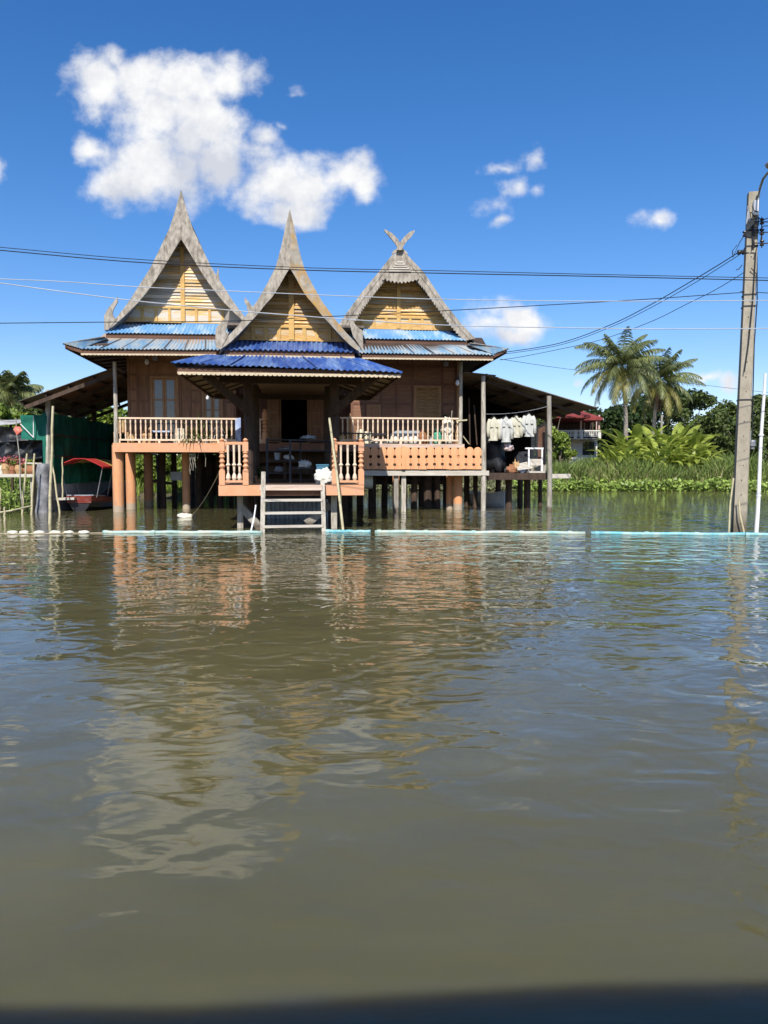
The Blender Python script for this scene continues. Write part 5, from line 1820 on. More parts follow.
sticks = [(53, 406, 49.5, 523, 22.0, .045, 'bamboo', 'thick pale bamboo pole, the tallest one, standing beside the grey netting post'),
          (51, 455, 59, 509, 27.0, .035, 'bamboo', 'short bamboo pole crossing behind the tall pale one at the boat stern'),
          (27, 453.5, 22.5, 509, 26.5, .04, 'bamboo', 'bamboo stake in the water left of the other short stake, before the green water plants'),
          (34.5, 453.5, 31.5, 511.5, 26.2, .04, 'bamboo', 'bamboo stake in the water right against the grey wrapped pile'),
          (0.5, 488, -0.5, 510, 26.5, .03, 'bamboo', 'pale stake at the very left edge of the water plants'),
          (4.6, 507, 4.6, 519.5, 23.0, .035, 'bamboo', 'short pale stub sticking out of the water near the left edge'),
          (62.5, 457, 62.5, 492, 27.8, .03, 'bamboo', 'thin greenish cane standing at the boat stern')]
for x0, y0, x1, y1, v, r, m, lab in sticks:
    p, q = WP(x1, y1, v), WP(x0, y0, v)
    p = p+(p-q)*.15
    mb = MB()
    pts = [lerp(p, q, k/6)+Vector((.012*math.sin(k*2.1), 0, 0)) for k in range(7)]
    mb.tube(pts, [r*(1-.04*k) for k in range(7)], 8)
    for k in (1, 2, 3, 4, 5):
        pp = pts[k]
        dd = (q-p).normalized()
        mb.tube([pp-dd*.015, pp+dd*.015], r*1.12*(1-.04*k), 8)
    wsingle(mb, 'bamboo_stake', m, lab, 'stake')
mb = MB()
mb.tube([WP(-6, 513.3, 24.9), WP(12, 510.5, 25.2), WP(31, 506, 26.0)], .03, 7)
wsingle(mb, 'floating_bamboo', 'bamboo', 'bamboo rod lying on the water in front of the green water plants', 'rod')
# sign stick
p, q = WP(23, 510, 26.3), WP(16.5, 432, 26.3)
t = thing('stick_sign', (p.x, p.y, 0), 'thin crooked stick with a small red square tied on top, at the left', 'sign')
MB().tube([p, lerp(p, q, .3)+Vector((-.03, 0, 0)), lerp(p, q, .65)+Vector((.04, 0, 0)), q, WP(16, 418, 26.3)], [.025, .025, .02, .018, .015], 6).build('stick', 'grey_post', t)
c = WP(17.5, 430, 26.25)
MB().prism([c+Vector((-.15, 0, .02)), c+Vector((-.03, 0, -.17)), c+Vector((.17, 0, -.02)), c+Vector((.10, 0, .12)), c+Vector((-.08, 0, .14))], (0, .03, 0)).build('panel', 'red_sign', t)
# grey wrapped pile
g = WP(40, 510, 27.2)
mb = MB()
n, m_ = 18, 16
vs, fs = [], []
ztp = WP(40, 463.5, 27.2).z
for j in range(m_+1):
    f = j/m_
    for k in range(n):
        th = k/n*2*math.pi
        r = .23*(1+.22*f*(1-f)*4*.25)+.06*(1-f)
        r += .09*mnoise.noise(Vector((math.cos(th)*1.6, math.sin(th)*1.6, f*3)))+.02*mnoise.noise(Vector((math.cos(th)*5, math.sin(th)*5, f*5)))
        vs.append((g.x+r*math.cos(th), g.y+.4+r*math.sin(th), lerp(-.3, ztp, f)))
for j in range(m_):
    for k in range(n):
        a, b = j*n+k, j*n+(k+1) % n
        fs.append((a, b, b+n, a+n))
fs.append(tuple(m_*n+k for k in range(n)))
mb.add(vs, fs)
wsingle(mb, 'wrapped_pile', 'grey_cloth', 'thick pile wrapped in wrinkled grey sheeting at the left shore', 'pile', smooth=True)
# tarpaulin shelter
ts = thing('tarp_shelter', (WP(12, 470, 29).x, 29, 0.3), 'low shelter hung with black tarpaulin under a silver sheet at the left edge', 'shelter')
a, b = WP(-40, 424, 28.6), WP(22, 421, 28.6)
sv = cloth_sheet(a, b, WP(0, 430, 28.6).z, WP(0, 419, 28.6).z, WP(0, 423, 28.6).z, WP(0, 421, 28.6).z, 16, 4, .06, W, 3)
sv.build('silver_sheet', 'silver_tarp', ts, W)
sv = MB().strip([a, b], [a+Vector((0, 3, .3)), b+Vector((0, 3, .3))], (0, 0, .03))
sv.build('roof_sheet', 'silver_tarp', ts, W)
cloth_sheet(WP(-40, 440, 28.8), WP(29, 440, 28.8), WP(0, 446, 28.8).z, WP(0, 424, 28.8).z, WP(0, 440, 28.8).z, WP(0, 429, 28.8).z, 24, 10, .22, W, 6).build('tarpaulin', 'black_tarp', ts, W)
cloth_sheet(WP(-40, 440, 29.1), WP(43, 440, 29.1), WP(0, 466, 29.1).z, WP(0, 441, 29.1).z, WP(0, 458, 29.1).z, WP(0, 440, 29.1).z, 30, 12, .3, W, 7).build('tarpaulin', 'black_tarp', ts, W)
mb = MB()
for px in (-20, 12, 40):
    q = WP(px, 470, 29.6)
    mb.bar((q.x, 29.6, .2), (q.x, 29.6, WP(px, 422, 29.6).z), .08)
mb.build('post', 'pile_wood', ts, W)
# lit green net panel with poles
gp = thing('net_panel', (WP(32, 470, 28.4).x, 28.4, 0.3), 'bright green net panel with two crossed white rods, left of the boat shed', 'net')
z_ = lambda y: WP(0, y, 28.4).z
cloth_sheet(WP(21, 430, 28.4), WP(46, 430, 28.4), z_(439), z_(415), z_(440), z_(414), 14, 10, .12, W, 9, 1.0).build('net', 'green_net_lit', gp, W)
cloth_sheet(WP(42.5, 430, 28.3), WP(47.5, 430, 28.3), z_(464), z_(413), z_(464), z_(413), 4, 14, .05, W, 10, 2.0).build('net_strip', 'green_net_lit', gp, W)
mb = MB()
mb.tube([WP(33.5, 416, 28.2), WP(33.5, 437.5, 28.2)], .018, 6)
mb.tube([WP(20.5, 424, 28.2), WP(33.5, 437.5, 28.2)], .018, 6)
mb.build('rods', 'white_pvc', gp, W)
# bench with pots
tb = thing('plant_table', (WP(10, 478, 28).x, 28.2, 0.3), 'long pale plank bench holding pots at the left edge', 'bench')
zb_t = WP(10, 474, 28).z
mb = MB()
mb.box((WP(-60, 475, 28).x, 27.9, zb_t-.12), (WP(34, 475, 28).x, 28.6, zb_t))
mb.build('plank', 'white_plank', tb, W)
for px in (-50, -8, 30):
    q = WP(px, 480, 28)
    MB().box((q.x-.05, 28.1, 0.0), (q.x+.05, 28.4, zb_t-.122)).build('leg', 'grey_post', tb, W)
mb = MB()
q0, q1 = WP(20, 463, 28.9), WP(42, 463.5, 28.9)
mb.bar(q0, q1, .05, .06)
mb.bar((q0.x, q0.y, .4), (q0.x, q0.y, q0.z), .05)
mb.bar((q1.x, q1.y, .4), (q1.x, q1.y, q1.z), .05)
wsingle(mb, 'hand_rail', 'white_plank', 'short pale rail behind the bench of pots', 'rail')
for k, (px, r, h, pm, lm, lab) in enumerate(((1.5, .17, .36, 'white_cloth', 'flower_pink', 'white pot with pale pink flowers at the left edge of the bench'), (6.5, .2, .4, 'tan_wood', 'flower_pink', 'large tan pot with pink flowers on the bench'),
                                             (12.5, .16, .32, 'brown_clay', 'leaf_bright', 'clay pot with bright green leaves and pink flowers, middle of the bench'), (19, .15, .34, 'tan_wood', 'flower_pink', 'tan pot overhung by pink flowers beside the crooked stick'))):
    q = WP(px, 470, 28.15)
    t = thing('flower_pot', (q.x, 28.15, zb_t), lab, 'pot')
    MB().lathe(q.x, 28.15, [(r*.6, zb_t+.003), (r, zb_t+h*.5), (r*.85, zb_t+h), (r*1.0, zb_t+h+.02), (r*.7, zb_t+h+.02)], 14).build('pot', pm, t)
    cs = [(random.uniform(-.15, .15), random.uniform(-.1, .1), h+random.uniform(0, .22)) for _ in range(5)]
    npmesh('flowers' if lm == 'flower_pink' else 'leaves', scatter_leaves(cs, .15, 150, .05, seed=k), lm, parent=t)
    if lm != 'flower_pink':
        npmesh('flowers', scatter_leaves([(x, y-.05, z+.12) for x, y, z in cs], .12, 60, .045, seed=k+20), 'flower_pink', parent=t)
    else:
        npmesh('leaves', scatter_leaves([(x, y, z-.12) for x, y, z in cs], .14, 110, .06, seed=k+20), 'leaf_bright', parent=t)
q = WP(30, 468, 28.3)
mb = MB()
mb.tube([Vector((q.x-.28, 28.3, zb_t+.17)), Vector((q.x+.22, 28.3, zb_t+.17))], [.16, .16], 14)
wsingle(mb, 'clay_trough', 'brown_clay', 'round brown trough lying at the right end of the bench', 'trough')

# ================================================================== FLOATING PIPES
def floatpipe(x0, x1, y0, y1, m, label, r=.046):
    a, b = W.G(x0, y0), W.G(x1, y1)
    a.z = b.z = .022
    t = thing('floating_pipe', (a+b)/2, label, 'pipe', group='turquoise pipes floating in a line')
    n = 14
    pts = [lerp(a, b, k/n)+Vector((0, .05*math.sin(k*1.1+x0)*math.sin(k/n*math.pi), .008*math.sin(k*1.9+x0))) for k in range(n+1)]
    MB().tube(pts, r, 12).build('pipe', m, t, smooth=True)
    jn = MB()
    d = (b-a).normalized()
    for s in np.arange(.02, 1.0, 1.2/max(1.2, (b-a).length)):
        p = lerp(a, b, float(s))
        jn.tube([p-d*.05+Vector((0, 0, .002)), p+d*.05+Vector((0, 0, .002))], r*1.18, 12)
    jn.build('coupling', m, t)


floatpipe(103, 262, 533.2, 533.4, 'pipe_pale', 'pale turquoise pipe floating left of the ladder')
floatpipe(327, 370.5, 532.3, 532.6, 'pipe_blue', 'short bright turquoise pipe floating just right of the ladder')
floatpipe(375, 585, 532.6, 534.0, 'pipe_pale', 'long pale turquoise pipe floating in front of the right house')
floatpipe(591, 905, 534.2, 536.8, 'pipe_blue', 'long turquoise pipe floating in front of the concrete pole')
for k, (x0, x1, lab) in enumerate(((7, 17.5, 'leftmost of the pale foam floats'), (19.5, 28, 'second foam float from the left'), (33.5, 44, 'third foam float, before the two short stakes'), (49.5, 60, 'foam float at the foot of the tall bamboo pole'), (63.5, 73, 'foam float before the stern of the canopy boat'), (78.5, 89, 'rightmost foam float, nearest the turquoise pipe'))):
    a, b = W.G(x0, 533.6), W.G(x1, 533.8)
    mb = MB()
    mb.lump(((a.x+b.x)/2, a.y, .03), ((b.x-a.x)/2*1.0, .08, .05), seed=k, amp=.12, n=14, m=8)
    wsingle(mb, 'foam_float', 'foam_white', lab, 'float', 'pale foam floats in a row at the left')
a, b = W.G(-20, 534.5), W.G(103, 533.4)
a.z = b.z = .012
wsingle(MB().tube([a, lerp(a, b, .5), b], .010, 5), 'float_rope', 'cream_trim', 'thin rope on the water linking the pale foam floats', 'rope')

# ================================================================== CONCRETE POLE
PY = 19.1
pb, pt = WP(738.6, 532, PY), WP(753.3, 193, PY)
pole = thing('utility_pole', (pb.x, PY, 0), 'square weathered concrete utility pole with drilled holes, standing in the water', 'pole')
mb = MB()
rot = R(-14)
nseg = 14
vs, fs = [], []
base = pb+(pb-pt)*.12
for k in range(nseg+1):
    f = k/nseg
    c = lerp(base, pt, f)
    w = lerp(.165, .125, f)
    for a_, b_ in ((-1, -1), (-.8, -1), (.8, -1), (1, -.8), (1, .8), (.8, 1), (-.8, 1), (-1, .8)):
        x, y = a_*w, b_*w
        vs.append((c.x+x*math.cos(rot)-y*math.sin(rot), c.y+x*math.sin(rot)+y*math.cos(rot), c.z))
for k in range(nseg):
    for i in range(8):
        a_, b_ = k*8+i, k*8+(i+1) % 8
        fs.append((a_, b_, b_+8, a_+8))
fs.append(tuple(nseg*8+i for i in range(8)))
mb.add(vs, fs)
mb.build('shaft', 'concrete', pole)
hl = MB()
ndir = Vector((math.sin(rot), -math.cos(rot), 0))
for k in range(22):
    f = .13+k*.039
    c = lerp(base, pt, f)
    w = lerp(.165, .125, f)
    p = c+ndir*(w-.01)+Vector((.02*math.sin(k*1.7), 0, 0))
    hl.tube([p, p+ndir*.014], .013, 8)
hl.build('bolt_hole', 'deep_shade', pole)
for f in (.46, .705, .735, .86, .90):
    c = lerp(base, pt, f)
    w = lerp(.165, .125, f)+.006
    mb = MB()
    for a_, b_ in (((-1, -1), (1, -1)), ((1, -1), (1, 1)), ((1, 1), (-1, 1)), ((-1, 1), (-1, -1))):
        P_ = [Vector((c.x+x*w*math.cos(rot)-y*w*math.sin(rot), c.y+x*w*math.sin(rot)+y*w*math.cos(rot), c.z)) for x, y in (a_, b_)]
        mb.bar(P_[0], P_[1], .012, .035)
    mb.build('strap', 'dark_metal', pole)
# conduit down the left side, cable down the right
mb = MB()
mb.tube([WP(749.2, 222, PY-.1), WP(747.8, 206, PY-.1)], .03, 8)
mb.tube([WP(746.5, 225, PY-.1), WP(748.3, 206, PY-.1)], .02, 8)
mb.build('conduit', 'grey_metal', pole)
MB().tube([WP(756.8, 235, PY-.1), WP(757.2, 300, PY-.1), WP(754.2, 345, PY-.1), WP(752.8, 400, PY-.1), WP(752.2, 436, PY-.1)], .014, 6).build('down_cable', 'cable_black', pole)
mb = MB()
mb.tube([WP(756, 250, PY-.2), WP(753, 300, PY-.22), WP(748.5, 345, PY-.22), WP(744.5, 372, PY-.22)], .012, 6)
mb.tube([WP(751, 268, PY-.2), WP(756.5, 274, PY-.2), WP(757, 290, PY-.2)], .010, 6)
mb.build('loose_wire', 'cable_black', pole)
c = WP(752.5, 444.5, PY-.12)
mb = MB()
mb.lathe(c.x, c.y, [(.045, c.z-.12), (.05, c.z-.05), (.085, c.z-.04), (.085, c.z+.07), (.06, c.z+.11), (.02, c.z+.12)], 14)
mb.box((c.x-.17, c.y, c.z-.1), (c.x-.04, c.y+.1, c.z+.35))
mt = mb.build('meter', 'grey_metal', pole)
# insulators on the left and right
def spool(c, ax, r=.05, L=.11):
    ax = Vector(ax).normalized()
    mb = MB()
    pts = [c-ax*L/2, c-ax*L*.3, c-ax*L*.12, c+ax*L*.12, c+ax*L*.3, c+ax*L/2]
    mb.tube(pts, [r*.9, r, r*.5, r*.5, r, r*.9], 12)
    return mb


mb = spool(WP(741.0, 252.3, PY-.1), (1, 0, 0), .065, .16)
mb.bar(WP(742, 252.8, PY-.1), WP(750, 253, PY-.1), .025)
mb.build('insulator', 'insulator', pole)
mb = spool(WP(744.5, 234, PY-.12), (0, 0, 1), .05, .13)
mb.bar(WP(744, 236, PY-.1), WP(750, 238, PY-.1), .025)
mb.build('insulator', 'insulator', pole)
for y in (221.5, 232, 243):
    s = spool(WP(762, y, PY-.25), (0, 0, 1), .055, .13)
    s.bar(WP(754, y, PY-.2), WP(768, y+.4, PY-.25), .022)
    s.build('insulator', 'insulator', pole)
mb = MB()
mb.bar(WP(761.8, 217, PY-.25), WP(761.8, 248, PY-.25), .02)
mb.bar(WP(753, 225, PY-.17), WP(753.5, 248, PY-.17), .05, .03)
mb.build('rack_bar', 'dark_metal', pole)
mb = MB()
c = WP(755.8, 207, PY-.2)
mb.box((c.x-.05, c.y-.04, c.z-.20), (c.x+.05, c.y+.05, c.z+.16))
mb.build('control_box', 'white_pvc', pole)
mb = MB()
for k in range(7):
    a_ = WP(752+random.uniform(-2, 3), 206+k*7, PY-.22)
    b_ = WP(757+random.uniform(-2, 5), 212+k*7, PY-.25)
    m1 = (a_+b_)/2+Vector((random.uniform(-.1, .1), -.04, random.uniform(-.12, .1)))
    mb.tube([a_, m1, b_], .011, 5)
for (p0_, p1_, p2_) in (((744, 236), (740, 242), (733, 257)), ((733, 257), (732.4, 251), (737, 245)), ((757, 232), (764, 226), (772, 226)), ((757, 217), (763, 220), (771, 217)), ((742, 265), (739, 269), (736, 270)), ((744, 235), (751, 228), (757, 221))):
    mb.tube([WP(p0_[0], p0_[1], PY-.18), WP(p1_[0], p1_[1], PY-.18), WP(p2_[0], p2_[1], PY-.18)], .011, 5)
mb.build('wiring', 'cable_black', pole)
# street lamp arm fixed to the pole
sl = thing('street_lamp', WP(757, 214, PY-.15), 'street lamp on a curved arm at the top of the concrete pole', 'street lamp')
arm = [WP(757.5, 224, PY-.15), WP(757.8, 210, PY-.15), WP(758.3, 198, PY-.15), WP(760, 188, PY-.3), WP(763, 179, PY-.6), WP(768, 172.5, PY-.9), WP(777, 167, PY-1.3)]
MB().tube(arm, .03, 10).build('arm', 'grey_metal', sl)
c = WP(772, 167.5, PY-1.2)
hd = MB()
hd.lump((c.x+.1, c.y-.1, c.z+.05), (.30, .28, .10), seed=2, amp=.05, n=16, m=8)
hd.build('lamp_head', 'grey_metal', sl, smooth=True)
mb = MB()
mb.tube([Vector((c.x+.1, c.y-.1, c.z-.04)), Vector((c.x+.1, c.y-.1, c.z-.08))], [.16, .12], 14)
mb.build('glass', 'clear_plastic', sl)
# white pvc pole and canes
p, q = WP(756, 536, 18.7), WP(765, 373.5, 18.7)
mb = MB()
pts = [p+(p-q)*.1]+[lerp(p, q, k/8)+Vector((.01*math.sin(k), 0, 0)) for k in range(9)]
mb.tube(pts, [.055]+[.053-.0025*k for k in range(9)], 12)
for k in (3, 6):
    dd = (q-p).normalized()
    mb.tube([pts[k]-dd*.02, pts[k]+dd*.02], .062, 12)
wsingle(mb, 'white_pole', 'white_pvc', 'leaning white plastic pole right of the concrete pole', 'pole')
for (x0, y0, x1, y1, lab) in ((729, 531, 733.5, 478, 'thin pale cane in the water left of the concrete pole'), (743.5, 530, 738.8, 500, 'short pale stick leaning on the front of the concrete pole')):
    p, q = WP(x0, y0, 18.75), WP(x1, y1, 18.8)
    wsingle(MB().tube([p+(p-q)*.2, p, lerp(p, q, .5)+Vector((-.03, 0, 0)), q], .022, 6), 'thin_cane', 'bamboo', lab, 'cane')


# ================================================================== CABLES
def cable(pts, r, m, label, v=16.0, n=60, vs=None):
    """smooth cable through photo points, extended past the picture"""
    xs = [p[0] for p in pts]
    P3 = []
    for i, (x, y) in enumerate(pts):
        vv = vs[i] if vs else v
        P3.append(W.P(x, y, vv))
    out = []
    for i in range(len(P3)-1):
        p0 = P3[max(i-1, 0)]
        p1, p2 = P3[i], P3[i+1]
        p3 = P3[min(i+2, len(P3)-1)]
        if (p1-p0).length > 8:
            p0 = p1-(p2-p1)
        if (p3-p2).length > 8:
            p3 = p2+(p2-p1)
        lin = i in (0, len(P3)-2) and (p2-p1).length > 8
        for k in range(12):
            t = k/12
            out.append(lerp(p1, p2, t) if lin else .5*((2*p1)+(p2-p0)*t+(2*p0-5*p1+4*p2-p3)*t*t+(3*p1-p0-3*p2+p3)*t**3))
    out.append(P3[-1])
    mb = MB()
    mb.tube(out, r, 5)
    wsingle(mb, 'cable', m, label, 'cable')


def ext(pts, s0, s1):
    a = (pts[0][0]-900, pts[0][1]+s0)
    b = (pts[-1][0]+500, pts[-1][1]+s1)
    return [a]+pts+[b]


cable(ext([(0, 250.3), (140, 262.5), (300, 270), (450, 273.5), (600, 276.5), (768, 280.5)], -70, 10), .011, 'cable_black', 'highest dark cable, the lower strand of the close pair crossing above the roofs')
cable(ext([(0, 247.3), (140, 259.5), (300, 267.5), (450, 271), (600, 274.5), (768, 278)], -70, 10), .008, 'cable_black', 'thin upper strand of the close dark pair crossing above the roofs', v=16.3)
cable([(-900, 328), (0, 323.2), (120, 322), (230, 321), (330, 316.5), (430, 311.5), (530, 306), (650, 299), (742, 292.6), (768, 293), (1100, 310)], .010, 'cable_black', 'lower dark cable crossing the gables and rising to the pole', vs=[17, 17.2, 17.5, 17.8, 18, 18.3, 18.5, 18.8, 19.0, 19.0, 18])
cable(ext([(0, 279), (60, 281.5), (136, 286.8), (228, 291), (356, 296.5), (450, 299.5), (600, 301.2), (768, 300.5)], -60, -30), .009, 'cable_white', 'upper white wire crossing the middle of the gables', v=15.5)
cable(ext([(0, 283), (50, 290), (128, 300), (222, 309.5), (286, 314.8), (356, 320), (440, 325), (553, 327.6), (660, 329), (768, 328.5)], -90, -20), .010, 'cable_white', 'lower white wire, sloping down from the left edge and over the palms', v=15.0)
cable([(742, 250), (720, 264), (690, 282), (650, 305), (610, 325), (560, 343), (510, 351.5), (497, 352)], .013, 'cable_black', 'thick service cable from the pole insulator down to the right eave', vs=[19, 19.7, 20.7, 22, 23.4, 25.2, 27, 27.3])
cable([(742, 253), (722, 266), (692, 284.5), (652, 307), (612, 326.5), (562, 344.5), (512, 353), (498, 354)], .009, 'cable_black', 'thinner service cable just beneath the thick one from the pole to the right eave', vs=[19, 19.7, 20.7, 22, 23.4, 25.2, 27, 27.3])
cable([(744, 272.5), (715, 290), (687.5, 303.7), (650, 322), (600, 340), (558, 349.5), (520, 357), (500, 360)], .009, 'cable_black', 'separate thin cable sagging from the pole above the palms to the right house', vs=[19, 19.8, 20.6, 22, 23.6, 25, 26.3, 27.0])
cable([(500, 359), (545, 366), (587, 371.5), (640, 377.5), (687, 383), (754, 391), (800, 396)], .02, 'cable_black', 'faint far wire passing behind the palm crowns', vs=[60, 68, 82, 84, 84, 80, 78])

# ================================================================== SETTING
# water: one sheet, dense near the camera so that real swell bends its mirror
def swell(x, y):
    return (0.010*math.sin(0.9*x*0.35+1.7*y+0.8*math.sin(0.4*x))+0.008*math.sin(1.3*x*0.5-2.3*y+1.1*math.sin(0.55*x+2)))


def water():
    xs_n, ys = 90, []
    y = -12.0
    while y < 90:
        ys.append(y)
        y += 0.35 if y < 25 else 1.0
    ys += [120, 160, 220, 320, 500]
    vs = []
    for y in ys:
        half = 120 if y > -1 else 60
        for i in range(xs_n+1):
            s = i/xs_n*2-1
            x = 2.0*s*12+math.copysign(abs(s)**3, s)*(half*1.6)
            vs.append((x, y, 0.0))
    fs = []
    for j in range(len(ys)-1):
        for i in range(xs_n):
            k = j*(xs_n+1)+i
            fs.append((k, k+1, k+xs_n+2, k+xs_n+1))
    m, nt = nodes('murky_water')
    N = nt.nodes
    out = N.new('ShaderNodeOutputMaterial')
    bs = N.new('ShaderNodeBsdfPrincipled')
    lnk(nt, bs.outputs[0], out.inputs[0])
    bs.inputs['Base Color'].default_value = (*WATER_COL, 1)
    bs.inputs['Roughness'].default_value = 0.02
    bs.inputs['IOR'].default_value = 1.45
    bs.inputs['Specular IOR Level'].default_value = 0.5
    bs.inputs['Subsurface Weight'].default_value = 1.0
    bs.inputs['Subsurface Radius'].default_value = (0.16, 0.12, 0.05)
    bs.inputs['Subsurface Scale'].default_value = 5.0
    geo = N.new('ShaderNodeNewGeometry')
    # silt carried in slow streaks
    smp = N.new('ShaderNodeMapping')
    smp.inputs['Scale'].default_value = (0.35, 0.8, 1)
    lnk(nt, geo.outputs['Position'], smp.inputs[0])
    sn = N.new('ShaderNodeTexNoise')
    sn.inputs['Scale'].default_value = 1.3
    sn.inputs['Detail'].default_value = 6
    sn.inputs['Distortion'].default_value = 1.2
    lnk(nt, smp.outputs[0], sn.inputs['Vector'])
    sr = N.new('ShaderNodeMapRange')
    sr.inputs[1].default_value = 0.3
    sr.inputs[2].default_value = 0.7
    sr.inputs[3].default_value = 0.90
    sr.inputs[4].default_value = 1.10
    lnk(nt, sn.outputs[0], sr.inputs[0])
    sv_ = N.new('ShaderNodeVectorMath')
    sv_.operation = 'SCALE'
    sv_.inputs[0].default_value = WATER_COL
    lnk(nt, sr.outputs[0], sv_.inputs['Scale'])
    lnk(nt, sv_.outputs[0], bs.inputs['Base Color'])

    def layer(scale, sx, sy, rot, dist, detail, rough=0.5, distort=0.0, prev=None, off=0.0, wave=False):
        mp = N.new('ShaderNodeMapping')
        mp.inputs['Rotation'].default_value = (0, 0, rot)
        mp.inputs['Location'].default_value = (off, off*1.7, 0)
        mp.inputs['Scale'].default_value = (sx, sy, 1)
        lnk(nt, geo.outputs['Position'], mp.inputs[0])
        ns = N.new('ShaderNodeTexNoise')
        ns.inputs['Scale'].default_value = scale
        ns.inputs['Detail'].default_value = detail
        ns.inputs['Roughness'].default_value = rough
        ns.inputs['Distortion'].default_value = distort
        lnk(nt, mp.outputs[0], ns.inputs['Vector'])
        mul = N.new('ShaderNodeMath')
        mul.operation = 'MULTIPLY'
        mul.inputs[1].default_value = dist
        lnk(nt, ns.outputs[0], mul.inputs[0])
        if prev is None:
            return mul.outputs[0]
        ad = N.new('ShaderNodeMath')
        ad.operation = 'ADD'
        lnk(nt, prev, ad.inputs[0])
        lnk(nt, mul.outputs[0], ad.inputs[1])
        return ad.outputs[0]
    h = None
    for L in WAVES:
        h = layer(*L, prev=h)
    # calm water by the houses, ruffled in the open channel to the right and far off
    pm = N.new('ShaderNodeTexNoise')
    pm.inputs['Scale'].default_value = 0.10
    pm.inputs['Detail'].default_value = 3
    lnk(nt, geo.outputs['Position'], pm.inputs['Vector'])
    mr = N.new('ShaderNodeMapRange')
    mr.inputs[1].default_value = 0.35
    mr.inputs[2].default_value = 0.65
    mr.inputs[3].default_value = 0.7
    mr.inputs[4].default_value = 1.3
    lnk(nt, pm.outputs[0], mr.inputs[0])
    sp = N.new('ShaderNodeSeparateXYZ')
    lnk(nt, geo.outputs['Position'], sp.inputs[0])
    ax_ = N.new('ShaderNodeMath')
    ax_.operation = 'MULTIPLY_ADD'
    lnk(nt, sp.outputs[1], ax_.inputs[0])
    ax_.inputs[1].default_value = 0.14
    lnk(nt, sp.outputs[0], ax_.inputs[2])
    m2 = N.new('ShaderNodeMapRange')
    m2.inputs[1].default_value = 0.3
    m2.inputs[2].default_value = 9.0
    m2.inputs[3].default_value = 1.0
    m2.inputs[4].default_value = 2.7
    lnk(nt, ax_.outputs[0], m2.inputs[0])
    mm = N.new('ShaderNodeMath')
    mm.operation = 'MULTIPLY'
    lnk(nt, mr.outputs[0], mm.inputs[0])
    lnk(nt, m2.outputs[0], mm.inputs[1])
    hm = N.new('ShaderNodeMath')
    hm.operation = 'MULTIPLY'
    lnk(nt, h, hm.inputs[0])
    lnk(nt, mm.outputs[0], hm.inputs[1])
    bp = N.new('ShaderNodeBump')
    bp.inputs['Strength'].default_value = 1.0
    bp.inputs['Distance'].default_value = 1.0
    lnk(nt, hm.outputs[0], bp.inputs['Height'])
    lnk(nt, bp.outputs[0], bs.inputs['Normal'])
    M['water'] = m
    mb = MB()
    mb.add(vs, fs)
    o = mb.build('water', 'water', None, W, origin=(0, 0, 0), smooth=True)
    tag(o, kind='structure')
    o['label'] = 'brown-green rippled canal water'


WATER_COL = (0.114, 0.102, 0.046)
#        scale  sx   sy   rot  height detail rough distort
WAVES = [(1.1, 0.6, 1.0, 0.10, 0.026, 1.0, 0.45, 0.8),
         (3.2, 0.7, 1.0, -0.30, 0.0108, 1.2, 0.42, 1.1),
         (6.5, 0.45, 1.0, -0.55, 0.0022, 1.0, 0.40, 0.8),
         (15.0, 0.4, 1.0, -0.50, 0.0009, 1, 0.5, 0.5)]
water()

# ground: river bed rising to the banks, out to the horizon
def ground_h(x, y):
    far = 54.0
    h = -1.6
    if y > far-2:
        h = lerp(-1.6, 0.35, min(1, (y-(far-2))/3.5))
    # left bank: x < -15 beyond y 27
    d = min((-14.3-x)/1.5, (y-27.3)/1.5)
    if x < -14.3 and y > 27.3:
        h = max(h, lerp(-1.6, 0.3, min(1, d)))
    # spit behind the houses on the left
    d = min((y-38.5)/2, (-7-x)/3)
    if d > 0:
        h = max(h, lerp(-1.6, .35, min(1, d)))
    return h+0.08*mnoise.noise(Vector((x*.2, y*.2, 0)))


vs, fs = [], []
gx = [-3000, -800, -300, -150]+list(np.arange(-80, 80, 1.6))+[150, 300, 800, 3000]
gy = [-300, -50]+list(np.arange(-10, 26, 6))+list(np.arange(26, 70, 1.2))+list(range(70, 130, 8))+[200, 400, 900, 3000]
for y in gy:
    for x in gx:
        vs.append((x, y, ground_h(x, y)))
nx = len(gx)
for j in range(len(gy)-1):
    for i in range(nx-1):
        k = j*nx+i
        fs.append((k, k+1, k+nx+1, k+nx))
g = MB()
g.add(vs, fs)
o = g.build('ground', 'soil', None, W, origin=(0, 0, 0), smooth=True)
tag(o, kind='structure')
o['label'] = 'earth banks of the canal'


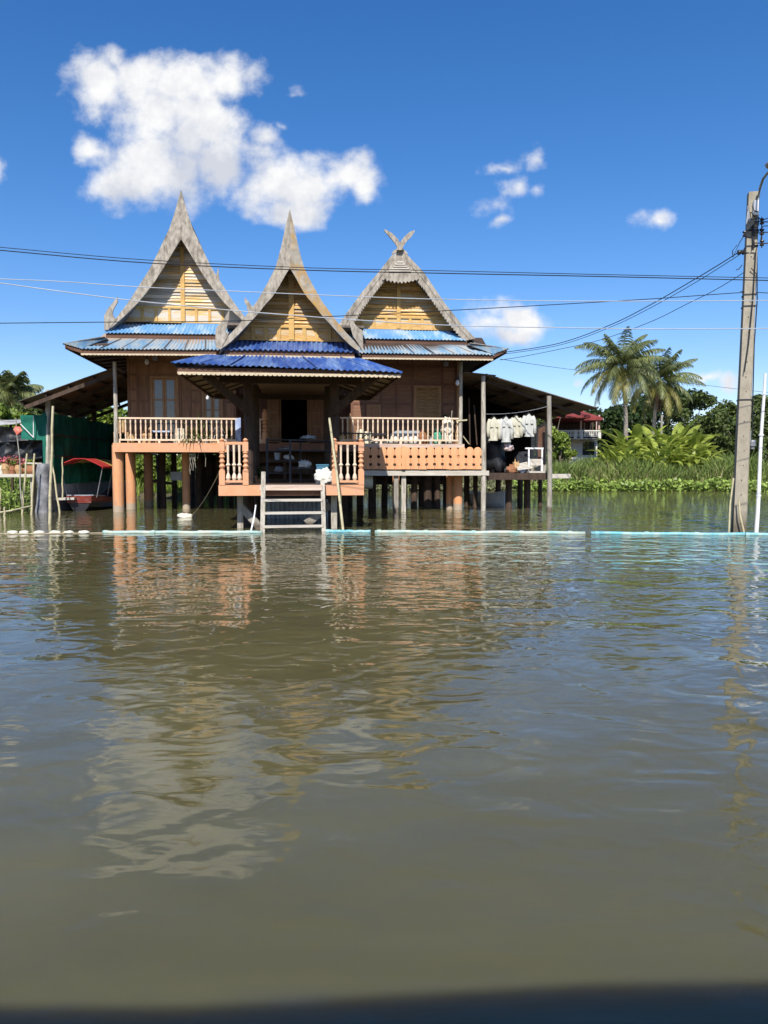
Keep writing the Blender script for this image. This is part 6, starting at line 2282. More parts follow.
# ---- plants
def broadleaf(px, ytop, v, base_z, wid, label, leafm, n, size, seed, clumps=26, name='broadleaf_tree', trunk_h=None, low=0.12, gr=None):
    """crown between the ground and photo height ytop, wid metres across"""
    r = np.random.default_rng(seed)
    top = WP(px, ytop, v)
    hgt = top.z-base_z
    t = thing(name, (top.x, v, base_z), label, 'tree' if name.endswith('tree') else 'shrub', group=gr)
    cs, rd = [], []
    for i in range(clumps):
        f = r.uniform(low, 1)
        ang = r.uniform(0, 2*math.pi)
        prof = math.sqrt(max(0.05, 1-((f-.5)/.56)**2))
        rad = wid/2*prof*r.uniform(.35, .95)
        rr = wid*r.uniform(.10, .19)
        cs.append((math.cos(ang)*rad, math.sin(ang)*rad*.8, min(hgt-rr*.7, f*hgt)))
        rd.append(rr)
    V = scatter_leaves(cs, rd, n, size, seed=seed+1)
    npmesh('crown', V, leafm, parent=t)
    tr = MB()
    o0 = Vector((top.x, v, base_z))
    hh = hgt*.55
    tw = max(.05, wid*.03)
    tr.tube([o0+Vector((0, 0, -.2)), o0+Vector((.1, 0, hh*.5)), o0+Vector((0, .1, hh))], [tw*1.3, tw, tw*.6], 8)
    for c in cs[:10]:
        a = o0+Vector((0, 0, hh*r.uniform(.45, .9)))
        tr.tube([a, lerp(a, o0+Vector(c), .55)+Vector((0, 0, .15)), o0+Vector(c)], [tw*.5, tw*.3, tw*.12], 5)
    tr.build('trunk', 'bark', t)
    return t


def palm(px, pyc, v, xb, base_z, label, nf, L, seed, trunk_r=.2, dead=16, yellow=5):
    r = np.random.default_rng(seed)
    top = WP(px, pyc, v)
    base = Vector((WP(xb, 440, v).x, v, base_z))
    t = thing('coconut_palm', base, label, 'palm tree')
    pts = []
    for k in range(13):
        f = k/12
        p = lerp(base, top, f)+Vector((.35*math.sin(f*math.pi)*(1 if seed % 2 else -1), 0, 0))
        pts.append(p)
    MB().tube([base-Vector((0, 0, .3))]+pts, [trunk_r*1.5, trunk_r*1.3]+[trunk_r*(1-.03*k) for k in range(12)], 10, wob=.04).build('trunk', 'palm_bark', t)
    cz = np.array(top-base)

    def frond(az, el, L, droop, nl=42, ll=.95, w=.06, hang=.6, out=None):
        d = np.array([math.cos(az), math.sin(az), 0])
        up = np.array([0, 0, 1.0])
        prev = None
        n = nl
        P_ = []
        ang = el
        q = cz.copy()
        seg = L/n
        for k in range(n+1):
            P_.append(q.copy())
            q = q+(d*math.cos(ang)+up*math.sin(ang))*seg
            ang -= droop/n*(0.5+1.2*k/n)
        s = np.array([-math.sin(az), math.cos(az), 0])
        for k in range(n):
            a, b = P_[k], P_[k+1]
            wd = .035*(1-k/n)+.012
            out.append([a-s*wd, a+s*wd, b+s*wd, b-s*wd])
            f = k/n
            if f < .1:
                continue
            l = ll*math.sin(math.pi*min(.98, .18+f*.8))**.7*r.uniform(.85, 1.1)
            tdir = (b-a)/np.linalg.norm(b-a)
            for sg in (-1, 1):
                ld = s*sg*.75+tdir*.55-up*hang*r.uniform(.6, 1.3)
                ld /= np.linalg.norm(ld)
                mid = a+ld*l*.5
                tip = a+ld*l*.95-up*l*.28
                ww = tdir*w
                out.append([a-ww*.5, a+ww*.5, mid+ww*.7, mid-ww*.7])
                out.append([mid-ww*.7, mid+ww*.7, tip+ww*.08, tip-ww*.08])
    G, Y, D = [], [], []
    for i in range(nf):
        az = i*2.399+r.uniform(-.2, .2)
        f = i/nf
        el = 1.5-2.2*f+r.uniform(-.15, .15)
        dr = .7+r.uniform(0, .6)+.3*f
        frond(az, el, L*r.uniform(.88, 1.08)*(.8 if f < .2 else 1), dr, out=(Y if (i >= nf-yellow) else G))
    for i in range(dead):
        az = i*2.399+.7
        frond(az, -.75-r.uniform(0, .5), L*r.uniform(.5, .75), 1.3, nl=18, ll=.5, hang=1.6, out=D)
    npmesh('crown', G, 'palm_leaf', parent=t)
    if Y:
        npmesh('yellowing_fronds', Y, 'palm_leaf_yellow', parent=t)
    if D:
        npmesh('dead_fronds', D, 'palm_dead', parent=t)
    # a few coconuts
    cb_ = MB()
    for i in range(7):
        a = i*.9
        c = top+Vector((.28*math.cos(a), .28*math.sin(a), -.35-.1*(i % 3)))
        cb_.lump(c, (.13, .13, .15), seed=i, amp=.05, n=8, m=6)
    cb_.build('coconut', 'tan_wood', t)
    return t


BZ = .3
palm(622, 366, 64, 622.5, BZ, 'taller coconut palm with fresh green crown, the left of the far pair', 42, 4.5, 3, .22, 9, 9)
palm(660, 380, 69, 655.5, BZ, 'shorter coconut palm with many brown hanging fronds, the right of the far pair', 38, 4.3, 4, .22, 26, 9)
palm(14, 392, 58, 16, BZ, 'dark windblown coconut palm behind the tarpaulin shelter at the left', 24, 2.6, 7, .2, 4, 4)
palm(-4, 396, 66, -6, BZ, 'coconut palm cut by the left edge of the picture', 20, 3.2, 9, .2, 3, 3)

random.seed(5)
trees = [
    (603, 408, 82, 9, 'dark tree crown just left of the tall palm trunk behind the red-roofed house', 'leaf_dark', 6500, .26),
    (633, 405, 84, 9, 'dense dark tree filling the gap between the two palm trunks', 'leaf_dark', 6500, .26),
    (668, 385, 88, 9, 'tall dark tree rising behind the shorter palm', 'leaf_dark', 7000, .26),
    (694, 392, 84, 7, 'dark open-topped tree at the right of the shorter palm', 'leaf_mid', 5000, .24),
    (712, 428, 92, 6, 'low far tree in the gap between banana clump and right-hand bush', 'leaf_mid', 3500, .24),
    (737, 400, 66, 8, 'broad round mid-green tree directly behind the concrete pole', 'leaf_mid', 9000, .20),
    (772, 396, 70, 9, 'mid-green tree at the right edge behind the white pole', 'leaf_mid', 8000, .20),
    (808, 405, 72, 10, 'tree just beyond the right edge of the picture', 'leaf_mid', 4000, .24),
    (555, 405, 60.5, 3.4, 'pale yellow-green leafy shrub against the red-roofed house', 'leaf_yellow', 3200, .15),
    (560, 432, 58.5, 2.3, 'bright green rounded bush in front of the red-roofed house', 'leaf_bright', 3000, .13),
    (545, 428, 60, 4.0, 'bright bush showing through the back of the lean-to', 'leaf_bright', 3000, .15),
    (520, 415, 66, 6, 'mid-green tree behind the lean-to planks', 'leaf_mid', 3500, .22),
]
for k, (px, yt, v, wd, lab, m, n, sz_) in enumerate(trees):
    broadleaf(px, yt, v, BZ, wd, lab, m, n, sz_, 100+k, clumps=34 if wd > 5 else 18)
left_trees = [
    (-14, 410, 52, 7, 'bright green tree beyond the left edge of the picture', 'leaf_bright', 3500, .22),
    (6, 403, 50, 5, 'bright green tree below the windblown palm', 'leaf_bright', 5000, .18),
    (34, 404, 54, 5.0, 'mid-green tree between windblown palm and boat shed post', 'leaf_mid', 5000, .18),
    (62, 402, 52, 6, 'mid-green tree showing over the left end of the green netting', 'leaf_mid', 5500, .18),
    (88, 404, 54, 6, 'mid-green tree over the middle of the green netting', 'leaf_mid', 5000, .18),
    (112, 408, 50, 5.5, 'bright green tree behind the left balcony post', 'leaf_bright', 5000, .18),
    (135, 450, 44, 4, 'bush seen between the two left orange columns', 'leaf_mid', 2500, .16),
    (158, 452, 43, 4, 'bush seen between the orange columns under the left balcony', 'leaf_bright', 3000, .15),
    (185, 455, 46, 5, 'bush in the shade behind the left piles', 'leaf_mid', 2500, .16),
    (232, 440, 58, 9, 'tree hidden behind the left house piles', 'leaf_mid', 3000, .25),
    (300, 438, 62, 10, 'tree behind the middle of the stilt houses', 'leaf_mid', 3000, .25),
    (370, 438, 62, 10, 'tree behind the right house', 'leaf_mid', 3000, .25),
    (440, 436, 62, 10, 'tree behind the right end of the stilt houses', 'leaf_mid', 3000, .25),
]
for k, (px, yt, v, wd, lab, m, n, sz_) in enumerate(left_trees):
    broadleaf(px, yt, v, BZ if v > 47 else .3, wd, lab, m, n, sz_, 300+k, clumps=26)


# bananas: three plants modelled, the rest copied
def banana_meshes(seed, nl):
    r = np.random.default_rng(seed)
    Q = []
    for i in range(nl):
        az = i*2.399+r.uniform(-.3, .3)
        el = r.uniform(.4, 1.5)
        L = r.uniform(1.6, 2.5)
        w = r.uniform(.18, .28)
        d = np.array([math.cos(az), math.sin(az), 0])
        s = np.array([-math.sin(az), math.cos(az), 0])
        up = np.array([0, 0, 1.])
        n = 14
        q = np.array([0, 0, 1.3])+d*.05
        ang = el
        prev = None
        dr = r.uniform(.8, 1.9)
        for k in range(n+1):
            f = k/n
            ww = w*math.sin(math.pi*min(.985, .04+max(0, (f-.14))/.86*.95))**.6 if f > .14 else .03
            fold = .35
            nrm = -d*math.sin(ang)+up*math.cos(ang)
            lft = q-s*ww+nrm*ww*fold
            rgt = q+s*ww+nrm*ww*fold
            if prev is not None:
                tear = r.uniform(0, .12)
                Q.append([prev[0], prev[1], q, lft+(prev[0]-lft)*tear])
                Q.append([prev[1], prev[2], rgt+(prev[2]-rgt)*tear, q])
            prev = (lft, q.copy(), rgt)
            q = q+(d*math.cos(ang)+up*math.sin(ang))*L/n
            ang -= dr/n*(.4+1.3*f)
    return Q


ban = []
LB = 'banana plant with broad bright leaves in the dense clump on the far bank'
for k in range(3):
    t = thing('banana_plant', (0, 0, 0), LB, 'banana plant', group='banana plants in the clump on the far bank')
    npmesh('leaves', banana_meshes(50+k, 10+k), 'banana_leaf', parent=t)
    MB().tube([(0, 0, -.2), (.02, 0, .8), (0, 0, 1.35)], [.14, .11, .07], 8).build('stem', 'banana_stem', t)
    ban.append(t)
spots = [(604, 57.5, .7), (609, 58, .9), (614, 59, 1.0), (624, 57.5, 1.15), (634, 59, 1.2), (643, 57.8, 1.1), (652, 60, 1.2), (660, 58, 1.25), (669, 59.5, 1.35), (677, 57.8, 1.15),
         (686, 59.8, 1.3), (694, 58, 1.1), (703, 59, 1.0), (630, 61.5, 1.35), (661, 62, 1.4), (700, 61, 1.1), (618, 61, 1.2), (647, 57, .9), (683, 57, .9), (709, 57.6, .8), (626, 60, 1.5), (636, 62, 1.6), (645, 60.5, 1.5), (655, 61.5, 1.65), (666, 61, 1.6), (673, 62, 1.7), (682, 61, 1.65), (690, 62, 1.5), (697, 59.5, 1.35), (612, 60.5, 1.2), (640, 58, 1.0), (664, 57.2, 1.0), (674, 57.2, .9), (692, 57.1, .8), (619, 57.2, .85), (630, 57.0, .9)]
for i, (px, v, s) in enumerate(spots):
    if i < 3:
        o = ban[i]
    else:
        src = ban[i % 3]
        o = src.copy()
        col.objects.link(o)
        for ch in [c for c in src.children]:
            cc2 = ch.copy()
            col.objects.link(cc2)
            cc2.parent = o
    q = WP(px, 450, v)
    o.location = (q.x, v, BZ)
    o.rotation_euler = (0, 0, i*1.7)
    o.scale = (s, s, s*1.05)


# reeds and water plants: nobody could count them
def blades(n, x0, x1, y0, y1, hmin, hmax, w, seed, lean=.35, zf=None, dens=None):
    r = np.random.default_rng(seed)
    x = r.uniform(x0, x1, n)
    y = r.uniform(y0, y1, n)
    if dens:
        keep = np.array([dens(a, b) > r.uniform() for a, b in zip(x, y)])
        x, y = x[keep], y[keep]
        n = len(x)
    z = np.array([zf(a, b) for a, b in zip(x, y)]) if zf else np.full(n, .1)
    patch = np.array([mnoise.noise(Vector((a*.35, b*.35, seed))) for a, b in zip(x, y)])
    h = r.uniform(hmin, hmax, n)*(1+.6*patch)
    a = r.uniform(0, 2*math.pi, n)
    ln = r.uniform(.05, lean, n)*h
    dx, dy = np.cos(a)*ln, np.sin(a)*ln
    b = r.uniform(0, math.pi, n)
    wx, wy = np.cos(b)*w*.5, np.sin(b)*w*.5
    base = np.stack([x, y, z], 1)
    W_ = np.stack([wx, wy, np.zeros(n)], 1)
    mid = base+np.stack([dx*.35, dy*.35, h*.55], 1)
    tip = base+np.stack([dx, dy, h*r.uniform(.85, 1, n)], 1)
    q1 = np.stack([base-W_, base+W_, mid+W_*.9, mid-W_*.9], 1)
    q2 = np.stack([mid-W_*.9, mid+W_*.9, tip+W_*.1, tip-W_*.1], 1)
    return np.concatenate([q1, q2])


def stuff(name, V, m, label):
    o = npmesh(name, V, m)
    o['label'] = label
    o['category'] = 'vegetation'
    o['kind'] = 'stuff'
    return o


zf = lambda a, b: max(0.02, ground_h(a, b))-.05
stuff('reeds', blades(24000, 10, 48, 54.3, 59.5, 1.0, 2.1, .085, 1, .7, zf), 'reed', 'dense dark green reeds along the far bank at the right')
stuff('dead_reeds', blades(3500, 10, 48, 54.2, 57.5, .8, 2.0, .07, 21, 1.0, zf), 'dead_reed', 'dry straw-coloured stalks scattered through the reeds')
stuff('tall_grass', blades(16000, -22, 12, 54.3, 58.5, .9, 1.7, .07, 2, .6, zf), 'dry_grass', 'long grass on the far bank behind the stilt houses')
stuff('bank_grass', blades(9000, -40, -7.5, 40.0, 46, .6, 1.4, .06, 3, .6, zf), 'leaf_bright', 'bright grass on the low bank behind the left piles')


def floaters(n, x0, x1, y0, y1, z0, z1, size, seed, edge=None):
    r = np.random.default_rng(seed)
    x = r.uniform(x0, x1, n)
    y = r.uniform(y0, y1, n)
    if edge is not None:
        keep = np.array([edge(a, b) for a, b in zip(x, y)])
        x, y = x[keep], y[keep]
        n = len(x)
    pt = np.array([mnoise.noise(Vector((a*.6, b*.6, seed))) for a, b in zip(x, y)])
    z = r.uniform(z0, z1, n)*(1+.6*pt)
    q = np.stack([x, y, np.maximum(z, .03)], 1)
    nrm = r.normal(size=(n, 3))*.55+np.array([0, -.25, .8])
    nrm /= np.linalg.norm(nrm, axis=1)[:, None]
    t = np.cross(nrm, r.normal(size=(n, 3)))
    t /= np.linalg.norm(t, axis=1)[:, None]
    b = np.cross(nrm, t)
    s = size*r.uniform(.6, 1.3, n)[:, None]
    return np.stack([q-t*s, q-b*s*.7, q+t*s, q+b*s*.7], 1)


stuff('water_hyacinth', floaters(16000, 9, 50, 51.0, 55.5, .03, .75, .13, 4, lambda a, b: b > 52.6+1.1*mnoise.noise(Vector((a*.22, 3, 0)))-(0.9 if a > 24 else 0)), 'hyacinth', 'low bright floating leaves along the edge of the far bank')
stuff('far_water_plants', floaters(7000, -22, 10, 52.0, 55.5, .03, .5, .13, 5, lambda a, b: b > 53.2+.8*mnoise.noise(Vector((a*.22, 7, 0)))), 'dry_grass', 'low floating leaves along the far bank behind the houses')
stuff('shore_plants', floaters(7000, -22, -13.35, 26.6, 31.5, .06, 1.0, .06, 6, lambda a, b: b > 27.3+.4*mnoise.noise(Vector((a*.7, 7, 0)))-(.2 if a < -14 else 0)), 'hyacinth', 'bright green leafy water plants at the left shore')
stuff('shore_stems', blades(900, -22, -13.4, 27.3, 30, .3, 1.0, .02, 8, .4), 'reed', 'thin stems among the water plants at the left shore')

# ---- red-roofed house on the far bank
rh = thing('villa', (WP(575, 460, 78).x, 78, BZ), 'two-storey white villa with red roofs and a white balustrade on the far bank', 'house')
V7 = 74.0
fx = lambda px, v=V7: WP(px, 450, v).x
fz = lambda py, v=V7: WP(580, py, v).z
x0, x1 = fx(500), fx(603)
wl = MB()
zf1, zt1 = fz(439), fz(418)
wx0, wx1 = fx(582.5, 76), fx(594.5, 76)
wz0, wz1 = fz(455, 76), fz(441.5, 76)
wl.box((x0, 76, BZ-.3), (wx0, 76.2, zf1))
wl.box((wx1, 76, BZ-.3), (x1, 76.2, zf1))
wl.box((wx0+.001, 76, BZ-.3), (wx1-.001, 76.2, wz0))
wl.box((wx0+.001, 76, wz1), (wx1-.001, 76.2, zf1))
wl.box((x0, 76.201, BZ-.3), (x0+.2, 84, zf1))
wl.box((x1-.2, 76.201, BZ-.3), (x1, 84, zf1))
wl.build('ground_floor_wall', 'white_wall', rh)
wn = MB()
wn.box((wx0, 76.08, wz0), (wx1, 76.1, wz1))
wo = wn.build('window', 'glass_dark', rh)
wf = MB()
for f in (0, .33, .66, 1):
    x = lerp(wx0, wx1, f)
    wf.box((x-.04, 76.02, wz0), (x+.04, 76.07, wz1))
wf.box((wx0, 76.0, lerp(wz0, wz1, .7)), (wx1, 76.019, lerp(wz0, wz1, .7)+.06))
wf.build('frame', 'dark_wood', wo)
MB().box((x0, V7-.3, zf1-.0), (fx(599), 76.3, zf1+.22)).build('balcony_slab', 'white_wall', rh)
up = MB()
up.box((x0, 77.5, zf1+.222), (x1, 77.7, zt1))
up.build('upper_wall', 'dark_wood', rh)
pp = MB()
for px in (580.5, 598.5):
    pp.box((fx(px)-.08, V7-.1, zf1+.9), (fx(px)+.08, V7+.1, zt1+.3))
for px in (584, 590, 596):
    pp.box((fx(px, 77.4)-.05, 77.35, zf1+.3), (fx(px, 77.4)+.05, 77.49, zt1))
pp.build('upper_post', 'pink_wall', rh)
br_ = MB()
zb0, zb1 = fz(437.5), fz(430.3)
br_.box((fx(500), V7-.3, zb1-.12), (fx(599), V7-.1, zb1))
br_.box((fx(500), V7-.3, zb0-.1), (fx(599), V7-.1, zb0+.05))
for px in (574.5, 580.5, 598.5):
    br_.box((fx(px)-.14, V7-.32, zb0-.1), (fx(px)+.14, V7-.08, zb1+.03))
bal = br_.build('balustrade', 'white_wall', rh)
fb_ = None
for px in np.arange(562.5, 598, 1.75):
    if fb_ is None:
        fb_ = MB().lathe(fx(px), V7-.2, [(.05, zb0+.05), (.075, zb0+.25), (.04, zb0+.4), (.06, zb1-.13)], 6).build('baluster', 'white_wall', bal)
        fpx = fx(px)
    else:
        dup_part(fb_, bal, (fx(px)-fpx, 0, 0))
rfm = MB()


def hip(mb, xa, xb, ya, yb, z0, z1, ins, dz=.1):
    a = [Vector((xa, ya, z0)), Vector((xb, ya, z0)), Vector((xb, yb, z0)), Vector((xa, yb, z0))]
    b = [Vector((xa+ins, ya+ins, z1)), Vector((xb-ins, ya+ins, z1)), Vector((xb-ins, yb-ins, z1)), Vector((xa+ins, yb-ins, z1))]
    vs = a+b+[p-Vector((0, 0, dz)) for p in a]
    mb.add(vs, [(0, 1, 5, 4), (1, 2, 6, 5), (2, 3, 7, 6), (3, 0, 4, 7), (4, 5, 6, 7), (0, 8, 9, 1), (1, 9, 10, 2), (2, 10, 11, 3), (3, 11, 8, 0), (8, 11, 10, 9)])


hip(rfm, x0-1, fx(600.5), V7-.6, 85, fz(418), fz(405.5), 2.6, .25)
rfm.build('roof', 'red_tile', rh)
rfm = MB()
hip(rfm, x0-1, fx(582), V7-2.8, 80, fz(415.5, 71.3), fz(411, 71.3), 1.2, .22)
rfm.build('porch_roof', 'red_tile', rh)
tw = MB()
tw.box((fx(571), 78.5, fz(411)), (fx(590), 82, fz(406.2)))
tw.box((fx(589), 79, fz(408)), (fx(597), 82.5, fz(403.8)))
tw.build('roof_parapet', 'pink_wall', rh)
fw = MB()
fw.box((fx(560, 72), 71.9, BZ-.2), (fx(603, 72), 72.1, WP(0, 457.5, 72).z))
for px in np.arange(562, 603, 3.4):
    fw.box((fx(px, 72)-.10, 71.84, BZ-.2), (fx(px, 72)+.10, 71.899, WP(0, 456.8, 72).z))
tag(fw.build('garden_wall', 'white_wall', None, W), 'low white garden wall with pilasters before the red-roofed villa', 'wall')
# far pinkish spire
q = WP(717, 440, 120)
mb = MB()
mb.lathe(q.x, 120, [(1.0, BZ), (1.0, WP(717, 438, 120).z), (1.4, WP(717, 434, 120).z), (.7, WP(717, 428, 120).z), (.25, WP(717, 423, 120).z), (.05, WP(717, 420, 120).z)], 10)
wsingle(mb, 'far_turret', 'pink_wall', 'small pinkish turret far away beyond the banana clump', 'turret')
q = WP(661.5, 430, 63)
mb = MB()
mb.tube([(q.x, 63, BZ), (q.x, 63, WP(0, 415, 63).z)], .09, 8)
wsingle(mb, 'far_post', 'grey_post', 'thin grey post between the two palm trunks', 'post')

# ---- roofed deck behind the camera, added so its edge shades the nearest water
jt = thing('added_shade_roof', (0, -2.2, 0), 'added unseen roof and deck behind the viewer, shading the nearest water', 'shade roof')
MB().box((-6, -5.0, .45), (6, -.35, .55)).build('deck', 'grey_post', jt)
rr_ = MB()
rr_.strip([Vector((-7, -5.5, 3.3)), Vector((-2.5, -5.5, 3.3)), Vector((2, -5.5, 3.3)), Vector((7, -5.5, 3.3))], [Vector((-7, -.74, 2.72)), Vector((-.9, -.72, 2.72)), Vector((.35, -.62, 2.72)), Vector((7, -.48, 2.72))], (0, 0, .05))
rr_.build('roof', 'old_tin', jt)
for x in (-5.8, -2.5, 2.5, 5.8):
    MB().box((x-.07, -4.8, -1.5), (x+.07, -4.66, 3.2)).build('post', 'grey_post', jt)
    MB().box((x-.07, -1.2, -1.5), (x+.07, -1.06, 2.8)).build('post', 'grey_post', jt)

# ================================================================== LIGHT
SUN_EL = R(43.5)
SUN_AZ = R(6.1)        # light travels towards +y, a little to +x
s = bpy.data.lights.new('sun', 'SUN')
s.energy = SUN_E = 4.7
s.angle = R(0.53)
s.color = (1.0, 0.96, 0.89)
so = bpy.data.objects.new('sun', s)
col.objects.link(so)
trav = Vector((math.sin(SUN_AZ)*math.cos(SUN_EL), math.cos(SUN_AZ)*math.cos(SUN_EL), -math.sin(SUN_EL)))
so.rotation_euler = trav.to_track_quat('-Z', 'Y').to_euler()
so.location = (0, -20, 30)

world = bpy.data.worlds.new('World')
scene.world = world
world.use_nodes = True
nt = world.node_tree
nt.nodes.clear()
N = nt.nodes
wo_ = N.new('ShaderNodeOutputWorld')
bg = N.new('ShaderNodeBackground')
lnk(nt, bg.outputs[0], wo_.inputs[0])
bg.inputs[1].default_value = SKY_S = 0.115
sky = N.new('ShaderNodeTexSky')
sky.sky_type = 'NISHITA'
sky.sun_disc = False
sky.sun_elevation = SUN_EL
sky.sun_rotation = math.atan2(-trav.x, -trav.y)
sky.altitude = 0
sky.air_density = 1.0
sky.dust_density = 0.4
sky.ozone_density = 3.0
tc = N.new('ShaderNodeTexCoord')


def MATH(op, a, b=None, c=None, clamp=False):
    n = N.new('ShaderNodeMath')
    n.operation = op
    n.use_clamp = clamp
    for i, q in enumerate((a, b, c)):
        if q is None:
            continue
        if isinstance(q, (int, float)):
            n.inputs[i].default_value = q
        else:
            lnk(nt, q, n.inputs[i])
    return n.outputs[0]


sx = N.new('ShaderNodeSeparateXYZ')
lnk(nt, tc.outputs['Generated'], sx.inputs[0])
yy = MATH('MAXIMUM', sx.outputs[1], 0.05)
uu = MATH('DIVIDE', sx.outputs[0], yy)
vv = MATH('DIVIDE', sx.outputs[2], yy)
cmb = N.new('ShaderNodeCombineXYZ')
lnk(nt, uu, cmb.inputs[0])
lnk(nt, vv, cmb.inputs[1])
UV = cmb.outputs[0]


def uv_of(px, py):
    r = ray(px, py)
    return r.x/r.y, r.z/r.y


def fbm(scale, detail, rough, off, vec=None, sy=1.0):
    mp = N.new('ShaderNodeMapping')
    mp.inputs['Location'].default_value = (off, off*.7, 0)
    mp.inputs['Scale'].default_value = (1, sy, 1)
    lnk(nt, vec or UV, mp.inputs[0])
    n = N.new('ShaderNodeTexNoise')
    n.noise_dimensions = '2D'
    n.inputs['Scale'].default_value = scale
    n.inputs['Detail'].default_value = detail
    n.inputs['Roughness'].default_value = rough
    lnk(nt, mp.outputs[0], n.inputs['Vector'])
    return n


# (px, py, rx, ry, strength)
BLOBS = [(98, 84, 38, 34, 1), (140, 80, 48, 36, 1), (190, 86, 44, 32, 1), (222, 84, 34, 26, .95), (160, 118, 56, 44, 1), (182, 140, 30, 26, 1.1), (205, 128, 46, 36, 1), (125, 190, 46, 24, .95), (90, 152, 26, 16, .66), (165, 168, 60, 46, 1), (215, 160, 40, 36, .95), (112, 60, 24, 22, .8),
         (268, 178, 44, 42, 1), (306, 184, 48, 36, 1), (340, 180, 38, 34, 1), (362, 190, 26, 24, .9), (300, 210, 50, 22, .95), (268, 136, 22, 20, .62), (285, 118, 14, 7, .32), (300, 92, 9, 4, .22),
         (-6, 165, 18, 14, .9), (500, 166, 28, 13, .60), (524, 163, 22, 14, .62), (511, 184, 20, 20, .60), (494, 206, 24, 13, .55), (530, 187, 15, 11, .5), (500, 226, 14, 9, .5),
         (658, 219, 20, 12, .62), (505, 318, 40, 22, .95), (525, 326, 34, 20, .95), (485, 328, 26, 18, .85), (508, 338, 52, 14, .85), (704, 373, 20, 11, .66), (727, 380, 22, 13, .70), (580, 374, 8, 5, .5), (-300, 120, 120, 60, .9), (980, 200, 140, 60, .8), (1100, 420, 100, 40, .8), (-500, 330, 160, 50, .8)]
# domain warp
wn_ = fbm(9, 3, .5, 3.3)
sw_ = N.new('ShaderNodeVectorMath')
sw_.operation = 'SUBTRACT'
lnk(nt, wn_.outputs['Color'], sw_.inputs[0])
sw_.inputs[1].default_value = (.5, .5, .5)
sc_ = N.new('ShaderNodeVectorMath')
sc_.operation = 'SCALE'
sc_.inputs['Scale'].default_value = 0.055
lnk(nt, sw_.outputs[0], sc_.inputs[0])
aw = N.new('ShaderNodeVectorMath')
aw.operation = 'ADD'
lnk(nt, UV, aw.inputs[0])
lnk(nt, sc_.outputs[0], aw.inputs[1])
UVW = aw.outputs[0]
dens = None
for (px, py, rx, ry, st) in BLOBS:
    cu, cv_ = uv_of(px, py)
    mp = N.new('ShaderNodeMapping')
    ru, rv = rx/FPX*1.05, ry/FPX*1.1
    mp.inputs['Scale'].default_value = (1/ru, 1/rv, 0)
    mp.inputs['Location'].default_value = (-cu/ru, -cv_/rv, 0)
    lnk(nt, UVW, mp.inputs[0])
    ln = N.new('ShaderNodeVectorMath')
    ln.operation = 'LENGTH'
    lnk(nt, mp.outputs[0], ln.inputs[0])
    b = MATH('MULTIPLY_ADD', ln.outputs['Value'], -st, st)     # st at centre, 0 at rim
    dens = b if dens is None else MATH('SMOOTH_MAX', dens, b, 0.12)
f0 = fbm(7, 4, .55, 5.1)
f1 = fbm(15, 10, .60, 1.7, sy=1.1)
n0 = MATH('SUBTRACT', f0.outputs[0], 0.5)
n1 = MATH('SUBTRACT', f1.outputs[0], 0.5)
dn = MATH('ADD', dens, MATH('MULTIPLY', n1, 1.35))
dn = MATH('ADD', dn, MATH('MULTIPLY', n0, 0.7))
gate = MATH('GREATER_THAN', dens, -0.5)
mr = N.new('ShaderNodeMapRange')
mr.interpolation_type = 'SMOOTHSTEP'
mr.inputs[1].default_value = 0.0
mr.inputs[2].default_value = 0.72
lnk(nt, dn, mr.inputs[0])
front = MATH('GREATER_THAN', sx.outputs[1], 0.06)
alpha = MATH('MULTIPLY', MATH('MULTIPLY', mr.outputs[0], front), gate)
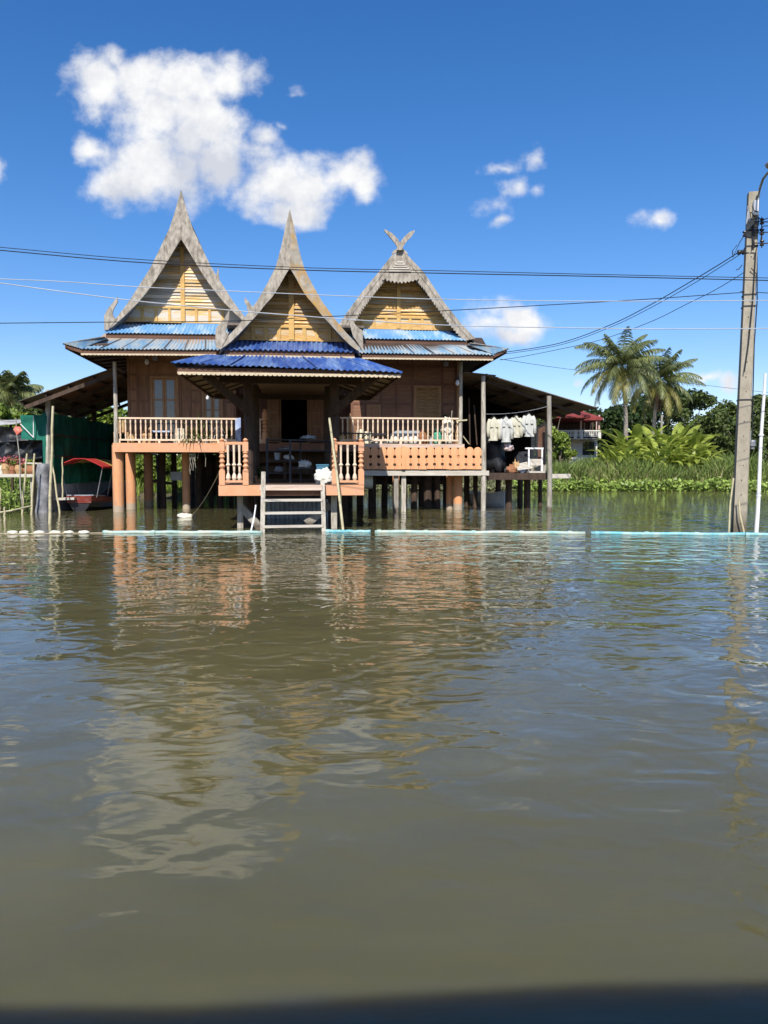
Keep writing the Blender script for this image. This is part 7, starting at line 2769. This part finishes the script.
# body tone: cloud bases and the thick middles are greyer, like real cumulus
shade = None
for (px, py, rx, ry, st) in ((200, 168, 75, 52, 1.0), (140, 200, 70, 24, .7), (290, 212, 80, 30, .6), (160, 110, 40, 30, .35), (505, 345, 60, 16, .8)):
    cu, cv_ = uv_of(px, py)
    mp = N.new('ShaderNodeMapping')
    ru, rv = rx/FPX, ry/FPX
    mp.inputs['Scale'].default_value = (1/ru, 1/rv, 0)
    mp.inputs['Location'].default_value = (-cu/ru, -cv_/rv, 0)
    lnk(nt, UVW, mp.inputs[0])
    ln = N.new('ShaderNodeVectorMath')
    ln.operation = 'LENGTH'
    lnk(nt, mp.outputs[0], ln.inputs[0])
    b = MATH('MULTIPLY_ADD', ln.outputs['Value'], -st, st, clamp=True)
    shade = b if shade is None else MATH('SMOOTH_MAX', shade, b, 0.1)
f3 = fbm(22, 8, .62, 11.1)
n3 = MATH('SUBTRACT', f3.outputs[0], 0.5)
tone = MATH('ADD', MATH('MULTIPLY', shade, 1.15), MATH('MULTIPLY', n3, 1.9))
tone = MATH('MULTIPLY', MATH('ADD', tone, 0.12, clamp=True), 0.85)
cm = N.new('ShaderNodeMix')
cm.data_type = 'RGBA'
lnk(nt, tone, cm.inputs[0])
CB = 0.80/SKY_S
cm.inputs[6].default_value = (CB, CB, CB*1.0, 1)
cm.inputs[7].default_value = (CB*.60, CB*.64, CB*.74, 1)
hs = N.new('ShaderNodeHueSaturation')
hs.inputs['Saturation'].default_value = SKY_SAT = 1.32
hs.inputs['Value'].default_value = 1.0
lnk(nt, sky.outputs[0], hs.inputs['Color'])
mxs = N.new('ShaderNodeMix')
mxs.data_type = 'RGBA'
lnk(nt, alpha, mxs.inputs[0])
tn = N.new('ShaderNodeVectorMath')
tn.operation = 'MULTIPLY'
tn.inputs[1].default_value = (1.10, 0.99, 1.10)
lnk(nt, hs.outputs[0], tn.inputs[0])
lnk(nt, tn.outputs[0], mxs.inputs[6])
lnk(nt, cm.outputs[2], mxs.inputs[7])
lnk(nt, mxs.outputs[2], bg.inputs[0])
world.cycles.sampling_method = 'MANUAL'
world.cycles.sample_map_resolution = 1024

scene.view_settings.view_transform = 'Standard'
scene.view_settings.look = 'None'
scene.view_settings.exposure = 0.32
scene.view_settings.gamma = 1
scene.render.engine = 'CYCLES'
scene.cycles.max_bounces = 8
scene.cycles.use_denoising = True
scene.cycles.caustics_reflective = False
scene.cycles.caustics_refractive = False
